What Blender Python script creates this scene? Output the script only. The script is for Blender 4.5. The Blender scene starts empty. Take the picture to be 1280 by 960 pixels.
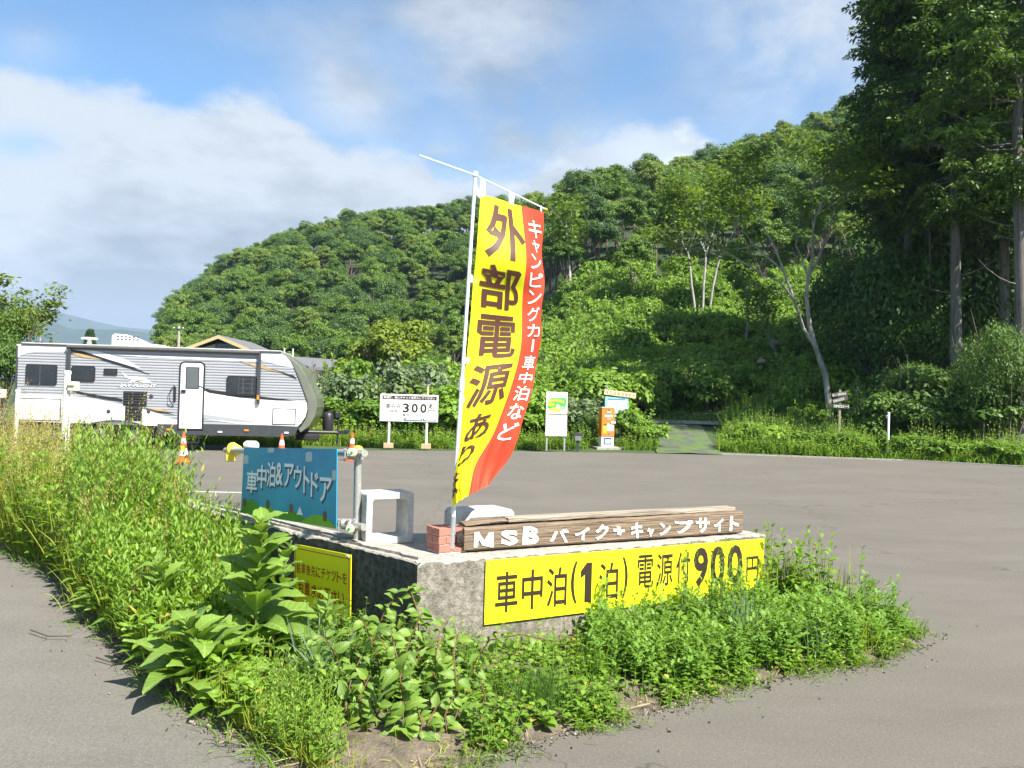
import bpy, bmesh, math, random
import numpy as np
from mathutils import Vector, Matrix, noise

sc = bpy.context.scene
COL = sc.collection
rad = math.radians

# ------------------------------------------------------------------ camera
F, H = 1065.0, 1.6                       # focal length for a 1280 px wide frame, eye height
PITCH, ROLL = math.atan(23 / F), rad(1.5)
FWD = Vector((0, math.cos(PITCH), math.sin(PITCH)))
_r0, _u0 = Vector((1, 0, 0)), Vector((0, -math.sin(PITCH), math.cos(PITCH)))
RIGHT = _r0 * math.cos(ROLL) + _u0 * math.sin(ROLL)
UP = _u0 * math.cos(ROLL) - _r0 * math.sin(ROLL)
EYE = Vector((0, 0, H))
cam_d = bpy.data.cameras.new('camera')
cam_d.sensor_width = 36
cam_d.lens = F / 1280 * 36
cam_d.clip_start, cam_d.clip_end = 0.05, 20000
cam = bpy.data.objects.new('camera', cam_d)
COL.objects.link(cam)
m = Matrix((RIGHT, UP, -FWD)).transposed().to_4x4()
m.translation = EYE
cam.matrix_world = m
sc.camera = cam

def ray(px, py):
    return FWD + RIGHT * ((px - 640) / F) + UP * ((480 - py) / F)
def P(px, py, D):
    r = ray(px, py); return EYE + r * (D / r.y)
def G(px, py, z=0.0):
    r = ray(px, py); return EYE + r * ((z - H) / r.z)
def hor(px):
    return 503 + (px - 640) * math.tan(ROLL)
def wall_hit(px, py, A, B):
    """distance along A->B and height where the view ray meets the vertical plane through A and B"""
    r = ray(px, py); d = Vector((B.x - A.x, B.y - A.y)); L = d.length; d /= L
    n = Vector((-d.y, d.x)); t = ((A.x * n.x + A.y * n.y)) / (r.x * n.x + r.y * n.y)
    q = EYE + r * t
    return (q.x - A.x) * d.x + (q.y - A.y) * d.y, q.z

# ------------------------------------------------------------------ light, sky, exposure
sc.view_settings.view_transform = 'Standard'
sc.view_settings.look = 'None'
sc.view_settings.gamma = 1
sc.view_settings.exposure = 1.55
SUN_DIR = Vector((0.725, -0.69, 0)).normalized()
SUN_EL = rad(50)
S = Vector((SUN_DIR.x * math.cos(SUN_EL), SUN_DIR.y * math.cos(SUN_EL), math.sin(SUN_EL)))
sd = bpy.data.lights.new('sun', 'SUN')
sd.energy = 4.6
sd.angle = rad(0.5)
sd.color = (1.0, 0.95, 0.86)
so = bpy.data.objects.new('sun', sd)
COL.objects.link(so)
so.rotation_euler = S.to_track_quat('Z', 'Y').to_euler()
so.location = (20, -20, 40)

world = bpy.data.worlds.new('World')
sc.world = world
world.use_nodes = True
W = world.node_tree
W.nodes.clear()
def wn(t, **k):
    n = W.nodes.new(t)
    for a, b in k.items(): setattr(n, a, b)
    return n
def wl(a, b): W.links.new(a, b)
def wm(op, a, b=None, c=None, clamp=False):
    n = wn('ShaderNodeMath', operation=op); n.use_clamp = clamp
    for i, x in enumerate((a, b, c)):
        if x is None: continue
        if isinstance(x, (int, float)): n.inputs[i].default_value = x
        else: wl(x, n.inputs[i])
    return n.outputs[0]
sky = wn('ShaderNodeTexSky')
sky.sky_type = 'NISHITA'
sky.sun_disc = False
sky.sun_elevation = SUN_EL
sky.sun_rotation = math.atan2(S.x, S.y)
sky.air_density, sky.dust_density, sky.ozone_density = 1.0, 0.6, 1.6
tc = wn('ShaderNodeTexCoord')
sep = wn('ShaderNodeSeparateXYZ'); wl(tc.outputs['Generated'], sep.inputs[0])
yy = wm('MAXIMUM', sep.outputs[1], 0.08)
U = wm('DIVIDE', sep.outputs[0], yy)
V = wm('DIVIDE', sep.outputs[2], yy)
def wnoise(scale, detail, rough, sx=1, sy=1, sz=1, off=(0, 0, 0), dist=0.0):
    mp = wn('ShaderNodeMapping'); mp.inputs['Scale'].default_value = (sx, sy, sz); mp.inputs['Location'].default_value = off
    wl(tc.outputs['Generated'], mp.inputs[0])
    n = wn('ShaderNodeTexNoise'); n.inputs['Scale'].default_value = scale; n.inputs['Detail'].default_value = detail
    n.inputs['Roughness'].default_value = rough; n.inputs['Distortion'].default_value = dist
    wl(mp.outputs[0], n.inputs['Vector']); return n.outputs['Fac']
n_edge = wnoise(6.0, 9, 0.62, 1, 1, 1.6)
n_fine = wnoise(18, 7, 0.62, 1, 1, 2.2, (3, 1, 2))
n_big = wnoise(2.6, 4, 0.5, 1, 1, 2.6, (5, 2, 0))
n_wisp = wnoise(4.2, 8, 0.62, 1.2, 1, 1.5, (1, 7, 3), 0.25)
# upper outline of the cloud bank (pixel column -> row in the view direction)
cu = wn('ShaderNodeFloatCurve')
cm = cu.mapping.curves[0]
outline = [(-560, 120), (0, 88), (120, 104), (200, 118), (290, 124), (350, 140), (400, 172), (500, 196), (590, 215), (660, 205),
           (700, 180), (745, 158), (800, 143), (850, 146), (885, 176), (940, 196), (1050, 200), (1600, 190)]
def cx(px): return (px + 700) / 2700
def cv(py, px): return (hor(px) - py) / F
pts = [(cx(a), cv(b, a)) for a, b in outline]
while len(cm.points) < len(pts): cm.points.new(0.5, 0.5)
for p, q in zip(cm.points, pts): p.location = q
cu.mapping.update()
wl(wm('MULTIPLY_ADD', U, F / 2700, (640 + 700) / 2700, clamp=True), cu.inputs['Value'])
d = wm('SUBTRACT', cu.outputs[0], V)
d = wm('MULTIPLY_ADD', wm('SUBTRACT', n_edge, 0.5), 0.14, d)
d = wm('MULTIPLY_ADD', wm('SUBTRACT', n_fine, 0.5), 0.03, d)
bank = wn('ShaderNodeMapRange', interpolation_type='SMOOTHSTEP')
wl(d, bank.inputs['Value']); bank.inputs['From Min'].default_value = -0.012; bank.inputs['From Max'].default_value = 0.026
def blob(px, py, sx, sy, amp):
    u0, v0 = (px - 640) / F, cv(py, px)
    a = wm('MULTIPLY', wm('SUBTRACT', U, u0), F / sx); b = wm('MULTIPLY', wm('SUBTRACT', V, v0), F / sy)
    q = wm('ADD', wm('MULTIPLY', a, a), wm('MULTIPLY', b, b))
    return wm('MULTIPLY', wm('EXPONENT', wm('MULTIPLY', q, -1)), amp)
th = blob(440, 110, 90, 60, 0.75)
for b in ((630, 70, 95, 150, 0.85), (690, 170, 90, 50, 0.8), (950, 60, 110, 120, 0.75), (380, 30, 120, 40, 0.3), (10, 50, 60, 40, 0.4), (1150, 60, 200, 160, 0.8),
          (545, 185, 30, 8, 0.35), (590, 10, 130, 30, 0.6)):
    th = wm('ADD', th, blob(*b))
front = wn('ShaderNodeMapRange'); wl(sep.outputs[1], front.inputs['Value'])
front.inputs['From Min'].default_value = 0.05; front.inputs['From Max'].default_value = 0.35
th = wm('ADD', wm('MULTIPLY', th, front.outputs[0]), wm('MULTIPLY', wm('SUBTRACT', 1, front.outputs[0]), 0.5))
th = wm('MULTIPLY', th, wm('MAXIMUM', wm('MULTIPLY_ADD', n_wisp, 3.4, -0.85), 0.1))
th = wm('MULTIPLY_ADD', n_wisp, 0.05, th)
th = wm('MINIMUM', th, 0.82)
hole = blob(15, 178, 44, 18, 0.55)
mask = wm('MAXIMUM', wm('MULTIPLY', wm('SUBTRACT', bank.outputs[0], hole), 0.97), th, clamp=True)
# cloud brightness: paler where the sun reaches, greyer in the thick low bank
ccr = wn('ShaderNodeValToRGB')
ccr.color_ramp.elements[0].position = 0.40; ccr.color_ramp.elements[0].color = (0.34, 0.375, 0.415, 1)
ccr.color_ramp.elements[1].position = 0.60; ccr.color_ramp.elements[1].color = (0.66, 0.70, 0.74, 1)
wl(wm('ADD', wm('MULTIPLY_ADD', n_fine, 0.34, -0.17), n_big), ccr.inputs[0])
bright = wm('MULTIPLY_ADD', blob(800, 190, 120, 62, 1.0), 0.85, 0.80)
ccm = wn('ShaderNodeVectorMath', operation='SCALE'); wl(ccr.outputs[0], ccm.inputs[0]); wl(bright, ccm.inputs['Scale'])
bgs = wn('ShaderNodeBackground'); bgs.inputs['Strength'].default_value = 0.066
tint = wn('ShaderNodeMix', data_type='RGBA', blend_type='MULTIPLY'); tint.inputs[0].default_value = 1
wl(sky.outputs[0], tint.inputs[6]); tint.inputs[7].default_value = (0.62, 0.92, 1.08, 1)
wl(tint.outputs[2], bgs.inputs['Color'])
bgc = wn('ShaderNodeBackground'); bgc.inputs['Strength'].default_value = 0.50
wl(ccm.outputs[0], bgc.inputs['Color'])
mx = wn('ShaderNodeMixShader'); wl(mask, mx.inputs[0]); wl(bgs.outputs[0], mx.inputs[1]); wl(bgc.outputs[0], mx.inputs[2])
wo = wn('ShaderNodeOutputWorld'); wl(mx.outputs[0], wo.inputs[0])
sc.cycles.max_bounces = 6
sc.cycles.transparent_max_bounces = 4
sc.cycles.diffuse_bounces = 3
sc.cycles.volume_bounces = 0

# ------------------------------------------------------------------ helpers
def lin(c):
    c = c / 255
    return c / 12.92 if c <= 0.04045 else ((c + 0.055) / 1.055) ** 2.4
def rgb(r, g, b): return (lin(r), lin(g), lin(b))

def tag(o, label=None, cat=None, group=None, kind=None):
    if label: o['label'] = label
    if cat: o['category'] = cat
    if group: o['group'] = group
    if kind: o['kind'] = kind
    return o
def empty(name, loc=(0, 0, 0), rz=0.0, label=None, cat=None, group=None):
    o = bpy.data.objects.new(name, None); COL.objects.link(o)
    o.location = loc; o.rotation_euler = (0, 0, rz); o.empty_display_size = 0.1
    return tag(o, label, cat, group)
def link(name, me, parent=None, loc=None, rot=None, scale=None):
    o = bpy.data.objects.new(name, me); COL.objects.link(o)
    if parent: o.parent = parent
    if loc is not None: o.location = loc
    if rot is not None: o.rotation_euler = rot
    if scale is not None: o.scale = scale
    return o
def copy_tree(o, parent=None):
    c = o.copy(); COL.objects.link(c)
    if parent: c.parent = parent
    for ch in list(o.children): copy_tree(ch, c)
    return c

MATS = {}
def mat(name, col, rough=0.7, metal=0.0, scale=8.0, var=0.12, bump=0.0, bscale=None, coat=0.0, col2=None, spec=0.5, detail=5, stretch=(1, 1, 1), thr=None, alpha=1.0):
    """paint, plastic, metal, stone: a base colour broken by noise, optional second colour and bump"""
    if name in MATS: return MATS[name]
    M = bpy.data.materials.new(name); M.use_nodes = True; N = M.node_tree; b = N.nodes['Principled BSDF']
    co = N.nodes.new('ShaderNodeTexCoord'); mp = N.nodes.new('ShaderNodeMapping'); mp.inputs['Scale'].default_value = stretch
    N.links.new(co.outputs['Object'], mp.inputs[0])
    nz = N.nodes.new('ShaderNodeTexNoise'); nz.inputs['Scale'].default_value = scale; nz.inputs['Detail'].default_value = detail; nz.inputs['Roughness'].default_value = 0.62
    N.links.new(mp.outputs[0], nz.inputs['Vector'])
    cr = N.nodes.new('ShaderNodeValToRGB')
    if col2 is None:
        a = [max(0, x * (1 - var)) for x in col]; c2 = [min(1, x * (1 + var)) for x in col]
    else: a, c2 = col, col2
    lo, hi = thr or (0.3, 0.7)
    cr.color_ramp.elements[0].position = lo; cr.color_ramp.elements[0].color = (*a, 1)
    cr.color_ramp.elements[1].position = hi; cr.color_ramp.elements[1].color = (*c2, 1)
    N.links.new(nz.outputs['Fac'], cr.inputs[0]); N.links.new(cr.outputs[0], b.inputs['Base Color'])
    b.inputs['Roughness'].default_value = rough; b.inputs['Metallic'].default_value = metal
    b.inputs['Coat Weight'].default_value = coat; b.inputs['Specular IOR Level'].default_value = spec
    if bump:
        n2 = N.nodes.new('ShaderNodeTexNoise'); n2.inputs['Scale'].default_value = bscale or scale * 4; n2.inputs['Detail'].default_value = 6
        N.links.new(mp.outputs[0], n2.inputs['Vector'])
        bp = N.nodes.new('ShaderNodeBump'); bp.inputs['Strength'].default_value = bump; bp.inputs['Distance'].default_value = 0.02
        N.links.new(n2.outputs['Fac'], bp.inputs['Height']); N.links.new(bp.outputs[0], b.inputs['Normal'])
    MATS[name] = M
    return M

def leafmat(name, dark, light, trans=0.3, rough=0.55, obj_var=0.35, third=None, spec=0.3, veins=False):
    """leaf: colour by the leaf's own value 'v', its plant's random value, part diffuse part see-through"""
    if name in MATS: return MATS[name]
    M = bpy.data.materials.new(name); M.use_nodes = True; N = M.node_tree; b = N.nodes['Principled BSDF']; out = N.nodes['Material Output']
    at = N.nodes.new('ShaderNodeAttribute'); at.attribute_name = 'v'
    oi = N.nodes.new('ShaderNodeObjectInfo')
    ma = N.nodes.new('ShaderNodeMath'); ma.operation = 'MULTIPLY_ADD'; ma.inputs[1].default_value = obj_var; N.links.new(oi.outputs['Random'], ma.inputs[0])
    mb = N.nodes.new('ShaderNodeMath'); mb.operation = 'MULTIPLY'; mb.inputs[1].default_value = 1 - obj_var; N.links.new(at.outputs['Fac'], mb.inputs[0])
    N.links.new(mb.outputs[0], ma.inputs[2])
    cr = N.nodes.new('ShaderNodeValToRGB'); cr.color_ramp.elements[0].color = (*dark, 1); cr.color_ramp.elements[1].color = (*light, 1)
    if third:
        cr.color_ramp.elements[1].position = 0.8
        e = cr.color_ramp.elements.new(1.0); e.color = (*third, 1)
    N.links.new(ma.outputs[0], cr.inputs[0])
    colr = cr.outputs[0]
    if veins:      # pale midrib and side veins, a few brown spots, in the leaf's own coordinates
        co = N.nodes.new('ShaderNodeTexCoord'); sp = N.nodes.new('ShaderNodeSeparateXYZ'); N.links.new(co.outputs['Object'], sp.inputs[0])
        def mth(op, a, b_=None, cl=False):
            q = N.nodes.new('ShaderNodeMath'); q.operation = op; q.use_clamp = cl
            for i, x in enumerate((a, b_)):
                if x is None: continue
                if isinstance(x, (int, float)): q.inputs[i].default_value = x
                else: N.links.new(x, q.inputs[i])
            return q.outputs[0]
        ay = mth('ABSOLUTE', sp.outputs[1]); fr = mth('FRACT', mth('SUBTRACT', mth('MULTIPLY', sp.outputs[0], 9), mth('MULTIPLY', ay, 7)))
        side = mth('LESS_THAN', mth('ABSOLUTE', mth('SUBTRACT', fr, .5)), .07); mid = mth('LESS_THAN', ay, .012); vm_ = mth('MAXIMUM', side, mth('MULTIPLY', mid, 1.6))
        m1 = N.nodes.new('ShaderNodeMix'); m1.data_type = 'RGBA'; N.links.new(mth('MULTIPLY', vm_, .30), m1.inputs[0]); N.links.new(colr, m1.inputs[6]); m1.inputs[7].default_value = (.42, .50, .16, 1)
        nz = N.nodes.new('ShaderNodeTexNoise'); nz.inputs['Scale'].default_value = 7; nz.inputs['Detail'].default_value = 4; av = N.nodes.new('ShaderNodeVectorMath'); av.operation = 'ADD'
        N.links.new(co.outputs['Object'], av.inputs[0]); cb = N.nodes.new('ShaderNodeCombineXYZ'); N.links.new(mth('MULTIPLY', oi.outputs['Random'], 50), cb.inputs[0]); N.links.new(cb.outputs[0], av.inputs[1]); N.links.new(av.outputs[0], nz.inputs['Vector'])
        sm = N.nodes.new('ShaderNodeMapRange'); N.links.new(nz.outputs['Fac'], sm.inputs[0]); sm.inputs[1].default_value = .62; sm.inputs[2].default_value = .70; sm.inputs[4].default_value = .75
        m2_ = N.nodes.new('ShaderNodeMix'); m2_.data_type = 'RGBA'; N.links.new(sm.outputs[0], m2_.inputs[0]); N.links.new(m1.outputs[2], m2_.inputs[6]); m2_.inputs[7].default_value = (.24, .20, .06, 1); colr = m2_.outputs[2]
    N.links.new(colr, b.inputs['Base Color']); b.inputs['Roughness'].default_value = rough; b.inputs['Specular IOR Level'].default_value = spec
    tr = N.nodes.new('ShaderNodeBsdfTranslucent')
    hs = N.nodes.new('ShaderNodeHueSaturation'); hs.inputs['Saturation'].default_value = 1.1; hs.inputs['Value'].default_value = 1.5; hs.inputs['Hue'].default_value = 0.485
    N.links.new(colr, hs.inputs['Color']); N.links.new(hs.outputs[0], tr.inputs['Color'])
    mxs = N.nodes.new('ShaderNodeMixShader'); mxs.inputs[0].default_value = trans
    N.links.new(b.outputs[0], mxs.inputs[1]); N.links.new(tr.outputs[0], mxs.inputs[2]); N.links.new(mxs.outputs[0], out.inputs['Surface'])
    MATS[name] = M
    return M

class MB:
    """collects boxes, tubes and prisms into one mesh"""
    def __init__(s): s.v = []; s.f = []; s.mi = []; s.k = 0
    def add(s, vs, fs):
        b = len(s.v); s.v += [tuple(x) for x in vs]
        for f in fs: s.f.append([b + i for i in f]); s.mi.append(s.k)
        return s
    def box(s, c, d, M=None):
        x, y, z = d[0] / 2, d[1] / 2, d[2] / 2
        vs = [Vector((sx * x, sy * y, sz * z)) for sz in (-1, 1) for sy in (-1, 1) for sx in (-1, 1)]
        if M is not None: vs = [M @ v for v in vs]
        vs = [v + Vector(c) for v in vs]
        return s.add(vs, [(0, 2, 3, 1), (4, 5, 7, 6), (0, 1, 5, 4), (2, 6, 7, 3), (0, 4, 6, 2), (1, 3, 7, 5)])
    def tube(s, pts, r, n=10, cap=True):
        pts = [Vector(p) for p in pts]; rs = r if isinstance(r, (list, tuple)) else [r] * len(pts)
        vs = []; fs = []
        ref = None
        for i, p in enumerate(pts):
            t = (pts[min(i + 1, len(pts) - 1)] - pts[max(i - 1, 0)]).normalized()
            if ref is None: ref = Vector((0, 0, 1)) if abs(t.z) < 0.9 else Vector((1, 0, 0))
            a = t.cross(ref).normalized(); b = t.cross(a); ref = b.cross(t) * 1.0 if False else ref
            for j in range(n):
                an = 2 * math.pi * j / n; vs.append(p + (a * math.cos(an) + b * math.sin(an)) * rs[i])
        for i in range(len(pts) - 1):
            for j in range(n):
                fs.append((i * n + j, i * n + (j + 1) % n, (i + 1) * n + (j + 1) % n, (i + 1) * n + j))
        if cap: fs.append(tuple(range(n))[::-1]); fs.append(tuple(range((len(pts) - 1) * n, len(pts) * n)))
        return s.add(vs, fs)
    def lathe(s, prof, c=(0, 0, 0), n=20, M=None):
        """prof: (radius, z) list"""
        vs = []; fs = []
        for (r, z) in prof:
            for j in range(n):
                a = 2 * math.pi * j / n; q = Vector((r * math.cos(a), r * math.sin(a), z))
                if M is not None: q = M @ q
                vs.append(q + Vector(c))
        for i in range(len(prof) - 1):
            for j in range(n):
                fs.append((i * n + j, i * n + (j + 1) % n, (i + 1) * n + (j + 1) % n, (i + 1) * n + j))
        fs.append(tuple(range(n))[::-1]); fs.append(tuple(range((len(prof) - 1) * n, len(prof) * n)))
        return s.add(vs, fs)
    def prism(s, poly, y0, y1):
        """poly in (x, z), extruded from y0 (near) to y1"""
        n = len(poly)
        vs = [(x, y0, z) for x, z in poly] + [(x, y1, z) for x, z in poly]
        fs = [tuple(range(n)), tuple(range(2 * n - 1, n - 1, -1))] + [(i, i + n, (i + 1) % n + n, (i + 1) % n) for i in range(n)]
        return s.add(vs, fs)
    def mesh(s, name, mats):
        me = bpy.data.meshes.new(name); me.from_pydata(s.v, [], s.f); 
        for m_ in (mats if isinstance(mats, (list, tuple)) else [mats]): me.materials.append(m_)
        if any(s.mi): me.polygons.foreach_set('material_index', s.mi)
        bm = bmesh.new(); bm.from_mesh(me); bmesh.ops.recalc_face_normals(bm, faces=bm.faces); bm.to_mesh(me); bm.free()
        me.update(); return me
    def build(s, name, mats, parent=None, bevel=0.0, smooth=False, loc=None, rot=None):
        me = s.mesh(name, mats)
        if smooth:
            me.polygons.foreach_set('use_smooth', [True] * len(me.polygons))
            me.set_sharp_from_angle(angle=rad(40))
        o = link(name, me, parent, loc, rot)
        if bevel:
            b = o.modifiers.new('bevel', 'BEVEL'); b.width = bevel; b.segments = 2; b.limit_method = 'ANGLE'; b.angle_limit = rad(40)
        return o

class Cloud:
    """numpy mesh: many leaves, blades and stems in one mesh with a per-face value 'v'"""
    def __init__(s): s.V = []; s.F = []; s.a = []; s.m = []; s.n = 0
    def add(s, V_, F_, a, mi=0):
        s.V.append(V_); s.F.append(F_ + s.n); s.n += len(V_)
        s.a.append(np.broadcast_to(np.asarray(a, dtype=np.float32), (len(F_),)) if np.ndim(a) <= 1 else a)
        s.m.append(np.full(len(F_), mi, dtype=np.int32))
    def leaves(s, p, d, n, L, Wd, v, bend=0.0, prof=(0.05, 0.8, 1, 0.6, 0.04), fold=0.0, mi=0, two=False):
        """one strip per row of p: along d, facing n, length L, half width Wd"""
        N_ = len(p); k = len(prof)
        d = d / np.maximum(np.linalg.norm(d, axis=1, keepdims=True), 1e-6)
        sd_ = np.cross(d, n); sd_ /= np.maximum(np.linalg.norm(sd_, axis=1, keepdims=True), 1e-6)
        nn = np.cross(sd_, d)
        L = np.broadcast_to(L, (N_,)); Wd = np.broadcast_to(Wd, (N_,)); bend = np.broadcast_to(bend, (N_,)); v = np.broadcast_to(v, (N_,))
        t = np.linspace(0, 1, k)
        c = p[:, None] + d[:, None] * (L[:, None] * t)[..., None]
        c[..., 2] -= bend[:, None] * L[:, None] * t ** 2
        w = Wd[:, None] * np.array(prof)[None]
        off = sd_[:, None] * w[..., None]; lift = nn[:, None] * (w * fold)[..., None]
        if two:
            V_ = np.stack([c - off, c + off], 2).reshape(-1, 3)
            q = np.array([[2 * i, 2 * i + 1, 2 * i + 3, 2 * i + 2] for i in range(k - 1)]); st = 2 * k
        else:
            V_ = np.stack([c - off + lift, c, c + off + lift], 2).reshape(-1, 3)
            q = np.array([x for i in range(k - 1) for x in ([3 * i, 3 * i + 1, 3 * i + 4, 3 * i + 3], [3 * i + 1, 3 * i + 2, 3 * i + 5, 3 * i + 4])]); st = 3 * k
        F_ = (q[None] + (np.arange(N_) * st)[:, None, None]).reshape(-1, 4)
        s.add(V_, F_, np.repeat(v, len(q)), mi)
    def tubes(s, p0, p1, r0, r1, v=0.5, mi=0, n=4):
        N_ = len(p0); d = p1 - p0; d = d / np.maximum(np.linalg.norm(d, axis=1, keepdims=True), 1e-6)
        ref = np.where(np.abs(d[:, 2:3]) < 0.9, np.array([[0, 0, 1.0]]), np.array([[1.0, 0, 0]]))
        a = np.cross(d, ref); a /= np.linalg.norm(a, axis=1, keepdims=True); b = np.cross(d, a)
        an = np.arange(n) * 2 * np.pi / n
        ring = a[:, None] * np.cos(an)[None, :, None] + b[:, None] * np.sin(an)[None, :, None]
        r0 = np.broadcast_to(r0, (N_,)); r1 = np.broadcast_to(r1, (N_,))
        V_ = np.concatenate([p0[:, None] + ring * r0[:, None, None], p1[:, None] + ring * r1[:, None, None]], 1).reshape(-1, 3)
        q = np.array([[j, (j + 1) % n, n + (j + 1) % n, n + j] for j in range(n)])
        F_ = (q[None] + (np.arange(N_) * 2 * n)[:, None, None]).reshape(-1, 4)
        s.add(V_, F_, np.repeat(np.broadcast_to(v, (N_,)), n), mi)
    def mesh(s, name, mats, smooth=False):
        V_ = np.concatenate(s.V).astype(np.float32); F_ = np.concatenate(s.F).astype(np.int32)
        a = np.concatenate(s.a).astype(np.float32); mi = np.concatenate(s.m)
        me = bpy.data.meshes.new(name)
        me.vertices.add(len(V_)); me.vertices.foreach_set('co', V_.ravel())
        me.loops.add(F_.size); me.loops.foreach_set('vertex_index', F_.ravel())
        me.polygons.add(len(F_)); me.polygons.foreach_set('loop_start', np.arange(0, F_.size, 4, dtype=np.int32))
        me.polygons.foreach_set('loop_total', np.full(len(F_), 4, dtype=np.int32))
        for m_ in mats: me.materials.append(m_)
        me.polygons.foreach_set('material_index', mi)
        at = me.attributes.new('v', 'FLOAT', 'FACE'); at.data.foreach_set('value', a)
        me.update(calc_edges=True)
        if smooth: me.polygons.foreach_set('use_smooth', np.ones(len(F_), dtype=bool))
        return me

def unit(rng, n):
    v = rng.normal(size=(n, 3)); return v / np.linalg.norm(v, axis=1, keepdims=True)

_font_cache = {}
def glyphs(body, bold=0.0):
    """flat outlines of a text as a mesh's (verts, faces), scaled to the unit square"""
    key = (body, bold)
    if key in _font_cache: return _font_cache[key]
    hand = {'1': [(.38, 0), (1, 0), (1, 1), (.52, 1), (0, .80), (0, .62), (.38, .70)],
            'M': [(0, 0), (.2, 0), (.21, .55), (.44, .12), (.56, .12), (.79, .55), (.80, 0), (1, 0), (.98, 1), (.76, 1), (.5, .46), (.24, 1), (.02, 1)]}
    if body in hand:       # bold outlines whose strokes close up when thickened
        bm = bmesh.new(); bm.faces.new([bm.verts.new((x, y, 0)) for x, y in hand[body]]); bmesh.ops.triangulate(bm, faces=bm.faces); bm.verts.index_update()
        _font_cache[key] = (np.array([v.co[:] for v in bm.verts]), [tuple(v.index for v in f.verts) for f in bm.faces], .6); bm.free()
        return _font_cache[key]
    cu_ = bpy.data.curves.new('lettering', 'FONT'); cu_.body = body; cu_.offset = bold; cu_.resolution_u = 3; cu_.fill_mode = 'FRONT'
    cu_.align_x = 'CENTER'
    o = bpy.data.objects.new('lettering', cu_); COL.objects.link(o)
    dg = bpy.context.evaluated_depsgraph_get(); dg.update()
    me = bpy.data.meshes.new_from_object(o.evaluated_get(dg), depsgraph=dg)
    vs = np.array([v.co[:] for v in me.vertices]) if len(me.vertices) else np.zeros((3, 3))
    fs = [tuple(p.vertices) for p in me.polygons]
    lo, hi = vs.min(0), vs.max(0)
    asp = (hi[0] - lo[0]) / max(1e-6, hi[1] - lo[1])
    vs = (vs - lo) / np.maximum(hi - lo, 1e-6); vs[:, 2] = 0
    bpy.data.objects.remove(o); bpy.data.curves.remove(cu_); bpy.data.meshes.remove(me)
    _font_cache[key] = (vs, fs, asp)
    return _font_cache[key]

def lettering(name, items, m_, parent, plane, z=0.0015):
    """items: (text, x0, x1, y0, y1, bold) rectangles in the sign's own plane; plane(x, y, out) -> point"""
    mb = MB()
    for it in items:
        txt, x0, x1, y0, y1, bold = it[:6]
        vs, fs, _ = glyphs(txt, bold)
        f = it[6] if len(it) > 6 else None
        out = []
        for v in vs:
            x, y = x0 + (x1 - x0) * v[0], y0 + (y1 - y0) * v[1]
            if f: x, y = f(x, y)
            out.append(plane(x, y, z))
        mb.add(out, fs)
    return mb.build(name, m_, parent)

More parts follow.
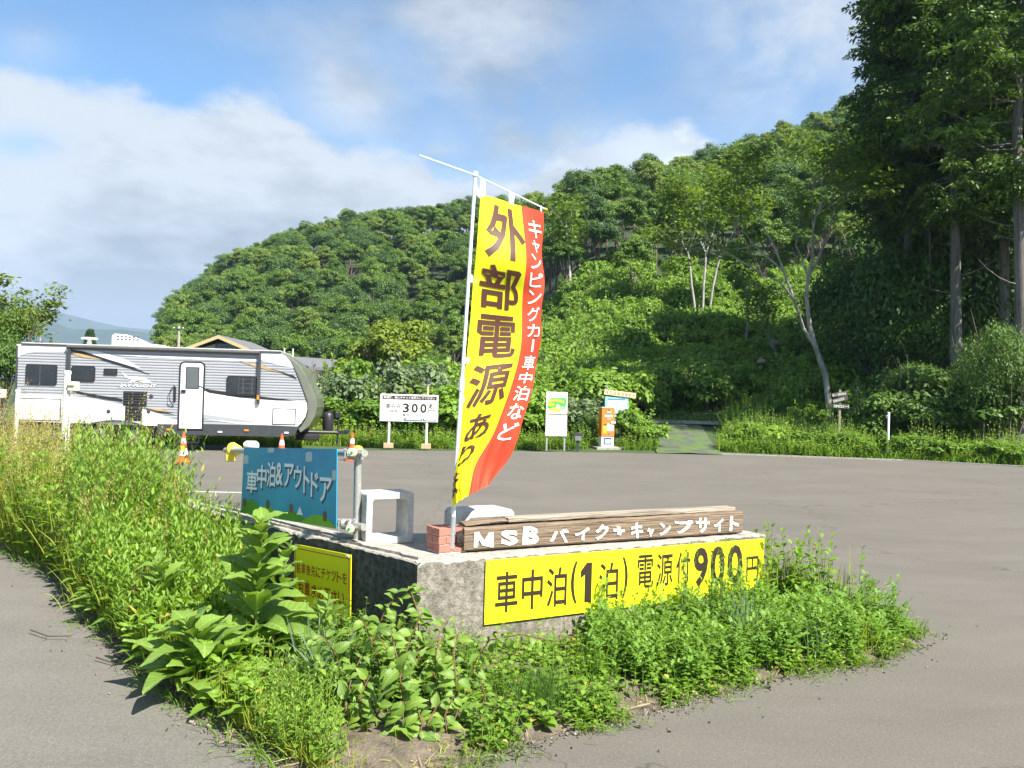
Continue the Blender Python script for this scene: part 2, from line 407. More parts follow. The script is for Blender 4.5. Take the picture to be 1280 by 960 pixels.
def asphalt(name, c1, c2, speck, wear=0.5):
    M = bpy.data.materials.new(name); M.use_nodes = True; N = M.node_tree; b = N.nodes['Principled BSDF']
    def nd(t, **k):
        n = N.nodes.new(t)
        for a, v in k.items(): setattr(n, a, v)
        return n
    co = nd('ShaderNodeTexCoord')
    def nz(scale, det, st=(1, 1, 1), rough=0.6):
        mp = nd('ShaderNodeMapping'); mp.inputs['Scale'].default_value = st; N.links.new(co.outputs['Object'], mp.inputs[0])
        n = nd('ShaderNodeTexNoise'); n.inputs['Scale'].default_value = scale; n.inputs['Detail'].default_value = det; n.inputs['Roughness'].default_value = rough
        N.links.new(mp.outputs[0], n.inputs['Vector']); return n.outputs['Fac']
    big = nz(0.35, 6, (1, 1.6, 1)); mid = nz(2.2, 6, (0.5, 1.3, 1)); fine = nz(55, 3); grit = nz(170, 2)
    cr = nd('ShaderNodeValToRGB'); cr.color_ramp.elements[0].position = 0.3; cr.color_ramp.elements[1].position = 0.7
    cr.color_ramp.elements[0].color = (*c1, 1); cr.color_ramp.elements[1].color = (*c2, 1)
    mx_ = nd('ShaderNodeMix', data_type='FLOAT'); mx_.inputs[0].default_value = 0.40; N.links.new(big, mx_.inputs[2]); N.links.new(mid, mx_.inputs[3])
    N.links.new(mx_.outputs[0], cr.inputs[0])
    # aggregate: darker pits and a few pale stones
    r1 = nd('ShaderNodeMapRange'); N.links.new(fine, r1.inputs[0]); r1.inputs[1].default_value = 0.25; r1.inputs[2].default_value = 0.7; r1.inputs[3].default_value = 0.82; r1.inputs[4].default_value = 1.13
    r2 = nd('ShaderNodeMapRange'); N.links.new(grit, r2.inputs[0]); r2.inputs[1].default_value = 0.3; r2.inputs[2].default_value = 0.7; r2.inputs[3].default_value = 0.75; r2.inputs[4].default_value = 1.25
    mu = nd('ShaderNodeMath', operation='MULTIPLY'); N.links.new(r1.outputs[0], mu.inputs[0]); N.links.new(r2.outputs[0], mu.inputs[1])
    vm = nd('ShaderNodeVectorMath', operation='SCALE'); N.links.new(cr.outputs[0], vm.inputs[0]); N.links.new(mu.outputs[0], vm.inputs['Scale'])
    vo = nd('ShaderNodeTexVoronoi'); vo.inputs['Scale'].default_value = 60; N.links.new(co.outputs['Object'], vo.inputs['Vector'])
    st = nd('ShaderNodeMath', operation='LESS_THAN'); N.links.new(vo.outputs['Distance'], st.inputs[0]); st.inputs[1].default_value = 0.16
    sel = nd('ShaderNodeSeparateColor'); N.links.new(vo.outputs['Color'], sel.inputs[0])
    st2 = nd('ShaderNodeMath', operation='GREATER_THAN'); N.links.new(sel.outputs[0], st2.inputs[0]); st2.inputs[1].default_value = 1 - speck
    an = nd('ShaderNodeMath', operation='MULTIPLY'); N.links.new(st.outputs[0], an.inputs[0]); N.links.new(st2.outputs[0], an.inputs[1])
    m2 = nd('ShaderNodeMix', data_type='RGBA'); N.links.new(an.outputs[0], m2.inputs[0]); N.links.new(vm.outputs[0], m2.inputs[6]); m2.inputs[7].default_value = (0.26, 0.25, 0.22, 1)
    # hairline cracks
    cm_ = nd('ShaderNodeMapping'); N.links.new(co.outputs['Object'], cm_.inputs[0])
    dn = nd('ShaderNodeTexNoise'); dn.inputs['Scale'].default_value = 1.3; dn.inputs['Detail'].default_value = 5; N.links.new(co.outputs['Object'], dn.inputs['Vector'])
    av = nd('ShaderNodeVectorMath', operation='MULTIPLY_ADD'); N.links.new(dn.outputs['Color'], av.inputs[0]); av.inputs[1].default_value = (1.4, 1.4, 0); N.links.new(cm_.outputs[0], av.inputs[2])
    vc = nd('ShaderNodeTexVoronoi', feature='DISTANCE_TO_EDGE'); vc.inputs['Scale'].default_value = 0.16; N.links.new(av.outputs[0], vc.inputs['Vector'])
    lt = nd('ShaderNodeMapRange'); N.links.new(vc.outputs['Distance'], lt.inputs[0]); lt.inputs[1].default_value = 0.0; lt.inputs[2].default_value = 0.0022; lt.inputs[3].default_value = wear; lt.inputs[4].default_value = 0
    m3 = nd('ShaderNodeMix', data_type='RGBA'); N.links.new(lt.outputs[0], m3.inputs[0]); N.links.new(m2.outputs[2], m3.inputs[6]); m3.inputs[7].default_value = (0.035, 0.032, 0.028, 1)
    N.links.new(m3.outputs[2], b.inputs['Base Color']); b.inputs['Roughness'].default_value = 0.85; b.inputs['Specular IOR Level'].default_value = 0.3
    bp = nd('ShaderNodeBump'); bp.inputs['Strength'].default_value = 0.5; bp.inputs['Distance'].default_value = 0.004; N.links.new(grit, bp.inputs['Height'])
    N.links.new(bp.outputs[0], b.inputs['Normal'])
    return M

def concrete(name, c1, c2, stain, lo=0.45, hi=0.62, scale=3.0, st=(1, 1, 1), bump=0.7):
    M = bpy.data.materials.new(name); M.use_nodes = True; N = M.node_tree; b = N.nodes['Principled BSDF']
    co = N.nodes.new('ShaderNodeTexCoord')
    def nz(sc_, det, r=0.65, s=(1, 1, 1)):
        mp = N.nodes.new('ShaderNodeMapping'); mp.inputs['Scale'].default_value = s; N.links.new(co.outputs['Object'], mp.inputs[0])
        n = N.nodes.new('ShaderNodeTexNoise'); n.inputs['Scale'].default_value = sc_; n.inputs['Detail'].default_value = det; n.inputs['Roughness'].default_value = r
        N.links.new(mp.outputs[0], n.inputs['Vector']); return n.outputs['Fac']
    a = nz(28, 6, 0.7); s_ = nz(scale, 9, 0.72, st); pit = nz(90, 3)
    cr = N.nodes.new('ShaderNodeValToRGB'); cr.color_ramp.elements[0].position = 0.35; cr.color_ramp.elements[1].position = 0.65
    cr.color_ramp.elements[0].color = (*c1, 1); cr.color_ramp.elements[1].color = (*c2, 1); N.links.new(a, cr.inputs[0])
    mr = N.nodes.new('ShaderNodeMapRange'); N.links.new(s_, mr.inputs[0]); mr.inputs[1].default_value = lo; mr.inputs[2].default_value = hi; mr.inputs[3].default_value = 0; mr.inputs[4].default_value = 0.9
    mx_ = N.nodes.new('ShaderNodeMix'); mx_.data_type = 'RGBA'; N.links.new(mr.outputs[0], mx_.inputs[0]); N.links.new(cr.outputs[0], mx_.inputs[6]); mx_.inputs[7].default_value = (*stain, 1)
    N.links.new(mx_.outputs[2], b.inputs['Base Color']); b.inputs['Roughness'].default_value = 0.92; b.inputs['Specular IOR Level'].default_value = 0.25
    ad = N.nodes.new('ShaderNodeMath'); ad.operation = 'ADD'; N.links.new(a, ad.inputs[0]); N.links.new(pit, ad.inputs[1])
    bp = N.nodes.new('ShaderNodeBump'); bp.inputs['Strength'].default_value = bump; bp.inputs['Distance'].default_value = 0.012; N.links.new(ad.outputs[0], bp.inputs['Height'])
    N.links.new(bp.outputs[0], b.inputs['Normal'])
    return M

M_LOT = asphalt('lot_asphalt', (0.104, 0.094, 0.078), (0.144, 0.131, 0.110), 0.10, 0.55)
M_ROAD = asphalt('road_asphalt', (0.112, 0.104, 0.088), (0.160, 0.149, 0.129), 0.30, 0.35)
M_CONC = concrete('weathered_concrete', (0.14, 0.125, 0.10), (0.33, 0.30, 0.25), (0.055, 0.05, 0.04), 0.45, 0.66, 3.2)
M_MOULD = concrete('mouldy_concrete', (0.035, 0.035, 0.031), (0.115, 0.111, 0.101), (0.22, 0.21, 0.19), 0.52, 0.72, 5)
M_CAP = concrete('wall_top_concrete', (0.24, 0.22, 0.185), (0.46, 0.43, 0.37), (0.09, 0.08, 0.065), 0.55, 0.72, 6)
M_PRECAST = concrete('precast_concrete', (0.42, 0.41, 0.385), (0.60, 0.59, 0.56), (0.24, 0.23, 0.20), 0.52, 0.75, 5, bump=0.35)
M_SOIL = mat('soil', (0.06, 0.046, 0.032), 0.95, 0, 9, col2=(0.18, 0.145, 0.105), bump=0.8, bscale=60)
M_GRASSG = mat('meadow_ground', (0.025, 0.045, 0.010), 0.95, 0, 0.8, col2=(0.05, 0.085, 0.015), bump=0.5, bscale=6)
M_FOREST = mat('forest_floor', (0.015, 0.030, 0.008), 0.95, 0, 0.3, col2=(0.035, 0.06, 0.014), bump=0.5, bscale=3)
M_DISTANT = mat('far_mountain_woods', (0.012, 0.026, 0.018), 0.95, 0, 0.004, col2=(0.028, 0.05, 0.03), bump=0.5, bscale=0.02)
M_WHITE = mat('white_paint', (0.74, 0.74, 0.72), 0.45, 0, 6, 0.06, coat=0.2)
M_PVC = mat('white_plastic', (0.78, 0.79, 0.78), 0.4, 0, 5, 0.05)
M_BLACK = mat('black_plastic', (0.018, 0.018, 0.02), 0.5, 0, 10, 0.3)
M_GALV = mat('galvanised_steel', (0.46, 0.45, 0.42), 0.42, 0.55, 22, 0.2, bump=0.1)
M_DARKGLASS = mat('dark_glass', (0.018, 0.022, 0.026), 0.08, 0, 3, 0.3, spec=0.8)

# ------------------------------------------------------------------ terrain
def ss(a, b, x):
    t = min(1, max(0, (x - a) / (b - a))); return t * t * (3 - 2 * t)
SIL = [(-900, 486), (80, 480), (170, 440), (196, 408), (216, 374), (250, 344), (300, 314), (380, 284), (450, 268), (530, 258), (590, 250), (640, 253), (690, 254), (750, 232),
       (800, 212), (860, 195), (900, 184), (960, 156), (1000, 140), (1045, 118), (1110, 88), (1200, 60), (1300, 42), (2200, 30)]
def sil(px):
    for (a, b), (c, d_) in zip(SIL, SIL[1:]):
        if px <= c: return b + (d_ - b) * max(0, (px - a)) / (c - a)
    return SIL[-1][1]
def lerp(a, b, t): return a + (b - a) * t
RN = [(0, 0), (29, 0.02), (33, 0.22), (40, 0.9), (48, 2.2), (72, 8.4), (110, 24)]
def ztop(px):
    w = ss(560, 760, px); Dr = lerp(225, 180, w)
    e = (hor(px) - sil(px)) / F
    return max(0.0, H + e * Dr - lerp(10.5, 9.0, w) * ss(60, 200, px)), Dr, w
def zt(x, y):
    if y < 20: return 0.0
    px = 640 + F * x / y
    zr, Dr, w = ztop(px)
    zl = zr * ss(85, Dr, y) if y < Dr else zr
    zl += 0.35 * ss(29, 40, y)
    if y >= 110:
        zz = lerp(24, zr, min(1, (y - 110) / (Dr - 110)) ** 0.95) if y < Dr else zr
    else:
        for (a, b), (c, d_) in zip(RN, RN[1:]):
            if y <= c: zz = lerp(b, d_, (y - a) / (c - a)); break
    if y > Dr: 
        k = 1 - ss(Dr, Dr + 260, y); zl *= k; zz *= k
    z = lerp(zl, zz, w)
    if y > 45: z += 1.6 * ss(45, 120, y) * noise.noise(Vector((x * 0.035, y * 0.035, 3))) * (1 if z > 1 else 0)
    return z

def grid_mesh(name, x0, x1, y0, y1, step, zf, m_, dz=0.0):
    nx, ny = int((x1 - x0) / step) + 1, int((y1 - y0) / step) + 1
    vs = [(x0 + i * step, y0 + j * step, zf(x0 + i * step, y0 + j * step) + dz) for j in range(ny) for i in range(nx)]
    fs = [(j * nx + i, j * nx + i + 1, (j + 1) * nx + i + 1, (j + 1) * nx + i) for j in range(ny - 1) for i in range(nx - 1)]
    me = bpy.data.meshes.new(name); me.from_pydata(vs, [], fs); me.materials.append(m_)
    me.polygons.foreach_set('use_smooth', [True] * len(fs)); me.update()
    return me
gm = MB(); gm.add([(-6500, -3000, -0.08), (6500, -3000, -0.08), (6500, 6500, -0.08), (-6500, 6500, -0.08)], [(0, 1, 2, 3)])
tag(gm.build('ground', M_GRASSG), kind='structure')
def z_near(x, y): return zt(x, y)
tag(link('meadow', grid_mesh('meadow', -60, 60, 27, 57, 1.0, z_near, M_GRASSG, -0.05)), kind='structure')
tag(link('hill', grid_mesh('hill', -160, 220, 57, 465, 4.0, zt, M_FOREST, -0.05)), kind='structure')

def mountain(name, D, prof, depth, seed):
    """a far range: prof gives (px, row) of its crest, built as a ridge with slopes at distance D"""
    rng = random.Random(seed)
    n = 60; vs = []; fs = []
    x0, x1 = prof[0][0], prof[-1][0]
    rows = 9
    for j in range(rows):
        t = j / (rows - 1); yy_ = D - depth + 2 * depth * t; k = 1 - abs(2 * t - 1)
        for i in range(n + 1):
            px = x0 + (x1 - x0) * i / n
            for (a, b), (c, d_) in zip(prof, prof[1:]):
                if px <= c: yr = b + (d_ - b) * (px - a) / (c - a); break
            X = (px - 640) / F * D; z = H + (hor(px) - yr) / F * D
            w = noise.noise(Vector((i * 0.5, j * 0.7, seed)))
            vs.append((X + w * depth * 0.05, yy_, max(-1.0, z * k ** 0.9 * (1 + 0.10 * w * (1 - k)) + 6 * w * k)))
    for j in range(rows - 1):
        for i in range(n):
            a = j * (n + 1) + i; fs.append((a, a + 1, a + n + 2, a + n + 1))
    me = bpy.data.meshes.new(name); me.from_pydata(vs, [], fs); me.materials.append(M_DISTANT)
    me.polygons.foreach_set('use_smooth', [True] * len(fs)); me.update()
    return tag(link(name, me), kind='structure')
mountain('mountain', 3600, [(-900, 440), (-400, 400), (-60, 372), (30, 380), (80, 391), (130, 404), (200, 414), (420, 440), (900, 470)], 700, 1)
mountain('mountain', 2300, [(-900, 450), (-300, 430), (-20, 414), (30, 408), (62, 403), (90, 410), (150, 412), (210, 422), (420, 446), (800, 470)], 420, 2)

def sheet(name, pts_, z, m_, kind='structure'):
    mb = MB(); mb.add([(p[0], p[1], z) for p in pts_], [tuple(range(len(pts_)))])
    bm = bmesh.new(); me = mb.mesh(name, m_); bm.from_mesh(me); bmesh.ops.triangulate(bm, faces=bm.faces); bm.to_mesh(me); bm.free()
    return tag(link(name, me), kind=kind)

# wall line (top outer edges)
WZ = 0.62
A = G(522, 703, WZ); B = G(957, 668, WZ); C0 = G(290, 646, WZ)
dF = Vector((B.x - A.x, B.y - A.y)).normalized(); nF = Vector((-dF.y, dF.x))       # along the front face, inward
dL = Vector((C0.x - A.x, C0.y - A.y)).normalized(); nL = Vector((dL.y, -dL.x))     # along the side face, inward
LF = (Vector((B.x, B.y)) - Vector((A.x, A.y))).length; LL = 3.7
A2 = Vector((A.x, A.y))
def fa(t, n_): return A2 + dF * t + nF * n_
def la(t, n_): return A2 + dL * t + nL * n_

far_edge = [G(440, 563), G(640, 564), G(900, 568), G(1130, 576), G(1280, 584)]
far_edge = [Vector((-45, 31.5, 0)), Vector((-12, 28.2, 0))] + far_edge + [Vector((22, 24.2, 0)), Vector((34, 20, 0)), Vector((40, 6, 0))]
road_tip = G(520, 1010)
lot = [(p.x, p.y) for p in far_edge] + [(40, -14), (0.2, -14), (road_tip.x, road_tip.y - 0.3), (road_tip.x, road_tip.y)]
side_in = [la(t, 0.2) for t in (0.0, 1.5, 3.5, 6, 12)]
lot += [(fa(0.3, .1).x, fa(.3, .1).y)] + [(p.x, p.y) for p in side_in[1:]] + [(-45, 42 - 14)]
sheet('parking_lot', lot, 0.0, M_LOT)
road_edge_px = [(0, 688), (60, 715), (110, 775), (165, 830), (235, 885), (330, 945)]
redge = [G(*p) for p in road_edge_px]
re_far = redge[0] + Vector((-0.64, 0.77, 0)) * 22
road = [(re_far.x, re_far.y), (redge[0].x, redge[0].y)] + [(p.x + 0.12, p.y + 0.05) for p in redge[1:]] + [(road_tip.x, road_tip.y - 0.2), (0.2, -14), (-40, -14), (-40, 28)]
sheet('road', road, -0.004, M_ROAD)

# planting bed: a low mound of soil between the road, the lot and the wall
bed_px = [(330, 945), (420, 1000), (520, 1004), (600, 950), (700, 917), (770, 902), (850, 880), (950, 852), (1030, 838), (1095, 828), (1140, 806), (1140, 790), (1100, 775), (1040, 766)]
bed = [re_far] + redge + [G(*p) for p in bed_px[1:]] + [Vector((*fa(LF + 0.35, 0.25), 0)), Vector((*fa(LF, 0.3), 0)), Vector((*fa(0.5, 0.35), 0))] + [Vector((*la(t, 0.32), 0)) for t in (1.0, 3.6, 6, 12, 26)]
bed2 = np.array([(p.x, p.y) for p in bed])
def inpoly(x, y, poly):
    x = np.asarray(x); y = np.asarray(y); ins = np.zeros(x.shape, bool); n = len(poly); j = n - 1
    for i in range(n):
        xi, yi, xj, yj = poly[i][0], poly[i][1], poly[j][0], poly[j][1]
        c = ((yi > y) != (yj > y)) & (x < (xj - xi) * (y - yi) / (yj - yi + 1e-12) + xi)
        ins ^= c; j = i
    return ins
def edge_dist(x, y, poly):
    dmin = np.full(np.shape(x), 1e9)
    n = len(poly)
    for i in range(n):
        a = np.array(poly[i]); b = np.array(poly[(i + 1) % n]); ab = b - a; L2 = (ab ** 2).sum() + 1e-12
        t = np.clip(((x - a[0]) * ab[0] + (y - a[1]) * ab[1]) / L2, 0, 1)
        dmin = np.minimum(dmin, np.hypot(x - a[0] - t * ab[0], y - a[1] - t * ab[1]))
    return dmin
def bed_mesh():
    st = 0.045; xs = np.arange(-9, 3.6, st); ys = np.arange(2.8, 14.5, st); X, Y = np.meshgrid(xs, ys)
    rr = np.random.default_rng(4)
    ins = inpoly(X + rr.normal(0, .012, X.shape), Y + rr.normal(0, .012, X.shape), bed2); dd = edge_dist(X, Y, bed2)
    Z = 0.004 + 0.045 * np.clip((dd - .03) / 0.25, 0, 1) + rr.random(X.shape) * 0.016 * np.clip((dd - .06) / .1, 0, 1)
    jx = X + rr.normal(0, .009, X.shape); jy = Y + rr.normal(0, .009, X.shape)
    ny, nx = X.shape; idx = -np.ones(X.shape, int); vs = []; fs = []
    def vid(j, i):
        if idx[j, i] < 0: idx[j, i] = len(vs); vs.append((jx[j, i], jy[j, i], Z[j, i]))
        return int(idx[j, i])
    for j in range(ny - 1):
        for i in range(nx - 1):
            if ins[j, i] and ins[j + 1, i + 1] and ins[j, i + 1] and ins[j + 1, i]:
                fs.append((vid(j, i), vid(j, i + 1), vid(j + 1, i + 1), vid(j + 1, i)))
    # pull the rim onto the bed's outline so the edge runs smoothly
    cnt = [0] * len(vs)
    for f in fs:
        for v in f: cnt[v] += 1
    for i, c in enumerate(cnt):
        if c < 4:
            x, y, z = vs[i]; best = None
            for a, b in zip(bed2, np.roll(bed2, -1, 0)):
                ab = b - a; t = min(1, max(0, ((x - a[0]) * ab[0] + (y - a[1]) * ab[1]) / (ab @ ab + 1e-12))); q = a + ab * t; dq = math.hypot(x - q[0], y - q[1])
                if best is None or dq < best[0]: best = (dq, q)
            w = .012 * noise.noise(Vector((x * 9, y * 9, 1))); vs[i] = (best[1][0] + w, best[1][1] + w, .003)
    me = bpy.data.meshes.new('planting_bed'); me.from_pydata(vs, [], fs); me.materials.append(M_SOIL); me.update()
    me.polygons.foreach_set('use_smooth', [True] * len(fs))
    return me
tag(link('planting_bed', bed_mesh()), kind='structure')

# painted line on the lot, pale edging along the far side, path that leaves the lot
a_, b_ = G(60, 611), G(305, 616)
sheet('parking_line', [(a_.x, a_.y - 0.05), (b_.x, b_.y - 0.05), (b_.x, b_.y + 0.05), (a_.x, a_.y + 0.05)], 0.004, mat('road_marking', (0.55, 0.54, 0.5), 0.8, 0, 30, 0.25), )
kb = MB()
fe = far_edge[4:9]
for p, q in zip(fe, fe[1:]):
    n_ = int((q - p).length / 1.2) + 1
    for i in range(n_):
        s_, e_ = p.lerp(q, i / n_), p.lerp(q, (i + 0.985) / n_)
        dd = (e_ - s_); ang = math.atan2(dd.y, dd.x)
        kb.box(((s_ + e_) / 2 + Vector((0, 0.08, 0.005))), (dd.length, 0.12, 0.07), Matrix.Rotation(ang, 3, 'Z'))
tag(kb.build('kerb', M_CAP), kind='structure')
pth = MB()
pl = [G(818, 566), G(912, 568)]; 
L_, R_ = [], []
for i in range(10):
    t = i / 9; y_ = lerp(28.9, 39, t)
    xl, xr = lerp(G(822, 567).x, P(806, 540, 39).x, t), lerp(G(900, 568).x, P(876, 540, 39).x, t)
    row = [lerp(xl, xr, k / 4) for k in range(5)]
    L_.append([(x, y_, zt(x, y_) + 0.03 - .02 * abs(k - 2)) for k, x in enumerate(row)])
vs = [v for r in L_ for v in r]
pth.add(vs, [(5 * i + k, 5 * i + k + 1, 5 * i + k + 6, 5 * i + k + 5) for i in range(9) for k in range(4)])
tag(pth.build('path', mat('mossy_asphalt', (0.07, 0.072, 0.062), 0.9, 0, 1.6, col2=(0.075, 0.13, 0.025), bump=0.4, thr=(0.44, 0.56))), kind='structure')
tr = MB(); vs = []
for i in range(15):
    x = lerp(P(760, 540, 39).x, P(915, 538, 39.5).x, i / 14)
    for y_ in (39.0, 39.6, 40.2): vs.append((x, y_ + .3 * math.sin(i), zt(x, y_) + .03))
tr.add(vs, [(3 * i + k, 3 * i + k + 3, 3 * i + k + 4, 3 * i + k + 1) for i in range(14) for k in range(2)])
tag(tr.build('gravel_track', mat('pale_gravel', (0.32, 0.29, 0.23), 0.95, 0, 12, 0.3, bump=0.6)), kind='structure')

# ------------------------------------------------------------------ the concrete wall
def wall():
    o = empty('concrete_wall', (A.x, A.y, 0), 0, 'low mould-stained concrete wall with an L-shaped bend behind the weeds', 'wall')
    inv = Vector((A.x, A.y, 0))
    def strip(name, f, t0, t1, th, mm, z0, z1, nseg, seed, mi_out=None, inner=False):
        """a wall leg with an uneven, chipped top edge"""
        rng = random.Random(seed); mb = MB(); vs = []; fs = []
        prof_n = 6
        for i in range(nseg + 1):
            t = lerp(t0, t1, i / nseg)
            ch = 0.004 + (0.02 * rng.random() if rng.random() < 0.3 else 0.006 * rng.random())
            jz = rng.uniform(-0.004, 0.004)
            for (n_, z) in ((0, z0), (rng.uniform(-.002, .002), z1 - 0.05), (0.0, z1 - ch * 1.4 + jz), (ch, z1 + jz), (th * .5, z1 + jz * .5), (th - 0.005, z1), (th, z1 - 0.006), (th, z0)):
                q = f(t, n_); vs.append((q.x - inv.x, q.y - inv.y, z))
        k = 8
        for i in range(nseg):
            for j in range(k - 1):
                fs.append((i * k + j, i * k + j + 1, (i + 1) * k + j + 1, (i + 1) * k + j)); mb.mi.append(1 if j >= 3 or j == 2 else 0)
        fs.append(tuple(range(k))); mb.mi.append(0); fs.append(tuple(range(nseg * k, nseg * k + k))[::-1]); mb.mi.append(0)
        mi = mb.mi; mb.mi = []; mb.add(vs, fs); mb.mi = mi
        return mb.build(name, mm, o)
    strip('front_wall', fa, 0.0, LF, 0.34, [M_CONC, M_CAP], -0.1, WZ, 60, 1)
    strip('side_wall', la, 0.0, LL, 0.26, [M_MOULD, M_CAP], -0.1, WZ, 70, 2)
    # corner slab that carries the two concrete blocks
    mb = MB()
    pts_ = [la(0.0, 0.05), fa(0.25, .3), fa(1.05, .33), fa(0.95, .95), fa(.35, 1.15), la(.95, .25)]
    poly = [(p.x - inv.x, p.y - inv.y) for p in pts_]
    n = len(poly); mb.add([(x, y, WZ - 0.012) for x, y in poly] + [(x, y, -0.1) for x, y in poly], [tuple(range(n)), tuple(range(2 * n - 1, n - 1, -1))] + [(i, (i + 1) % n, (i + 1) % n + n, i + n) for i in range(n)])
    mb.build('corner_slab', M_CAP, o)
    # the crack and lifted screed along the side wall's top
    rng = random.Random(8)
    for t0, t1 in ((0.05, 0.9), (0.95, 1.9), (1.95, 2.9)):
        mb = MB(); seg = 12; vs = []
        for i in range(seg + 1):
            t = lerp(t0, t1, i / seg); w = 0.035 + rng.uniform(0, 0.03); q0 = la(t, w); q1 = la(t, 0.25); h = 0.018 + rng.uniform(-.003, .003)
            for q, z in ((q0, WZ - .002), (q0, WZ + h), (q1, WZ + 0.006), (q1, WZ - .002)): vs.append((q.x - inv.x, q.y - inv.y, z))
        mb.add(vs, [(i * 4 + j, i * 4 + j + 1, i * 4 + j + 5, i * 4 + j + 4) for i in range(seg) for j in range(3)] + [(0, 1, 2, 3), (seg * 4 + 3, seg * 4 + 2, seg * 4 + 1, seg * 4)])
        mb.build('cap_slab', M_CAP, o)
    return o
wall()

def place(name, loc, ux, uz=Vector((0, 0, 1)), **k):
    """Empty whose local x runs along ux and z along uz"""
    ux = Vector(ux).normalized(); uz = Vector(uz).normalized(); uy = uz.cross(ux).normalized(); uz = ux.cross(uy)
    o = bpy.data.objects.new(name, None); COL.objects.link(o); o.empty_display_size = 0.1
    mm = Matrix((ux, uy, uz)).transposed().to_4x4(); mm.translation = loc; o.matrix_world = mm
    return tag(o, **k)
XZ = lambda y0: (lambda x, y, out: (x, y0 - out, y))     # sign plane facing local -y

M_BROWNINK = mat('brown_lettering', rgb(80, 44, 34), 0.6, 0, 5, 0.08)
M_DARKINK = mat('dark_lettering', (0.03, 0.018, 0.012), 0.5, 0, 5, 0.2)
M_YELLOW = mat('yellow_sheet', (0.80, 0.78, 0.015), 0.38, 0, 2, 0.04)

# long yellow sign on the front face
def long_sign():
    A3, B3 = Vector((*fa(0, -0.012), 0)), Vector((*fa(LF, -0.012), 0))
    s0, zt0 = wall_hit(607, 703, A3, B3); _, zb0 = wall_hit(606, 781, A3, B3); s1, zt1 = wall_hit(955, 673, A3, B3); _, zb1 = wall_hit(955, 740, A3, B3)
    w = s1 - s0; z0, z1 = min(zb0, zb1) * .5 + max(zb0, zb1) * .5, (zt0 + zt1) / 2
    tilt = math.atan2(((zt1 + zb1) - (zt0 + zb0)) / 2, w)
    h = ((zt0 - zb0) + (zt1 - zb1)) / 2
    org = A3 + Vector((dF.x, dF.y, 0)) * s0 + Vector((0, 0, zb0))
    o = place('parking_price_sign', org, Vector((dF.x, dF.y, math.tan(tilt))), label='long yellow sign with dark lettering on the front face of the concrete wall', cat='sign')
    MB().box((w / 2, 0, h / 2), (w, 0.006, h)).build('panel', M_YELLOW, o, bevel=0.0015)
    pl_ = XZ(-0.003)
    def R_(px0, px1, t0=0.2, t1=0.84):   # pixel columns -> fraction of the panel
        a = wall_hit(px0, 730, A3, B3)[0] - s0; b = wall_hit(px1, 730, A3, B3)[0] - s0
        return a, b, h * t0, h * t1
    it = []
    for ch, a, b, t0, t1, bd in (('車', 619, 647, .16, .80, .012), ('中', 652, 678, .16, .80, .012), ('泊', 683, 708, .16, .80, .012), ('(', 713, 721, .17, .87, .02), ('1', 725, 739, .17, .83, 0),
                             ('泊', 748, 772, .16, .80, .012), (')', 777, 784, .17, .87, .02), ('電', 796, 816, .30, .88, .01), ('源', 820, 840, .30, .88, .01), ('付', 844, 862, .30, .88, .01),
                             ('9', 866, 884, .2, .93, .03), ('0', 887, 905, .2, .93, .03), ('0', 908, 927, .2, .93, .03), ('円', 932, 947, .2, .68, .012)):
        x0, x1, y0, y1 = R_(a, b, t0, t1); it.append((ch, x0, x1, y0, y1, bd))
    lettering('lettering', it, M_DARKINK, o, pl_)
    for x, z in ((0.02, 0.13), (w - .02, .13), (0.02, h - .03), (w - .02, h - .03), (w / 2, h - .03)):
        MB().lathe([(0.006, 0), (0.005, 0.004)], (x, -0.003, z), 8, Matrix.Rotation(rad(90), 3, 'X')).build('screw', M_GALV, o)
long_sign()

# small yellow sign on the side face
M_RED = mat('red_lettering', (0.42, 0.03, 0.02), 0.5, 0, 5, 0.1)
def small_sign():
    A3 = Vector((*la(0, -0.03), 0)); B3 = Vector((*la(LL, -0.03), 0))
    s1, z1 = wall_hit(370, 680, A3, B3); s0, z0 = wall_hit(441, 694, A3, B3)
    w = s1 - s0; top = (z0 + z1) / 2; h = 0.46
    # local x runs from the far end of the face towards the corner
    org = A3 + Vector((dL.x, dL.y, 0)) * s1 + Vector((0, 0, z1 - h))
    o = place('ticket_sign', org, Vector((-dL.x, -dL.y, (z0 - z1) / w)), label='small yellow sign with red lettering on the dark side of the wall', cat='sign')
    MB().box((w / 2, 0, h / 2), (w, 0.006, h)).build('panel', M_YELLOW, o, bevel=0.0015)
    pl_ = XZ(-0.003)
    mb = MB(); t = 0.006
    for (cx_, cz, dx, dz) in ((w / 2, h - .028, w - .04, t), (w / 2, .028, w - .04, t), (.02, h / 2, t, h - .056), (w - .02, h / 2, t, h - .056)): mb.box((cx_, -0.0038, cz), (dx, .0012, dz))
    mb.build('border_line', M_RED, o)
    it = []; s = '駐車後先にチケットを'; n = len(s); cw = (w - .07) / n
    for i, ch in enumerate(s): it.append((ch, .035 + i * cw, .035 + (i + .86) * cw, h - .20, h - .125, .01))
    it2 = []
    for i, ch in enumerate('お買求め下さい'):
        cw2 = (w - .12) / 7; it2.append((ch, .06 + i * cw2, .06 + (i + .85) * cw2, h - .345, h - .255, .02))
    lettering('upper_lettering', it, M_RED, o, pl_); lettering('lower_lettering', it2, M_RED, o, pl_)
    for x, z in ((0.03, h - .012), (w - .03, h - .012)):
        MB().tube([(x - .02, -.004, z), (x + .02, -.012, z + .002)], .006, 8).build('cable_tie', M_PVC, o)
small_sign()

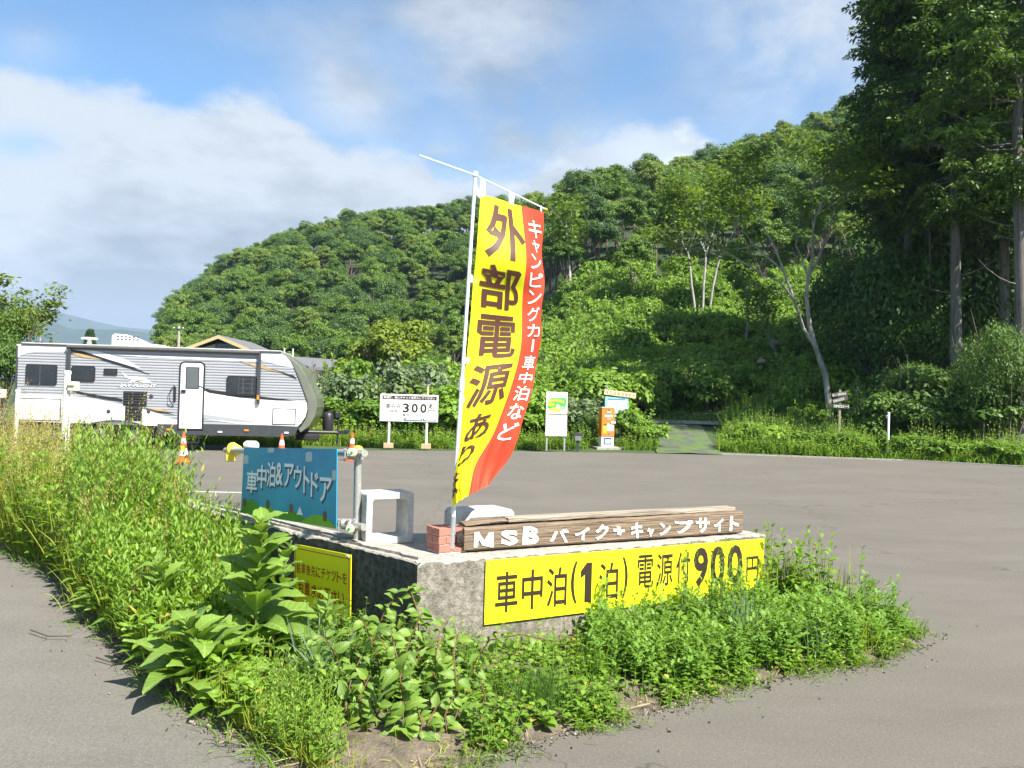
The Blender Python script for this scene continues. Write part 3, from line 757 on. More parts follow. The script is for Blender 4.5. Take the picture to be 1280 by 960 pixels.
# ------------------------------------------------------------------ timber beam with painted letters
M_TIMBER = mat('weathered_timber', (0.085, 0.055, 0.035), 0.8, 0, 7, col2=(0.26, 0.19, 0.125), bump=0.8, bscale=22, stretch=(0.25, 3.5, 3.5))
M_TIMBER2 = mat('grey_timber', (0.16, 0.125, 0.09), 0.85, 0, 7, col2=(0.42, 0.36, 0.28), bump=0.8, bscale=22, stretch=(0.25, 3.5, 3.5))
M_HANDPAINT = mat('white_brush_paint', (0.76, 0.76, 0.74), 0.6, 0, 40, 0.08, bump=0.3)
def beam():
    a, b = G(580, 692, WZ), G(928, 668, WZ)
    u = (b - a); L = u.length
    o = place('timber_beam', a + Vector((0, 0, 0.012)), u, label='brown weathered timber beam with white hand-painted lettering on top of the wall', cat='beam')
    rng = random.Random(5); h, dp = 0.155, 0.15; n = 40; vs = []; fs = []
    k = 8
    for i in range(n + 1):
        x = L * i / n; hh = h * lerp(0.98, 1.10, i / n) + rng.uniform(-.002, .002); e = 0.012
        gap = 0.012 * abs(math.sin(i * .9)) if i < 8 else 0
        for (y, z) in ((e, 0), (0, e), (0, hh - e), (e * 1.2, hh), (dp - e, hh - .002), (dp, hh - e), (dp, e), (dp - e, 0)):
            vs.append((x, y + rng.uniform(-.0015, .0015), z + rng.uniform(-.0015, .0015)))
    for i in range(n):
        for j in range(k): fs.append((i * k + j, i * k + (j + 1) % k, (i + 1) * k + (j + 1) % k, (i + 1) * k + j))
    fs += [tuple(range(k)), tuple(range(n * k, n * k + k))[::-1]]
    MB().add(vs, fs).build('squared_log', M_TIMBER, o)
    # hollow split at the near end: a dark rounded stub, and the long splinter lying along the top
    MB().lathe([(0.035, -0.055), (0.07, -0.045), (0.076, 0.0), (0.07, 0.02)], (-0.005, .075, .08), 14, Matrix.Rotation(rad(90), 3, 'Y')).build('end_stub', mat('charred_wood', (0.03, 0.02, 0.015), .9, 0, 20, .5, bump=.8), o)
    mb = MB(); vs = []; fs = []
    for i in range(13):
        t = i / 12; x = .02 + .62 * t; w_ = .05 * (1 - .5 * abs(t - .45)); z = h + .004 + .018 * math.sin(t * 3.1)
        for (y, zz) in ((.03, z), (.03 + w_, z + .012), (.1 + w_ * .5, z + .016), (.13, h + .002)): vs.append((x, y + rng.uniform(-.004, .004), zz + rng.uniform(-.003, .003)))
    for i in range(12):
        for j in range(4): fs.append((i * 4 + j, i * 4 + (j + 1) % 4, (i + 1) * 4 + (j + 1) % 4, (i + 1) * 4 + j))
    fs += [(0, 1, 2, 3), (51, 50, 49, 48)]
    mb.add(vs, fs).build('splinter', M_TIMBER, o)
    mb = MB(); mb.box((L * .56, .085, h + .028), (L * .84, .11, .03)); mb.build('top_plank', M_TIMBER2, o, bevel=.004)
    it = []
    S_ = [('M', 592, 617, .1, .72, .03), ('S', 626, 647, .12, .74, .05), ('B', 653, 673, .1, .85, .055), ('バ', 686, 710, .1, .68, .03), ('イ', 718, 736, .12, .70, .035), ('ク', 743, 760, .1, .78, .035),
          ('+', 766, 780, .25, .65, .05), ('キ', 788, 803, .05, .75, .035), ('ャ', 808, 817, .1, .5, .03), ('ン', 823, 838, .1, .7, .035), ('プ', 843, 866, .12, .78, .035), ('サ', 869, 886, .1, .82, .035), ('イ', 891, 904, .1, .75, .035), ('ト', 911, 923, .08, .8, .04)]
    aa, bb = Vector((a.x, a.y, 0)), Vector((b.x, b.y, 0))
    for ch, p0, p1, t0, t1, bd in S_:
        x0, x1 = wall_hit(p0, 675, aa, bb)[0], wall_hit(p1, 675, aa, bb)[0]
        sh = rng.uniform(-.12, .12); hh = h * 1.04; cx_ = (x0 + x1) / 2; cy_ = hh * (t0 + t1) / 2
        def wob(x, y, sh=sh, cx_=cx_, cy_=cy_): return x + sh * (y - cy_) + .003 * math.sin(y * 90 + cx_ * 7), y + .003 * math.sin(x * 70) - .07 * (x - cx_)
        it.append((ch, x0, x1, hh * (t0 + .03), hh * (t1 + .02), bd, wob))
    lettering('lettering', it, M_HANDPAINT, o, XZ(-0.002), 0.003)
beam()

# ------------------------------------------------------------------ stack of bricks
M_BRICK = mat('red_brick', (0.42, 0.13, 0.09), 0.85, 0, 25, col2=(0.60, 0.26, 0.19), bump=0.5)
M_MORTAR = mat('mortar', (0.55, 0.51, 0.46), 0.95, 0, 30, 0.2, bump=0.5)
bb_ = G(557, 691, WZ)
bo = place('brick_stand', Vector((bb_.x, bb_.y + .06, WZ)), Vector((dF.x, dF.y, 0)), label='small stack of red bricks holding the foot of the flag pole', cat='brick stack')
bme = None
for c_ in range(3):
    for k_, (x, w_) in enumerate(((-.052, .096), (.052, .096)) if c_ % 2 == 0 else ((-.078, .05), (0, .098), (.078, .05))):
        for yk in (-.05, .05):
            if bme is None: bme = MB().box((0, 0, 0), (1, 1, 1)).mesh('brick', M_BRICK)
            q = link('brick', bme, bo, (x + random.Random(c_ * 9 + k_).uniform(-.002, .002), yk, .012 + .024 + c_ * .052), None, (w_, .092, .043))
            bv = q.modifiers.new('bevel', 'BEVEL'); bv.width = .003; bv.segments = 1
MB().box((0, 0, .078), (.19, .18, .154)).build('mortar', M_MORTAR, bo)

# ------------------------------------------------------------------ banner: pole, cross bar, cloth
M_CLOTH_Y = None
def cloth_mat():
    M = bpy.data.materials.new('banner_cloth'); M.use_nodes = True; N = M.node_tree; b = N.nodes['Principled BSDF']; out = N.nodes['Material Output']
    at = N.nodes.new('ShaderNodeAttribute'); at.attribute_name = 's'
    lt = N.nodes.new('ShaderNodeMath'); lt.operation = 'GREATER_THAN'; N.links.new(at.outputs['Fac'], lt.inputs[0]); lt.inputs[1].default_value = 0.5
    mx_ = N.nodes.new('ShaderNodeMix'); mx_.data_type = 'RGBA'; N.links.new(lt.outputs[0], mx_.inputs[0]); mx_.inputs[6].default_value = (0.86, 0.84, 0.01, 1); mx_.inputs[7].default_value = (0.68, 0.070, 0.028, 1)
    co = N.nodes.new('ShaderNodeTexCoord'); nz = N.nodes.new('ShaderNodeTexNoise'); nz.inputs['Scale'].default_value = 900; N.links.new(co.outputs['Object'], nz.inputs['Vector'])
    bp = N.nodes.new('ShaderNodeBump'); bp.inputs['Strength'].default_value = .15; bp.inputs['Distance'].default_value = .001; N.links.new(nz.outputs['Fac'], bp.inputs['Height']); N.links.new(bp.outputs[0], b.inputs['Normal'])
    N.links.new(mx_.outputs[2], b.inputs['Base Color']); b.inputs['Roughness'].default_value = .7
    tr = N.nodes.new('ShaderNodeBsdfTranslucent'); N.links.new(mx_.outputs[2], tr.inputs['Color'])
    ms = N.nodes.new('ShaderNodeMixShader'); ms.inputs[0].default_value = .25; N.links.new(b.outputs[0], ms.inputs[1]); N.links.new(tr.outputs[0], ms.inputs[2]); N.links.new(ms.outputs[0], out.inputs[0])
    return M
def banner():
    base = P(565, 690, 5.5); base.z = WZ + .16
    o = empty('banner_flag', base, 0, 'tall yellow and orange banner flag with Japanese lettering on a white pole', 'flag')
    def loc(p): return p - base
    p0 = loc(P(565, 668, 5.5)); p1 = loc(P(594, 221, 5.5)); d_ = p1 - p0
    MB().tube([p0 - d_ * .04, p0 + d_ * .05], .019, 12).build('pole_sleeve', mat('grey_plastic', (.25, .27, .29), .5, 0, 9, .1), o, smooth=True)
    MB().tube([p0, p0 + d_ * .42], .014, 12).build('lower_pole', M_PVC, o, smooth=True)
    MB().tube([p0 + d_ * .40, p0 + d_ * .435], .0185, 12).build('pole_joint', M_PVC, o, smooth=True)
    MB().tube([p0 + d_ * .42, p1], .0115, 12).build('upper_pole', M_PVC, o, smooth=True)
    MB().lathe([(.012, 0), (.018, .003), (.018, .03), (.008, .036)], p1, 12).build('pole_cap', M_PVC, o, smooth=True)
    b0 = loc(P(524, 194, 5.2)); bm_ = loc(P(594, 219, 5.5)); b1 = loc(P(681, 261, 5.95))
    MB().tube([b0, bm_, b1], .0055, 8).build('cross_bar', M_PVC, o, smooth=True)
    MB().tube([b1, b1 + (b1 - bm_).normalized() * .02], .009, 8).build('bar_tip', mat('yellow_plastic', (.75, .5, .02), .4, 0, 9, .1), o)
    rows = [(0, (601, 243, 5.5), (652, 257, 5.72), (679, 266, 5.92)), (.1, (598, 281, 5.49), (655, 294, 5.70), (679, 303, 5.93)), (.2, (595, 320, 5.48), (657, 332, 5.63), (679.5, 338, 5.92)), (.3, (591, 360, 5.49), (654, 370, 5.72), (678, 372, 5.88)),
            (.4, (588, 400, 5.5), (652, 405, 5.78), (677, 405, 5.90)), (.5, (584, 440, 5.5), (650, 437, 5.78), (674, 437, 5.98)), (.6, (580, 478, 5.5), (644, 467, 5.72), (669, 468, 5.95)),
            (.7, (576, 515, 5.5), (632, 503, 5.66), (660, 503, 5.9)), (.8, (572, 556, 5.5), (616, 543, 5.60), (649, 542, 5.80)), (.9, (568.5, 598, 5.5), (594, 583, 5.54), (631, 582, 5.72)), (1, (566, 638, 5.5), (584, 620, 5.47), (612, 607, 5.62))]
    def cat(a, b, c, d, t): return .5 * ((2 * b) + (c - a) * t + (2 * a - 5 * b + 4 * c - d) * t * t + (3 * b - a - 3 * c + d) * t ** 3)
    SM = .66
    R3 = [[np.array(loc(P(*c))) for c in r[1:]] for r in rows]
    def surf(s, t):
        i = min(9, max(0, int(t * 10))); f = t * 10 - i
        col = [cat(R3[max(0, i - 1)][j], R3[i][j], R3[i + 1][j], R3[min(10, i + 2)][j], f) for j in range(3)]
        # quadratic through left, seam, right
        a, b, c = col; l0 = (s - SM) * (s - 1) / (SM); l1 = s * (s - 1) / (SM * (SM - 1)); l2 = s * (s - SM) / (1 - SM)
        q = a * l0 + b * l1 + c * l2
        w = .012 * math.sin(9 * s + 16 * t) * s + .010 * math.sin(23 * t - 5 * s + 1) * min(1, s * 2) + (.016 * math.sin(14 * (s * 1.4 - t * 1.1) * 2.2) * ss(.62, .95, t) * min(1, s * 3))
        q = q + np.array((0.25, -1, 0)) * w + np.array((0.006, 0, 0)) * math.sin(31 * t) * (1 if s > .9 else 0)
        return Vector(q)
    def off(s, t, e):
        p = surf(s, t); du = surf(min(1, s + .01), t) - surf(max(0, s - .01), t); dv = surf(s, min(1, t + .01)) - surf(s, max(0, t - .01))
        n = du.cross(dv).normalized()
        if n.dot(EYE - base - p) < 0: n = -n
        return p + n * e
    ns, nt = 36, 110
    svals = [SM * i / 23 for i in range(24)] + [SM + (1 - SM) * i / 13 for i in range(1, 14)]
    vs = [surf(s, j / nt) for j in range(nt + 1) for s in svals]; k = len(svals)
    fs = [(j * k + i, j * k + i + 1, (j + 1) * k + i + 1, (j + 1) * k + i) for j in range(nt) for i in range(k - 1)]
    me = bpy.data.meshes.new('cloth'); me.from_pydata(vs, [], fs)
    at = me.attributes.new('s', 'FLOAT', 'FACE'); at.data.foreach_set('value', [0.0 if svals[i] < SM - 1e-4 else 1.0 for j in range(nt) for i in range(k - 1)])
    me.materials.append(cloth_mat()); me.polygons.foreach_set('use_smooth', [True] * len(fs)); me.update()
    link('cloth', me, o)
    def cloth_text(name, items, m_, e=.0035):
        mb = MB()
        for ch, s0, s1, t0, t1, bd in items:
            vs, fs_, _ = glyphs(ch, bd)
            bm = bmesh.new(); vv = [bm.verts.new((s0 + (s1 - s0) * v[0], t1 + (t0 - t1) * v[1], 0)) for v in vs]
            for f in fs_:
                try: bm.faces.new([vv[i] for i in f])
                except ValueError: pass
            for ax, lo, hi, st in ((0, s0, s1, .028), (1, t0, t1, .0095)):
                x = lo + st
                while x < hi:
                    co = [0, 0, 0]; co[ax] = x; no = [0, 0, 0]; no[ax] = 1
                    bmesh.ops.bisect_plane(bm, geom=bm.verts[:] + bm.edges[:] + bm.faces[:], plane_co=co, plane_no=no); x += st
            bm.verts.index_update()
            mb.add([off(v.co.x, v.co.y, e) for v in bm.verts], [tuple(v.index for v in f.verts) for f in bm.faces]); bm.free()
        mb.build(name, m_, o)
    cloth_text('main_lettering', [('外', .10, .66, .030, .195, .025), ('部', .07, .60, .215, .355, .02), ('電', .08, .58, .375, .53, .018), ('源', .06, .60, .55, .70, .018), ('あ', .17, .55, .725, .81, .02), ('り', .16, .52, .82, .885, .03), ('ま', .02, .40, .895, .965, .02)], M_BROWNINK)
    s = 'キャンピングカー車中泊など'; it = []
    tt = [(.045, .095), (.105, .145), (.155, .205), (.215, .265), (.275, .325), (.335, .39), (.40, .45), (.46, .51), (.525, .585), (.595, .635), (.645, .695), (.705, .755), (.765, .82)]
    for ch, (t0, t1) in zip(s, tt):
        a, b = (.74, .96) if ch not in 'ャ' else (.78, .94)
        if ch == 'ー': ch, a, b = '|', .83, .87
        it.append((ch, a, b, t0, t1, .012))
    cloth_text('side_lettering', it, M_WHITE)
    # tabs that hold the cloth to the bar and to the pole
    def tab(q, r, w_=.018):
        mb = MB(); q, r = Vector(q), Vector(r); d2 = (r - q).normalized(); sx_ = Vector((0, 0, 1)) if abs(d2.z) < .7 else Vector((.8, .5, 0)).normalized()
        sx_ = (sx_ - d2 * sx_.dot(d2)).normalized(); n_ = d2.cross(sx_).normalized() * .0025
        mb.add([q - sx_ * w_ - n_, q + sx_ * w_ - n_, r + sx_ * w_ - n_, r - sx_ * w_ - n_, q - sx_ * w_ + n_, q + sx_ * w_ + n_, r + sx_ * w_ + n_, r - sx_ * w_ + n_],
               [(0, 1, 2, 3), (7, 6, 5, 4), (0, 4, 5, 1), (1, 5, 6, 2), (2, 6, 7, 3), (3, 7, 4, 0)])
        mb.build('tab', M_PVC, o)
    for s_, (x, y, D_) in ((.03, (604, 224, 5.53)), (.5, (640, 242, 5.72)), (.95, (677, 260, 5.92))): tab(surf(s_, .008), loc(P(x, y, D_)))
    for t_, yp in ((.01, 236), (.28, 346), (.53, 451), (.66, 500), (.92, 606)):
        f_ = (yp - 221) / (668 - 221); tab(surf(.03, t_), p1.lerp(p0, f_), .02)
banner()

# ------------------------------------------------------------------ precast concrete blocks
def block(name, loc, axis_deg, w, h, dp, th, ch, label, group=None):
    ax = rad(axis_deg); ux = Vector((math.cos(ax), -math.sin(ax), 0))
    o = place(name, loc, ux, label=label, cat='concrete block', group=group)
    def ring(w_, h_, c): return [(-w_ + c, -h_), (w_ - c, -h_), (w_, -h_ + c), (w_, h_ - c), (w_ - c, h_), (-w_ + c, h_), (-w_, h_ - c), (-w_, -h_ + c)]
    ou, inn = ring(w / 2, h / 2, ch), ring(w / 2 - th, h / 2 - th, ch * .9)
    vs = []
    for y in (0, dp):
        for r_ in (ou, inn): vs += [(x, y, z + h / 2) for x, z in r_]
    fs = []
    for i in range(8):
        j = (i + 1) % 8
        fs += [(i, j, 8 + j, 8 + i), (16 + i, 24 + i, 24 + j, 16 + j), (i, 16 + i, 16 + j, j), (8 + i, 8 + j, 24 + j, 24 + i)]
    MB().add(vs, fs).build('box_frame', M_PRECAST, o, bevel=.005)
    return o
q = G(487, 678, WZ); block('concrete_block', Vector((q.x, q.y, WZ - .01)), -29, .345, .35, .22, .045, .014, 'upright hollow square concrete block on the wall top beside the pipe frame')
q = P(610, 660, 5.95); block('concrete_block', Vector((q.x, q.y, WZ - .01)), -30, .42, .235, .27, .05, .025, 'low wide hollow concrete block behind the bricks and the timber beam')

# ------------------------------------------------------------------ pipe frame and blue sign
M_CREAM = mat('cream_plastic', (.72, .66, .42), .5, 0, 12, .1); M_CAPY = mat('yellow_rubber', (.78, .60, .06), .5, 0, 9, .12); M_GREEN = mat('green_plastic', (.01, .33, .16), .5, 0, 9, .1)
def pipe_frame():
    q = P(446, 670, 5.86); base = Vector((q.x, q.y, WZ))
    o = empty('pipe_frame', base, 0, 'galvanised scaffold pipe frame with yellow caps standing on the wall', 'pipe frame')
    L = lambda px, py, D: P(px, py, D) - base
    MB().tube([Vector((0, 0, 0)), L(447.5, 563, 5.86)], .026, 16).build('post', M_GALV, o, smooth=True)
    MB().tube([L(313, 640, 7.03), L(314, 556, 7.03)], .026, 12).build('post', M_GALV, o, smooth=True)
    MB().tube([L(282, 563, 7.55), L(456, 566.5, 5.72)], .0245, 16).build('rail', M_GALV, o, smooth=True)
    MB().tube([L(312, 636, 7.0), L(455, 659, 5.70)], .0245, 16).build('rail', M_GALV, o, smooth=True)
    # end caps facing the camera
    for (px, py) in ((445, 565.5), (441.5, 660)):
        c = L(px, py, 5.79); d_ = Vector((-.25, -1, 0.02)).normalized()
        e = empty('pipe_end', (0, 0, 0)); e.parent = o
        MB().tube([c + d_ * -.10, c + d_ * .05], .024, 14).build('pipe', M_GALV, e, smooth=True)
        MB().tube([c + d_ * .045, c + d_ * .06, c + d_ * .068], [.030, .030, .022], 16).build('cap', M_CREAM, e, smooth=True)
        MB().tube([c + d_ * .066, c + d_ * .072], .0095, 12).build('cap_dot', M_GREEN, e)
    MB().lathe([(.034, -.03), (.036, 0), (.030, .018), (.014, .027)], L(447.5, 562, 5.86), 14).build('post_cap', M_CAPY, o, smooth=True)
    # yellow protective sleeve and white clamp at the far end of the top rail
    a = L(291, 562.5, 7.48)
    mb = MB(); Mr = Matrix.Rotation(rad(90), 3, 'Y') @ Matrix.Rotation(rad(0), 3, 'X')
    mb.lathe([(.03, -.05), (.062, -.03), (.068, .01), (.045, .05), (.03, .075)], a, 14, Mr)
    mb.box(a + Vector((-.01, -.02, -.055)), (.07, .06, .09)); mb.build('clamp_sleeve', M_CAPY, o, bevel=.008, smooth=True)
    MB().lathe([(.02, -.06), (.036, -.04), (.036, .04), (.02, .06)], L(314, 556.5, 7.0), 12, Mr).build('clamp', M_PVC, o, smooth=True)
    # couplers: split clamps with bolts
    for (px, py) in ((441, 568), (433, 655)):
        c = L(px, py, 5.83); mb = MB()
        mb.lathe([(.030, -.035), (.037, -.032), (.037, .032), (.030, .035)], c, 14, Mr)
        mb.lathe([(.032, -.03), (.039, -.027), (.039, .027), (.032, .03)], c + Vector((.035, .01, -.01)), 14)
        for dx in (-.045, .02, .06): mb.tube([c + Vector((dx, -.045, .03)), c + Vector((dx, -.045, -.045))], .007, 8); mb.box(c + Vector((dx, -.045, .034)), (.02, .018, .014))
        mb.build('coupler', M_GALV, o, bevel=.002)
pipe_frame()

def blue_sign():
    tl, tr_, br, bl = P(305, 559.5, 6.93), P(421, 561, 5.69), P(420, 661, 5.69), P(301, 641, 6.93)
    ux = (tr_ - tl); w = ux.length; o = place('outdoor_sign', bl, br - bl, label='blue printed sign with white lettering and green hills tied to the pipe frame', cat='sign')
    inv = o.matrix_world.inverted(); q4 = [inv @ p for p in (bl, br, tr_, tl)]
    def Q(u, v, out=0.0):
        a = q4[0].lerp(q4[1], u); b = q4[3].lerp(q4[2], u); p = a.lerp(b, v); return Vector((p.x, p.y - out, p.z))
    mb = MB(); NU = 16; gv = [Q(i / NU, j / NU, e) for e in (0, -.006) for j in range(NU + 1) for i in range(NU + 1)]; K_ = (NU + 1) ** 2
    gf = [tuple(e * K_ + v for v in (j * (NU + 1) + i, j * (NU + 1) + i + 1, (j + 1) * (NU + 1) + i + 1, (j + 1) * (NU + 1) + i)) for e in (0, 1) for j in range(NU) for i in range(NU)]
    rim_ = [i for i in range(NU)] + [j * (NU + 1) + NU for j in range(NU)] + [NU * (NU + 1) + NU - i for i in range(NU)] + [(NU - j) * (NU + 1) for j in range(NU)]
    gf += [(a, b, b + K_, a + K_) for a, b in zip(rim_, rim_[1:] + rim_[:1])]
    mb.add(gv, gf)
    mb.build('panel', mat('blue_print', (0.002, 0.20, 0.42), .35, 0, 2.2, col2=(0.004, .33, .52), detail=3), o)
    def uv(px, py):   # photo pixel -> fraction of the printed panel
        v = .5; u = .5
        for _ in range(6):
            # the four corners as a bilinear patch
            x0, x1 = lerp(301, 305, v), lerp(420, 421, v); u_ = (px - x0) / (x1 - x0)
            y0, y1 = lerp(641, 661, u_), lerp(559.5, 561, u_); v = (py - y0) / (y1 - y0)
        u_ = u_ / (u_ + (1 - u_) * (5.69 / 6.93)) if 0 < u_ < 1 else u_   # perspective along the panel
        return u_, v
    pl_ = lambda x, y, out: Q(x, y, out)
    glyphs_px = [('車', 309, 321, 588, 617), ('中', 322, 333, 581, 611), ('泊', 334.5, 344, 577, 609), ('&', 345.5, 353.5, 578, 607), ('ア', 356, 367, 579, 609), ('ウ', 368, 377, 582, 611), ('ト', 380, 387, 583, 617), ('ド', 389, 398, 590, 622), ('ア', 400, 415, 596, 629)]
    it, sh = [], []
    for ch, a, b, c, d_ in glyphs_px:
        u0, v1 = uv(a, c); u1, v0 = uv(b, d_); it.append((ch, u0, u1, v0, v1, .02)); sh.append((ch, u0 + .006, u1 + .012, v0 - .03, v1 - .02, .03))
    lettering('lettering_shadow', sh, mat('navy_print', (.01, .04, .09), .4, 0, 9, .1), o, pl_, .0008)
    lettering('lettering', it, mat('pale_print', (.78, .82, .86), .4, 0, 9, .05), o, pl_, .0022)
    def poly(name, pts_, m_, e):
        mb = MB(); mb.add([Q(*uv(*p), e) for p in pts_], [tuple(range(len(pts_)))]); return mb.build(name, m_, o)
    g1 = mat('green_print', (.05, .25, .015), .4, 0, 6, .15); g2 = mat('light_green_print', (.17, .40, .02), .4, 0, 6, .15)
    poly('printed_hill', [(301.2, 640), (302, 634), (308, 627), (314, 623.5), (321, 629), (326, 638), (331, 636), (338, 640), (343, 646), (345, 648.5)], g1, .0007)
    poly('printed_hill', [(322, 644.5), (326, 637), (332, 632.5), (338, 634), (345, 641), (349, 648.5)], g2, .001)
    poly('printed_hill', [(347, 648.5), (353, 641), (362, 638), (370, 640), (380, 647), (388, 655.3)], g1, .0012)
    poly('printed_hill', [(376, 653.5), (383, 647), (393, 643), (403, 645), (411, 650), (419.5, 659), (419.8, 660.5)], g2, .0014)
    for (x, y, s_) in ((306, 622, 1), (335, 624, 1.1), (364, 629, 1.1), (406, 638, 1.3)):
        poly('printed_tree', [(x - 1.6 * s_, y + 10 * s_), (x - 2.2 * s_, y + 3 * s_), (x - .3, y), (x + 2 * s_, y + 3 * s_), (x + 1.8 * s_, y + 11 * s_)], mat('brown_print', (.12, .05, .02), .4, 0, 9, .2), .0018)
    poly('printed_tent', [(371, 643), (375, 633), (379, 644)], mat('pale_print', (.62, .68, .74)), .002)
    pm = mat('grey_sticker', (.42, .52, .55), .5, 0, 12, .08)
    for (x, y, rx, ry) in ((308, 574.5, 3, 5.4), (339, 562.6, 4, 3), (386.5, 571, 4.2, 6.2), (418, 594, 2.6, 6.5)):
        poly('sticker', [(x + rx * (1 if abs(math.cos(a)) > .5 else .6) * math.copysign(1, math.cos(a)) * min(1, abs(math.cos(a)) * 1.5), y + ry * math.copysign(min(1, abs(math.sin(a)) * 1.3), math.sin(a))) for a in [i * math.pi / 6 + .1 for i in range(12)]], pm, .002)
blue_sign()

# ------------------------------------------------------------------ travel trailer
M_SIDING = mat('silver_siding', (.38, .39, .41), .35, .25, 1.5, .05)
M_TWHITE = mat('trailer_white', (.76, .76, .76), .3, 0, 2, .03, coat=.4)
M_DKGREY = mat('dark_grey_trim', (.045, .048, .052), .5, 0, 8, .2)
M_CAPF = mat('front_cap_green_grey', (.15, .16, .125), .35, 0, 2, .12, coat=.3)
M_GOLD = mat('tan_stripe', (.42, .29, .12), .4, 0, 8, .1)
M_ORANGE_L = mat('amber_lens', (.85, .25, .02), .3, 0, 20, .1)
M_TYRE = mat('tyre_rubber', (.012, .012, .012), .8, 0, 30, .3, bump=.3)
def trailer():
    A3, B3 = P(20, 500, 23.5), P(385, 500, 24.5); A3.z = B3.z = 0
    u = (B3 - A3).normalized()
    o = place('travel_trailer', A3, u, label='silver and white travel trailer with dark windows parked behind the tall grass', cat='travel trailer')
    def h(px, py): return wall_hit(px, py, A3, B3)
    L = lambda pts_: [h(*p) for p in pts_]
    zt_, zb = 2.86, .745
    xe = h(385, 503)[0]
    outline = [(0, zb), (h(372, 534)[0], zb)] + L([(377, 530), (382, 522), (384.5, 512), (384, 503), (380.5, 492), (376, 480), (370.5, 466), (364, 453), (357, 445)]) + [(h(350, 441)[0], zt_), (0.05, zt_ + .0), (0, zt_ - .06)]
    MB().prism(outline, 0.02, 2.38).build('body', M_TWHITE, o, bevel=.01)
    # corrugated aluminium: one ridge after another down the side
    def xmax(z):
        best = 0
        for (a, b), (c, d_) in zip(outline, outline[1:]):
            if (b - z) * (d_ - z) <= 0 and abs(b - d_) > 1e-6: best = max(best, a + (c - a) * (z - b) / (d_ - b))
        return best
    mb = MB(); n = 27; z = zb; st = (zt_ - .02 - zb) / n
    for i in range(n):
        z0, z1 = z, z + st; xa, xb = min(xmax(z0 + .01), xmax(z1 - .005)) - .015, 0.015
        ys = [(0.018, z0), (0.002, z0 + st * .18), (0, z0 + st * .35), (.004, z0 + st * .78), (0.018, z0 + st * .92), (0.018, z1)]
        vs = [(xb, y, zz) for y, zz in ys] + [(xa, y, zz) for y, zz in ys]
        mb.add(vs, [(j, j + 6, j + 7, j + 1) for j in range(5)]); z = z1
    mb.build('siding', M_SIDING, o)
    def patch(name, pts_, m_, y=0.0, px=True):
        poly = L(pts_) if px else pts_
        return MB().prism(poly, -.004 - y, .012).build(name, m_, o)
    patch('white_panel', [(20, 492.5), (60, 493.5), (92, 495.5), (125, 500), (152, 506), (185, 513), (221, 526), (221, 533.2), (20, 526.2)], M_TWHITE)
    patch('white_panel', [(243, 483), (262, 487), (290, 492), (325, 496.5), (383.5, 503), (384, 512), (381.5, 521.5), (376, 529), (372, 533), (300, 530), (258, 524), (243, 521)], M_TWHITE)
    patch('white_panel', [(21, 430), (85, 432.3), (85, 439.5), (48, 439.5), (34, 441), (25, 444.5), (20.5, 447.5)], M_TWHITE)
    patch('white_panel', [(326, 440.5), (350, 441), (357, 445), (363, 452.5), (367, 460), (352, 457), (326, 450)], M_TWHITE)
    patch('white_swoosh', [(92, 437.5), (120, 438.5), (137, 443), (158, 450), (176, 461), (150, 454), (120, 446), (98, 442)], M_TWHITE, .002)
    patch('white_swoosh', [(135, 443), (322, 449.5), (322, 452), (200, 447.5)], M_TWHITE, .002)
    patch('black_swoosh', [(84, 436.5), (104, 439), (135, 449), (160, 456.5), (187, 468), (158, 459.5), (130, 451), (100, 442)], M_BLACK, .004)
    patch('tan_swoosh', [(90, 439.5), (112, 445), (128, 449.5), (105, 447), (92, 443)], M_GOLD, .006)
    patch('black_swoosh', [(92, 488), (120, 493.5), (153, 498.5), (153, 502.5), (118, 497), (92, 490)], M_BLACK, .004)
    patch('black_swoosh', [(243, 491 - 9), (262, 490 - 3), (285, 490), (330, 496), (370, 501), (345, 500.5), (300, 497), (262, 491)], M_BLACK, .006)
    patch('grey_swoosh', [(222, 512), (250, 517), (300, 524), (330, 528), (300, 528), (250, 522.5), (222, 517)], mat('mid_grey_stripe', (.33, .34, .35), .4, 0, 4, .04), .004)
    patch('black_swoosh', [(178, 510), (200, 514), (218, 518), (200, 516)], M_BLACK, .006)
    patch('tan_swoosh', [(180, 509), (198, 511), (216, 515), (196, 513.5)], M_GOLD, .006)
    patch('tan_swoosh', [(300, 451.5), (326, 456.5), (345, 463), (362, 468), (340, 463.5), (318, 458)], M_GOLD, .006)
    patch('black_swoosh', [(330, 459), (352, 466), (371, 474), (368, 470), (350, 464)], M_BLACK, .006)
    # brand lettering and the bird emblem
    it = []
    x0, z0 = h(149, 483.5); x1, z1 = h(195, 480.5)
    def sl(x, y, z0=z0): return x + (y - z0) * .35, y
    for a_ in ((.03, M_BLACK, .006, .012), (0.0, M_TWHITE, .009, 0)):
        e = a_[3]
        lettering('lettering' if a_[1] is M_TWHITE else 'lettering_outline', [('JAY FLIGHT', x0 - e, x1 + e, z0 - .02 - e, z0 + .095 + e, .03 + a_[0], sl)], a_[1], o, XZ(0), a_[2])
    patch('bird_emblem', [(152, 465.5), (160, 471), (170, 471), (182, 473), (189, 478.5), (180, 479), (172, 476), (160, 479), (166, 474.5), (157, 472)], M_TWHITE, .006)
    patch('bird_emblem_detail', [(168, 475), (176, 474), (184, 477.5), (176, 476.5)], M_GOLD, .009)
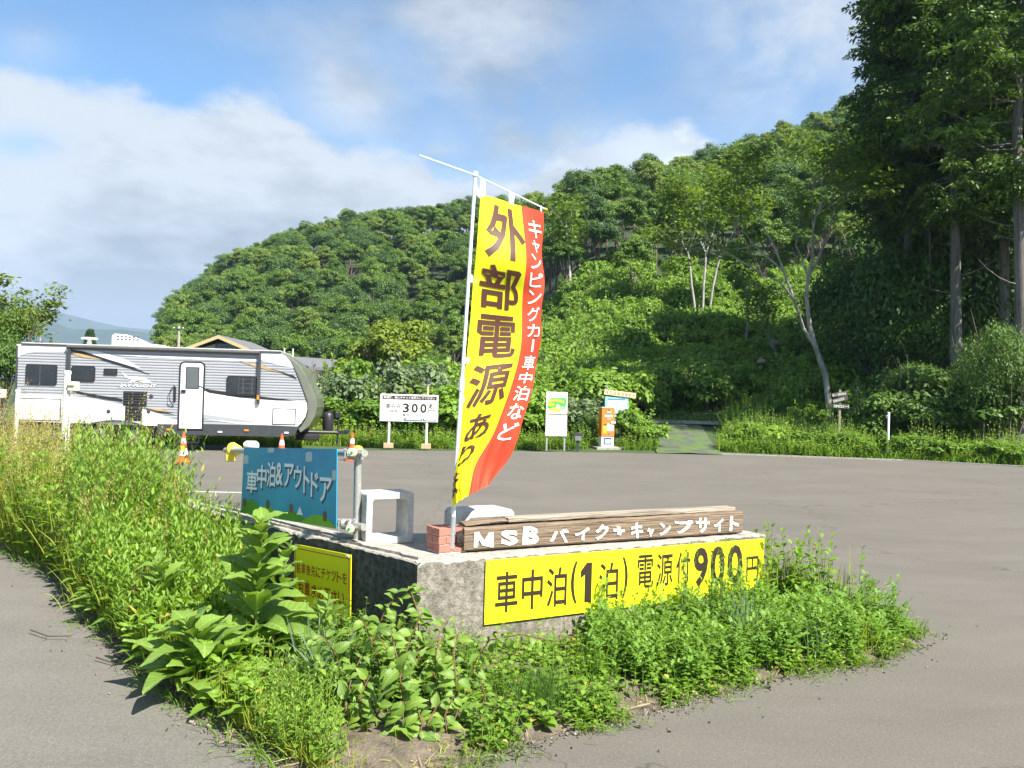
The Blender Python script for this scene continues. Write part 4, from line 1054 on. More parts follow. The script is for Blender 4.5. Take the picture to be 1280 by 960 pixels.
    def window(px0, py0, px1, py1, split=None, louvre=False, r=.06, nm='window', fm=M_BLACK):
        (xa, za), (xb, zb_) = h(px0, py1), h(px1, py0)
        def rr(x0, x1, z0, z1, r):
            out = []
            for (cx_, cz, a0) in ((x1 - r, z0 + r, -90), (x1 - r, z1 - r, 0), (x0 + r, z1 - r, 90), (x0 + r, z0 + r, 180)):
                for k_ in range(5): a = rad(a0 + k_ * 22.5); out.append((cx_ + r * math.cos(a), cz + r * math.sin(a)))
            return out
        f = MB().prism(rr(xa, xb, za, zb_, r), -.028, .01).build(nm, fm, o)
        MB().prism(rr(xa + .035, xb - .035, za + .035, zb_ - .035, r * .7), -.031, -.02).build('pane', M_DARKGLASS, f)
        if split:
            xs = h(split, py0)[0]; MB().box((xs, -.033, (za + zb_) / 2), (.03, .012, zb_ - za - .06)).build('mullion', M_DKGREY, f)
        if louvre:
            xs = h(split, py0)[0]; mb = MB()
            for (cx_, dx) in ((xs + .12, .09), (xb - .12, .10)): mb.box((cx_, -.034, (za + zb_) / 2), (dx * .5, .012, zb_ - za - .08))
            for k_ in range(4): mb.box(((xs + xb) / 2, -.034, lerp(za + .08, zb_ - .08, k_ / 3)), (xb - xs - .1, .01, .03))
            mb.build('fan_grille', M_DKGREY, f)
        return f
    window(32, 456, 72, 480.5, split=51); window(89, 458, 119.5, 476.5); window(130, 461, 147, 468.5, r=.02); window(283, 471, 321, 494, split=299, louvre=True)
    # door
    (xa, za), (xb, zb_) = h(222, 537), h(257, 452.5)
    def rr2(x0, x1, z0, z1, r):
        out = [(x0, z0), (x1, z0)]
        for (cx_, cz, a0) in ((x1 - r, z1 - r, 0), (x0 + r, z1 - r, 90)):
            for k_ in range(5): a = rad(a0 + k_ * 22.5); out.append((cx_ + r * math.cos(a), cz + r * math.sin(a)))
        return out
    dfm = MB().prism(rr2(xa, xb, za, zb_, .13), -.022, .01).build('door_frame', M_BLACK, o)
    dr = MB().prism(rr2(xa + .045, xb - .045, za + .04, zb_ - .045, .10), -.034, -.015).build('door', M_TWHITE, o)
    (wa, wz0), (wb, wz1) = h(232, 486), h(250, 459)
    MB().prism([(wa, wz0), (wb, wz0), (wb, wz1), (wa, wz1)], -.040, -.03).build('window_frame', M_DKGREY, dr, bevel=.004)
    MB().prism([(wa + .03, wz0 + .03), (wb - .03, wz0 + .03), (wb - .03, wz1 - .03), (wa + .03, wz1 - .03)], -.043, -.039).build('pane', mat('smoked_glass', (.10, .115, .12), .15, 0, 3, .1), dr)
    hx, hz = h(229, 489); MB().box((hx + .02, -.05, hz), (.12, .035, .09)).build('handle', M_BLACK, dr, bevel=.006)
    (sx_, sz_) = h(241, 484); patch('door_stripe', [(242, 480), (256, 484), (256, 485.5), (243, 481.2)], M_BLACK, .036)
    # folding grab handle
    p_ = [h(218, 482), h(214, 488), h(213, 500), h(217, 508)]
    MB().tube([(p_[0][0], -.01, p_[0][1]), (p_[1][0], -.10, p_[1][1]), (p_[2][0], -.10, p_[2][1]), (p_[3][0], -.01, p_[3][1])], .014, 8).build('grab_handle', M_BLACK, o)
    hx, hz = h(219, 488); MB().box((hx, -.02, hz - .1), (.06, .04, .42)).build('handle_bracket', M_BLACK, o, bevel=.01)
    # storage hatches: black gasket with a white lid
    for (a, b, c, d_) in ((17.5, 498.5, 77, 525.5), (340, 511, 370, 531)):
        (xa, za), (xb, zb_) = h(a, d_), h(c, b); xa = max(xa, .02)
        e = MB().prism([(xa, za), (xb, za), (xb, zb_), (xa, zb_)], -.012, .01).build('hatch', M_DKGREY, o, bevel=.006)
        MB().prism([(xa + .03, za + .03), (xb - .03, za + .03), (xb - .03, zb_ - .03), (xa + .03, zb_ - .03)], -.018, -.008).build('lid', M_TWHITE, e, bevel=.004)
    # fridge vents with slats
    for (a, b, c, d_, ns) in ((154, 489.5, 184, 507, 5), (156, 508, 178, 526, 4)):
        (xa, za), (xb, zb_) = h(a, d_), h(c, b)
        e = MB().prism([(xa, za), (xb, za), (xb, zb_), (xa, zb_)], -.02, .01).build('vent', M_BLACK, o, bevel=.01)
        for k_ in range(ns): MB().box(((xa + xb) / 2, -.03, lerp(za + .06, zb_ - .06, k_ / (ns - 1))), (xb - xa - .08, .02, .035), Matrix.Rotation(rad(25), 3, 'X')).build('slat', M_DKGREY, e)
    for (a, b) in ((189.5, 495), (136, 514), (186, 514)):
        hx, hz = h(a, b); MB().lathe([(.05, 0), (.055, .02), (.03, .03)], (hx, 0, hz), 12, Matrix.Rotation(rad(90), 3, 'X')).build('port_cover', M_DKGREY, o)
    # roof edge with awning tube and its arms
    (x0, z0) = h(85, 434); x1 = h(325, 440)[0]
    MB().tube([(x0, -.06, zt_ - .035), (x1, -.06, zt_ - .035)], .055, 12).build('awning_roll', mat('awning_fabric_dark', (.07, .07, .068), .7, 0, 9, .2), o, smooth=True)
    MB().box((xe / 2 - .35, 1.2, zt_ + .025), (h(352, 441)[0] - .1, 2.44, .05)).build('roof', mat('roof_membrane', (.46, .46, .44), .7, 0, 5, .1), o, bevel=.012)
    MB().box((xe / 2 - .35, -.01, zt_ - .002), (h(352, 441)[0] - .1, .03, .05)).build('roof_trim', M_DKGREY, o)
    for px_, y1 in ((86, 478), (323, 505)):
        ax_, za_ = h(px_, y1); MB().box((ax_, -.055, (za_ + zt_ - .04) / 2), (.085, .06, zt_ - .04 - za_)).build('awning_arm', M_DKGREY, o, bevel=.008)
    hx, hz = h(323, 497); MB().box((hx, -.095, hz), (.06, .025, .12)).build('arm_lamp', M_ORANGE_L, o, bevel=.005)
    # rear edge trim, skirt, marker lamps
    MB().box((-.012, .01, (zb + zt_) / 2 - .02), (.035, .06, zt_ - zb - .06)).build('corner_trim', M_DKGREY, o)
    MB().box((h(195, 540)[0], .06, .73), (h(195, 540)[0] * 2 - .05, .04, .05)).build('floor_trim', M_DKGREY, o)
    (xa, za), (xb, zb_) = h(196, 545), h(368, 545)
    MB().prism([(xa, .44), (xb - .25, .44), (xb, .50), (xb + .12, .74), (xa, .74)], -.005, .06).build('skirt', M_DKGREY, o, bevel=.005)
    MB().box((xb * .5 - .3, 1.2, .60), (xb - .9, 2.1, .22)).build('underbody', M_DKGREY, o)
    for (a, b, m_) in ((308, 538, M_ORANGE_L), (238, 535, M_ORANGE_L), (211, 537, M_ORANGE_L), (275, 540, M_TWHITE), (358, 541, M_TWHITE)):
        hx, hz = h(a, b); MB().box((hx, -.015, hz), (.12, .03, .05)).build('marker_lamp', m_, o, bevel=.008)
    # step
    (xa, za), (xb, zb_) = h(226, 549), h(252, 540)
    st = MB()
    for (z_, y_) in ((.44, -.12), (.25, -.36)): st.box(((xa + xb) / 2, y_, z_), (xb - xa, .22, .03))
    for x_ in (xa, xb): st.box((x_, -.2, .38), (.03, .34, .03)); st.box((x_, -.3, .31), (.03, .03, .16))
    st.build('entry_step', M_BLACK, o)
    # wheels
    for px_ in (123, 168):
        hx = h(px_, 553)[0]
        for yy_ in (.06, 2.1):
            w_ = empty('wheel', (hx, yy_, .36)); w_.parent = o
            MB().lathe([(.20, 0), (.33, .0), (.36, .03), (.36, .19), (.33, .22), (.2, .22)], (0, .22, 0), 28, Matrix.Rotation(rad(90), 3, 'X')).build('tyre', M_TYRE, w_, smooth=True)
            mb = MB(); mb.lathe([(.215, .0), (.20, -.012), (.19, -.05), (.08, -.045), (.06, -.015), (.02, -.01)], (0, 0, 0), 24, Matrix.Rotation(rad(90), 3, 'X'))
            for k_ in range(5): mb.box(Vector((.13 * math.cos(k_ * 1.257), -.0, .13 * math.sin(k_ * 1.257))), (.15, .02, .05), Matrix.Rotation(-k_ * 1.257, 3, 'Y'))
            mb.build('rim', mat('alloy_rim', (.6, .6, .6), .3, .6, 10, .05), w_)
    fx0, fx1 = h(105, 530)[0], h(186, 530)[0]
    mb = MB()
    arc = [(lerp(fx0, fx1, t), .58 + .24 * math.sin(math.pi * t) ** .5) for t in [i / 14 for i in range(15)]]
    poly = arc + [(x, z - .05) for x, z in arc[::-1]]
    mb.prism(poly, -.05, .06); mb.build('fender', M_DKGREY, o)
    # dark front cap wrapping the nose
    inner = [outline[i] for i in range(1, 12)]
    outer = L([(375, 541), (386, 533), (393, 521), (396, 509), (394.5, 498), (389, 485), (383, 471), (376, 459), (367, 450), (358, 444.5)])
    poly = [(a - .012, b) for a, b in inner] ; poly = poly + outer[::-1]
    MB().prism(poly, .05, 2.35).build('front_cap', M_CAPF, o, bevel=.02)
    edge = MB()
    pts_ = [(a, .015, b) for a, b in inner]; edge.tube(pts_, .022, 6); edge.build('nose_trim', M_BLACK, o)
    # tongue, propane cover, jack, spare tyre
    (xa, za) = h(372, 545); (xb, _) = h(424, 547)
    mb = MB()
    for yy_ in (.55, 1.85):
        mb.tube([(xa - .4, yy_, .58), (xb - .1, 1.2, .55)], .055, 6)
    mb.box((xb - .02, 1.2, .56), (.36, .12, .12)); mb.box((xb + .14, 1.2, .60), (.16, .14, .1)); mb.build('tongue', M_BLACK, o, bevel=.01)
    (xa, za), (xb2, zb2) = h(398, 541), h(413, 516)
    MB().lathe([(.10, 0), (.155, .03), (.17, .2), (.165, .48), (.12, .55), (.05, .58)], ((xa + xb2) / 2, 1.2, .60), 18).build('propane_cover', mat('black_vinyl', (.02, .02, .022), .3, 0, 20, .2, bump=.3), o, smooth=True)
    hx, hz = h(419, 520); mb = MB(); mb.tube([(hx, 1.2, .22), (hx, 1.2, 1.02)], .03, 8); mb.box((hx, 1.2, 1.08), (.17, .15, .17)); mb.box((hx, 1.2, .2), (.16, .16, .02)); mb.build('jack', M_BLACK, o, bevel=.01)
    hx, hz = h(381, 553); MB().lathe([(.14, 0), (.30, .0), (.345, .03), (.345, .15), (.30, .19), (.14, .19)], (hx, .75, .33), 24).build('spare_tyre', M_TYRE, o, smooth=True)
    MB().tube([(h(356, 547)[0], .3, .6), (h(346, 558)[0], .3, .05)], .03, 6).build('stabiliser', M_BLACK, o)
    # things on the roof
    (xa, za), (xb2, zb2) = h(126, 434), h(200, 434)
    z_ = zt_ + .05; prof = [(xa, z_), (xb2 + .1, z_), (xb2 - .15, z_ + .09), (h(172, 430)[0], z_ + .12), (h(160, 424)[0], z_ + .24), (h(146, 418)[0], z_ + .36), (xa + .06, z_ + .38), (xa, z_ + .3)]
    ac = MB().prism(prof, .85, 1.6).build('air_conditioner', M_TWHITE, o, bevel=.03)
    for r_ in range(2):
        for k_ in range(6): MB().box((xa + .18 + k_ * .11, .845, z_ + .30 - r_ * .08), (.06, .02, .03)).build('louvre', M_DKGREY, ac)
    hx, hz = h(92, 428); mb = MB(); mb.tube([(hx, 1.2, z_), (hx, 1.2, z_ + .22)], [.09, .05], 10); mb.lathe([(.20, 0), (.24, .03), (.2, .06), (.03, .07)], (hx, 1.2, z_ + .2), 16); mb.build('roof_antenna', M_TWHITE, o, smooth=True)
    for px_ in (353, 364): hx = h(px_, 440)[0]; MB().tube([(hx, .4, zt_ - (.1 if px_ > 360 else 0)), (hx, .4, zt_ + .14)], .02, 6).build('aerial', M_TWHITE, o)
trailer()

# ------------------------------------------------------------------ traffic cones
M_CONE = mat('orange_plastic', (.85, .10, .025), .45, 0, 9, .1); M_REFL = mat('reflective_white', (.78, .78, .76), .35, 0, 20, .05)
def cone(px, D, label, full=True, hgt=.72):
    p = P(px, 560, D); o = empty('traffic_cone', (p.x, p.y, 0.0), rad(px * 3.7 % 20), label, 'traffic cone', 'traffic cones in front of the trailer')
    k = hgt / .72
    MB().box((0, 0, .015), (.36, .36, .03)).build('base', M_CONE, o, bevel=.012)
    segs = [(.03, .17, M_CONE), (.17, .33, M_REFL), (.33, .45, M_CONE), (.45, .57, M_REFL), (.57, .70, M_CONE)]
    R_ = lambda z: .135 - .155 * z
    for z0, z1, m_ in segs:
        MB().lathe([(R_(z0), z0 * k), (R_(z1) if z1 < .7 else .02, z1 * k)] + ([(.018, z1 * k + .02)] if z1 == .70 else []), (0, 0, 0), 20).build('band' if m_ is M_REFL else 'cone_section', m_, o, smooth=True)
    return o
c_ = cone(229, 19.9, 'orange and white traffic cone with a yellow tag, nearest the trailer steps')
tg = MB(); tg.box((.0, -.092, .34), (.15, .012, .10)); tg.build('tag', mat('yellow_label', (.8, .6, .05), .5, 0, 30, .2), c_)
cone(352, 20.2, 'traffic cone seen just above the blue sign, under the trailer nose')
cone(440, 21.8, 'traffic cone beside the trailer tongue, above the yellow post cap')
cone(175, 13.4, 'traffic cone almost hidden in the grass in front of the trailer wheels')
cone(136, 13.0, 'traffic cone nearly swallowed by the grass, leftmost one')

# ------------------------------------------------------------------ white outlet posts in the grass
def outlet_post(px, y_top, D, r, label, box_px=None, group='white outlet posts by the lot'):
    top = P(px, y_top, D); o = empty('outlet_post', (top.x, top.y, 0), 0, label, 'post', group)
    lean = Vector((-.03, 0, 0))
    MB().tube([lean, Vector((0, 0, top.z))], r, 14).build('tube', M_PVC, o, smooth=True)
    MB().lathe([(r * 1.15, -.03), (r * 1.15, .01), (r * .6, .02)], (0, 0, top.z), 14).build('cap', M_PVC, o, smooth=True)
    if box_px:
        b = P(box_px[0], box_px[1], D)
        MB().box((b.x - top.x, 0, b.z), (.11, .12, .13)).build('outlet_box', mat('cream_box', (.62, .60, .47), .5, 0, 9, .06), o, bevel=.01)
        MB().tube([(b.x - top.x, -.02, b.z - .06), (b.x - top.x - .03, -.02, b.z - .5), (r, 0, .3)], .012, 6).build('conduit', M_PVC, o)
        MB().box((b.x - top.x, -.065, b.z + .03), (.09, .03, .04)).build('outlet_cover', mat('cream_box', (.62, .60, .47)), o, bevel=.005)
    return o
outlet_post(84.5, 465, 11.6, .042, 'tall white post with a cream outlet box in front of the trailer', (92, 483))
outlet_post(22.5, 488, 14.2, .036, 'shorter thin white post in the grass at the rear of the trailer')
outlet_post(-12, 470, 12.6, .04, 'white post at the left frame edge with only its cream box in view', (1, 492))

# ------------------------------------------------------------------ price sign across the lot
M_BASEB = mat('base_block', (.50, .33, .20), .9, 0, 12, .2, bump=.4)
def price_sign():
    a, b = P(474.5, 526, 28.0), P(547.5, 528.5, 28.2)
    o = place('price_board', Vector((a.x, a.y, 0)), Vector((b.x - a.x, b.y - a.y, 0)), label='white price board reading 300 yen on two posts across the lot', cat='sign')
    A3, B3 = Vector((a.x, a.y, 0)), Vector((b.x, b.y, 0)); hh = lambda px, py: wall_hit(px, py, A3, B3)
    w = hh(547.5, 520)[0]; z0 = hh(510, 527)[1]; z1 = hh(510, 493)[1]
    pn = MB().box((w / 2, -.02, (z0 + z1) / 2), (w, .03, z1 - z0)).build('board', M_WHITE, o, bevel=.004)
    for x, pxx in ((hh(486, 540)[0], 485), (hh(533, 540)[0], 534)):
        MB().tube([(x, .03, 0.1), (x, .03, z1 - .05)], .042, 10).build('post', M_PVC, o)
        MB().box((x, .03, .08), (.32, .26, .16)).build('base_block', M_BASEB, o, bevel=.01)
    H_ = z1 - z0; pl_ = XZ(-.035); W_ = w
    MB().box((W_ * .505, -.037, z0 + H_ * .875), (W_ * .93, .006, H_ * .135)).build('header_band', M_DARKINK, o)
    lettering('header_lettering', [('駐車後、先にチケットを購入してください', W_ * .06, W_ * .94, z0 + H_ * .83, z0 + H_ * .92, .02)], M_WHITE, o, pl_, .007)
    it = [('車中泊', .10, .34, .47, .65, .01), ('(24時間)', .11, .32, .30, .42, .0), ('3', .39, .50, .33, .67, .03), ('0', .54, .65, .33, .67, .03), ('0', .69, .80, .33, .67, .03), ('円', .83, .93, .32, .53, .0), ('電源付', .39, .56, .20, .285, 0), ('900円', .60, .80, .20, .285, 0)]
    lettering('lettering', [(t, W_ * x0, W_ * x1, z0 + H_ * y0, z0 + H_ * y1, bd) for t, x0, x1, y0, y1, bd in it], M_DARKINK, o, pl_, .003)
    nb = mat('navy_ink', (.02, .06, .22), .5, 0, 9, .1)
    for (x0, x1) in ((.42, .73), (.745, .965)):
        mb = MB(); mb.box((W_ * (x0 + x1) / 2, -.037, z0 + H_ * .08), (W_ * (x1 - x0), .004, H_ * .10)); f = mb.build('notice_box', nb, o)
        MB().box((W_ * (x0 + x1) / 2 + .01, -.040, z0 + H_ * .09), (W_ * (x1 - x0) * .86, .004, H_ * .055)).build('notice_strip', M_WHITE, f)
    MB().lathe([(.01, 0), (.035, .02), (.03, .07), (.01, .1)], (W_ * .89, -.07, z0 + H_ * .60), 8, Matrix.Rotation(rad(-25), 3, 'Y')).build('wasp_trap', mat('straw_brown', (.36, .22, .08), .8, 0, 9, .2), o)
price_sign()
def lamp_stub():
    t = P(535, 476, 28.6); o = empty('bollard_lamp', (t.x, t.y, 0), 0, 'slim beige post with a dark lamp head rising behind the price board', 'lamp')
    MB().tube([(0, 0, 0), (0, 0, t.z - .12)], .042, 10).build('post', mat('beige_paint', (.55, .44, .26), .6, 0, 9, .08), o)
    MB().lathe([(.06, -.12), (.10, -.10), (.10, 0), (.05, .05)], (0, 0, t.z), 12).build('lamp_head', M_DKGREY, o, smooth=True)
    MB().lathe([(.07, -.15), (.07, -.11)], (0, 0, t.z), 12).build('lens', M_WHITE, o)
lamp_stub()

def info_board():
    a, b = P(681.5, 545, 28.6), P(708.5, 545.5, 28.7); A3, B3 = Vector((a.x, a.y, 0)), Vector((b.x, b.y, 0)); hh = lambda px, py: wall_hit(px, py, A3, B3)
    o = place('information_board', A3, B3 - A3, label='tall white information board of two stacked panels, the upper with a green picture', cat='sign')
    w = hh(708.5, 530)[0]; z0, zm, z1 = hh(695, 545)[1], hh(695, 518)[1], hh(695, 490)[1]
    for z_a, z_b, m_ in ((z0, zm - .015, mat('pinkish_white_panel', (.72, .66, .68), .5, 0, 5, .05)), (zm + .015, z1, mat('cream_white_panel', (.74, .74, .62), .5, 0, 5, .05))):
        MB().box((w / 2, -.01, (z_a + z_b) / 2), (w, .04, z_b - z_a)).build('panel', m_, o, bevel=.004)
    for x in (.06, w - .06): MB().box((x, .04, z1 / 2), (.05, .05, z1 - .02)).build('post', M_GALV, o)
    def pol(nm, pts_, m_, e): MB().prism([(x * w, zm + .015 + y * (z1 - zm - .015)) for x, y in pts_], -.031 - e, -.028).build(nm, m_, o)
    pol('printed_picture', [(.07, .28), (.1, .62), (.25, .73), (.9, .74), (.95, .6), (.9, .25), (.6, .08), (.3, .1)], mat('picture_green', (.06, .42, .08), .5, 0, 5, .2), 0)
    pol('printed_picture', [(.12, .2), (.35, .3), (.8, .2), (.6, .1), (.3, .1)], mat('picture_lime', (.55, .70, .08), .5, 0, 5, .2), .002)
    pol('printed_picture', [(.12, .36), (.12, .48), (.38, .48), (.38, .36)], mat('picture_yellow', (.8, .6, .02), .5, 0, 5, .2), .003)
    pol('printed_picture', [(.42, .25), (.5, .45), (.62, .42), (.66, .25)], mat('picture_pink', (.65, .42, .34), .5, 0, 5, .2), .003)
    pol('printed_picture', [(.62, .2), (.64, .36), (.88, .34), (.88, .2)], mat('picture_grey', (.3, .32, .30), .5, 0, 5, .2), .004)
    mb = MB()
    for k_ in range(9): mb.prism([(w * (.13 + .08 * k_ + .01), zm + (.52 + .05 * math.sin(k_ * .45)) * (z1 - zm)), (w * (.13 + .08 * k_ + .065), zm + (.52 + .05 * math.sin(k_ * .45)) * (z1 - zm)), (w * (.13 + .08 * k_ + .05), zm + (.66 + .05 * math.sin(k_ * .45)) * (z1 - zm)), (w * (.13 + .08 * k_ + .02), zm + (.64 + .05 * math.sin(k_ * .45)) * (z1 - zm))], -.036, -.030)
    mb.build('title_lettering', mat('picture_orange', (.85, .38, .05), .5, 0, 5, .2), o)
    mb = MB(); rg = random.Random(3)
    for k_ in range(9):
        zz = lerp(z0 + .08, zm - .1, k_ / 8); x0_ = rg.uniform(.08, .3); x1_ = rg.uniform(.55, .95); n_ = 7
        for j in range(n_):
            if rg.random() < .35: continue
            mb.box((w * lerp(x0_, x1_, j / n_), -.032, zz), (w * (x1_ - x0_) / n_ * .6, .003, .011))
    mb.build('small_print', mat('grey_ink', (.28, .24, .26), .6, 0, 9, .2), o)
info_board()

def ticket_machine():
    a, b = P(751.5, 555, 30.2), P(767.5, 555, 30.3); A3, B3 = Vector((a.x, a.y, 0)), Vector((b.x, b.y, 0)); hh = lambda px, py: wall_hit(px, py, A3, B3)
    o = place('ticket_machine', A3, B3 - A3, label='orange ticket machine with a white base on a pale slab at the lot edge', cat='ticket machine')
    w = hh(767.5, 540)[0]; zA, zM, zT = .1, hh(759, 545.5)[1], hh(759, 510)[1]
    MB().box((w / 2 + .02, .2, .05), (.95, .8, .12)).build('slab', M_CAP, o, bevel=.01)
    MB().box((w / 2, .17, (zA + zM) / 2), (w, .34, zM - zA)).build('base_cabinet', M_WHITE, o, bevel=.006)
    MB().box((w / 2, .16, (zM + zT) / 2), (w + .01, .36, zT - zM)).build('cabinet', mat('orange_paint', (.80, .20, .02), .4, 0, 3, .05, coat=.3), o, bevel=.008)
    MB().box((w / 2, .16, zT + .012), (w + .03, .39, .024)).build('top_cover', M_WHITE, o, bevel=.004)
    Hh = zT - zM
    def pl(nm, x, y, dx, dy, m_, par=o, out=.0): return MB().box((w * x, -.024 - out, zM + Hh * y), (w * dx, .012, Hh * dy)).build(nm, m_, par)
    pl('screen', .55, .84, .34, .14, mat('blue_grey_screen', (.10, .30, .34), .2, 0, 5, .1)); pl('sticker', .52, .72, .62, .07, mat('pale_blue_label', (.55, .68, .75), .5, 0, 5, .05))
    pl('sticker', .55, .86, .30, .05, mat('yellow_label', (.8, .6, .05)), out=.006)
    pl('coin_slot', .53, .93, .18, .025, M_BLACK); pl('sticker', .55, .62, .3, .06, mat('salmon_label', (.75, .30, .22), .5, 0, 5, .05))
    pl('printer_box', .88, .50, .40, .09, mat('light_grey_metal', (.55, .57, .60), .4, .3, 5, .05), out=.03)
    pl('notice', .68, .32, .50, .26, M_WHITE); pl('notice', .24, .24, .26, .27, mat('yellow_label', (.8, .6, .05))); pl('lock', .26, .42, .16, .05, M_DKGREY)
    pl('ticket_tray', .62, .11, .2, .07, mat('grey_metal', (.25, .27, .3), .4, .5, 5, .1))
    f = MB().box((w * .5, -.006, (zA + zM) / 2 + .03), (w * .55, .012, (zM - zA) * .62)).build('base_label', mat('navy_ink', (.02, .06, .22)), o)
    MB().box((w * .5, -.014, (zA + zM) / 2 + .015), (w * .42, .008, (zM - zA) * .36)).build('label_field', M_WHITE, f)
ticket_machine()

def notice_board():
    a, b = P(756, 505, 32.2), P(785, 506, 32.6); A3, B3 = Vector((a.x, a.y, 0)), Vector((b.x, b.y, 0)); hh = lambda px, py: wall_hit(px, py, A3, B3)
    o = place('notice_board', A3, B3 - A3, label='light blue notice board under a tilted wooden name plank behind the ticket machine', cat='notice board')
    w = hh(785, 505)[0]; z0, z1 = hh(770, 514)[1] - .35, hh(770, 496)[1]
    MB().box((w / 2, 0, (z0 + z1) / 2), (w, .05, z1 - z0)).build('frame', mat('sky_blue_paint', (.22, .60, .72), .5, 0, 6, .06), o, bevel=.005)
    MB().box((w / 2, -.03, (z0 + z1) / 2 - .03), (w * .84, .02, (z1 - z0) * .82)).build('display_sheet', mat('pale_blue_sheet', (.50, .74, .80), .5, 0, 6, .08), o)
    MB().box((w * .48, -.045, z1 - .09), (w * .72, .012, .06)).build('lettering_strip', mat('slate_ink', (.12, .2, .25), .5, 0, 40, .3), o)
    rg = random.Random(2); mb = MB()
    for k_ in range(5): mb.box((w * rg.uniform(.25, .7), -.043, lerp(z0 + .15, z1 - .2, k_ / 4)), (w * rg.uniform(.2, .45), .006, .015), Matrix.Rotation(rg.uniform(-.3, .3), 3, 'Y'))
    mb.build('small_print', mat('slate_ink', (.12, .2, .25)), o)
    for x in (.06, w - .06): MB().box((x, .05, z1 / 2), (.06, .06, z1)).build('post', mat('grey_timber', (.16, .125, .09)), o)
    MB().tube([(w * .1, .05, z1), (w * .1, .05, z1 + .5)], .015, 6).build('rod', M_GALV, o)
    (xa, za), (xb, zb_) = hh(754, 492), hh(794, 494)
    cxx, czz = (xa + xb) / 2, (za + zb_) / 2; ang = -math.atan2(zb_ - za, xb - xa) + 0.0
    Mr = Matrix.Rotation(rad(4.5), 3, 'Y')
    pk = MB().box((cxx, -.05, czz + .02), (xb - xa, .05, .20), Mr).build('name_plank', mat('pale_wood', (.50, .38, .24), .7, 0, 8, .25, bump=.3), o, bevel=.01)
    mb = MB()
    C_ = Vector((cxx, -.05, czz + .02)); MK = mat('faded_brown_ink', (.16, .10, .06), .7, 0, 9, .2)
    def stroke(x0, z0, x1, z1, t=.012):      # brush strokes too worn to read
        d2 = Vector((x1 - x0, 0, z1 - z0)); l_ = d2.length; an = -math.atan2(z1 - z0, x1 - x0)
        mb.box(C_ + Mr @ Vector(((x0 + x1) / 2, -.028, (z0 + z1) / 2)), (l_, .004, t), Mr @ Matrix.Rotation(an, 3, 'Y'))
    for k_ in range(8):
        x0 = lerp(-(xb - xa) / 2 + .09, (xb - xa) / 2 - .16, k_ / 7)
        ty = (0, 1, 2, 3, 2, 0, 3, 4)[k_]
        if ty in (0, 3): stroke(x0, .02, x0 + .09, .025); stroke(x0 + .045, .05, x0 + .045, -.05); stroke(x0 + .04, 0, x0, -.045); stroke(x0 + .05, 0, x0 + .09, -.045)
        if ty in (1, 2): stroke(x0, .045, x0 + .08, .045); stroke(x0 + .08, .045, x0 + .08, -.045); stroke(x0, -.045, x0 + .08, -.045)
        if ty == 1: stroke(x0, .045, x0, -.045)
        if ty == 2: stroke(x0 + .01, 0, x0 + .08, 0)
        if ty == 4: stroke(x0, 0, x0 + .09, .01)
    mb.build('plank_lettering', MK, pk)
notice_board()

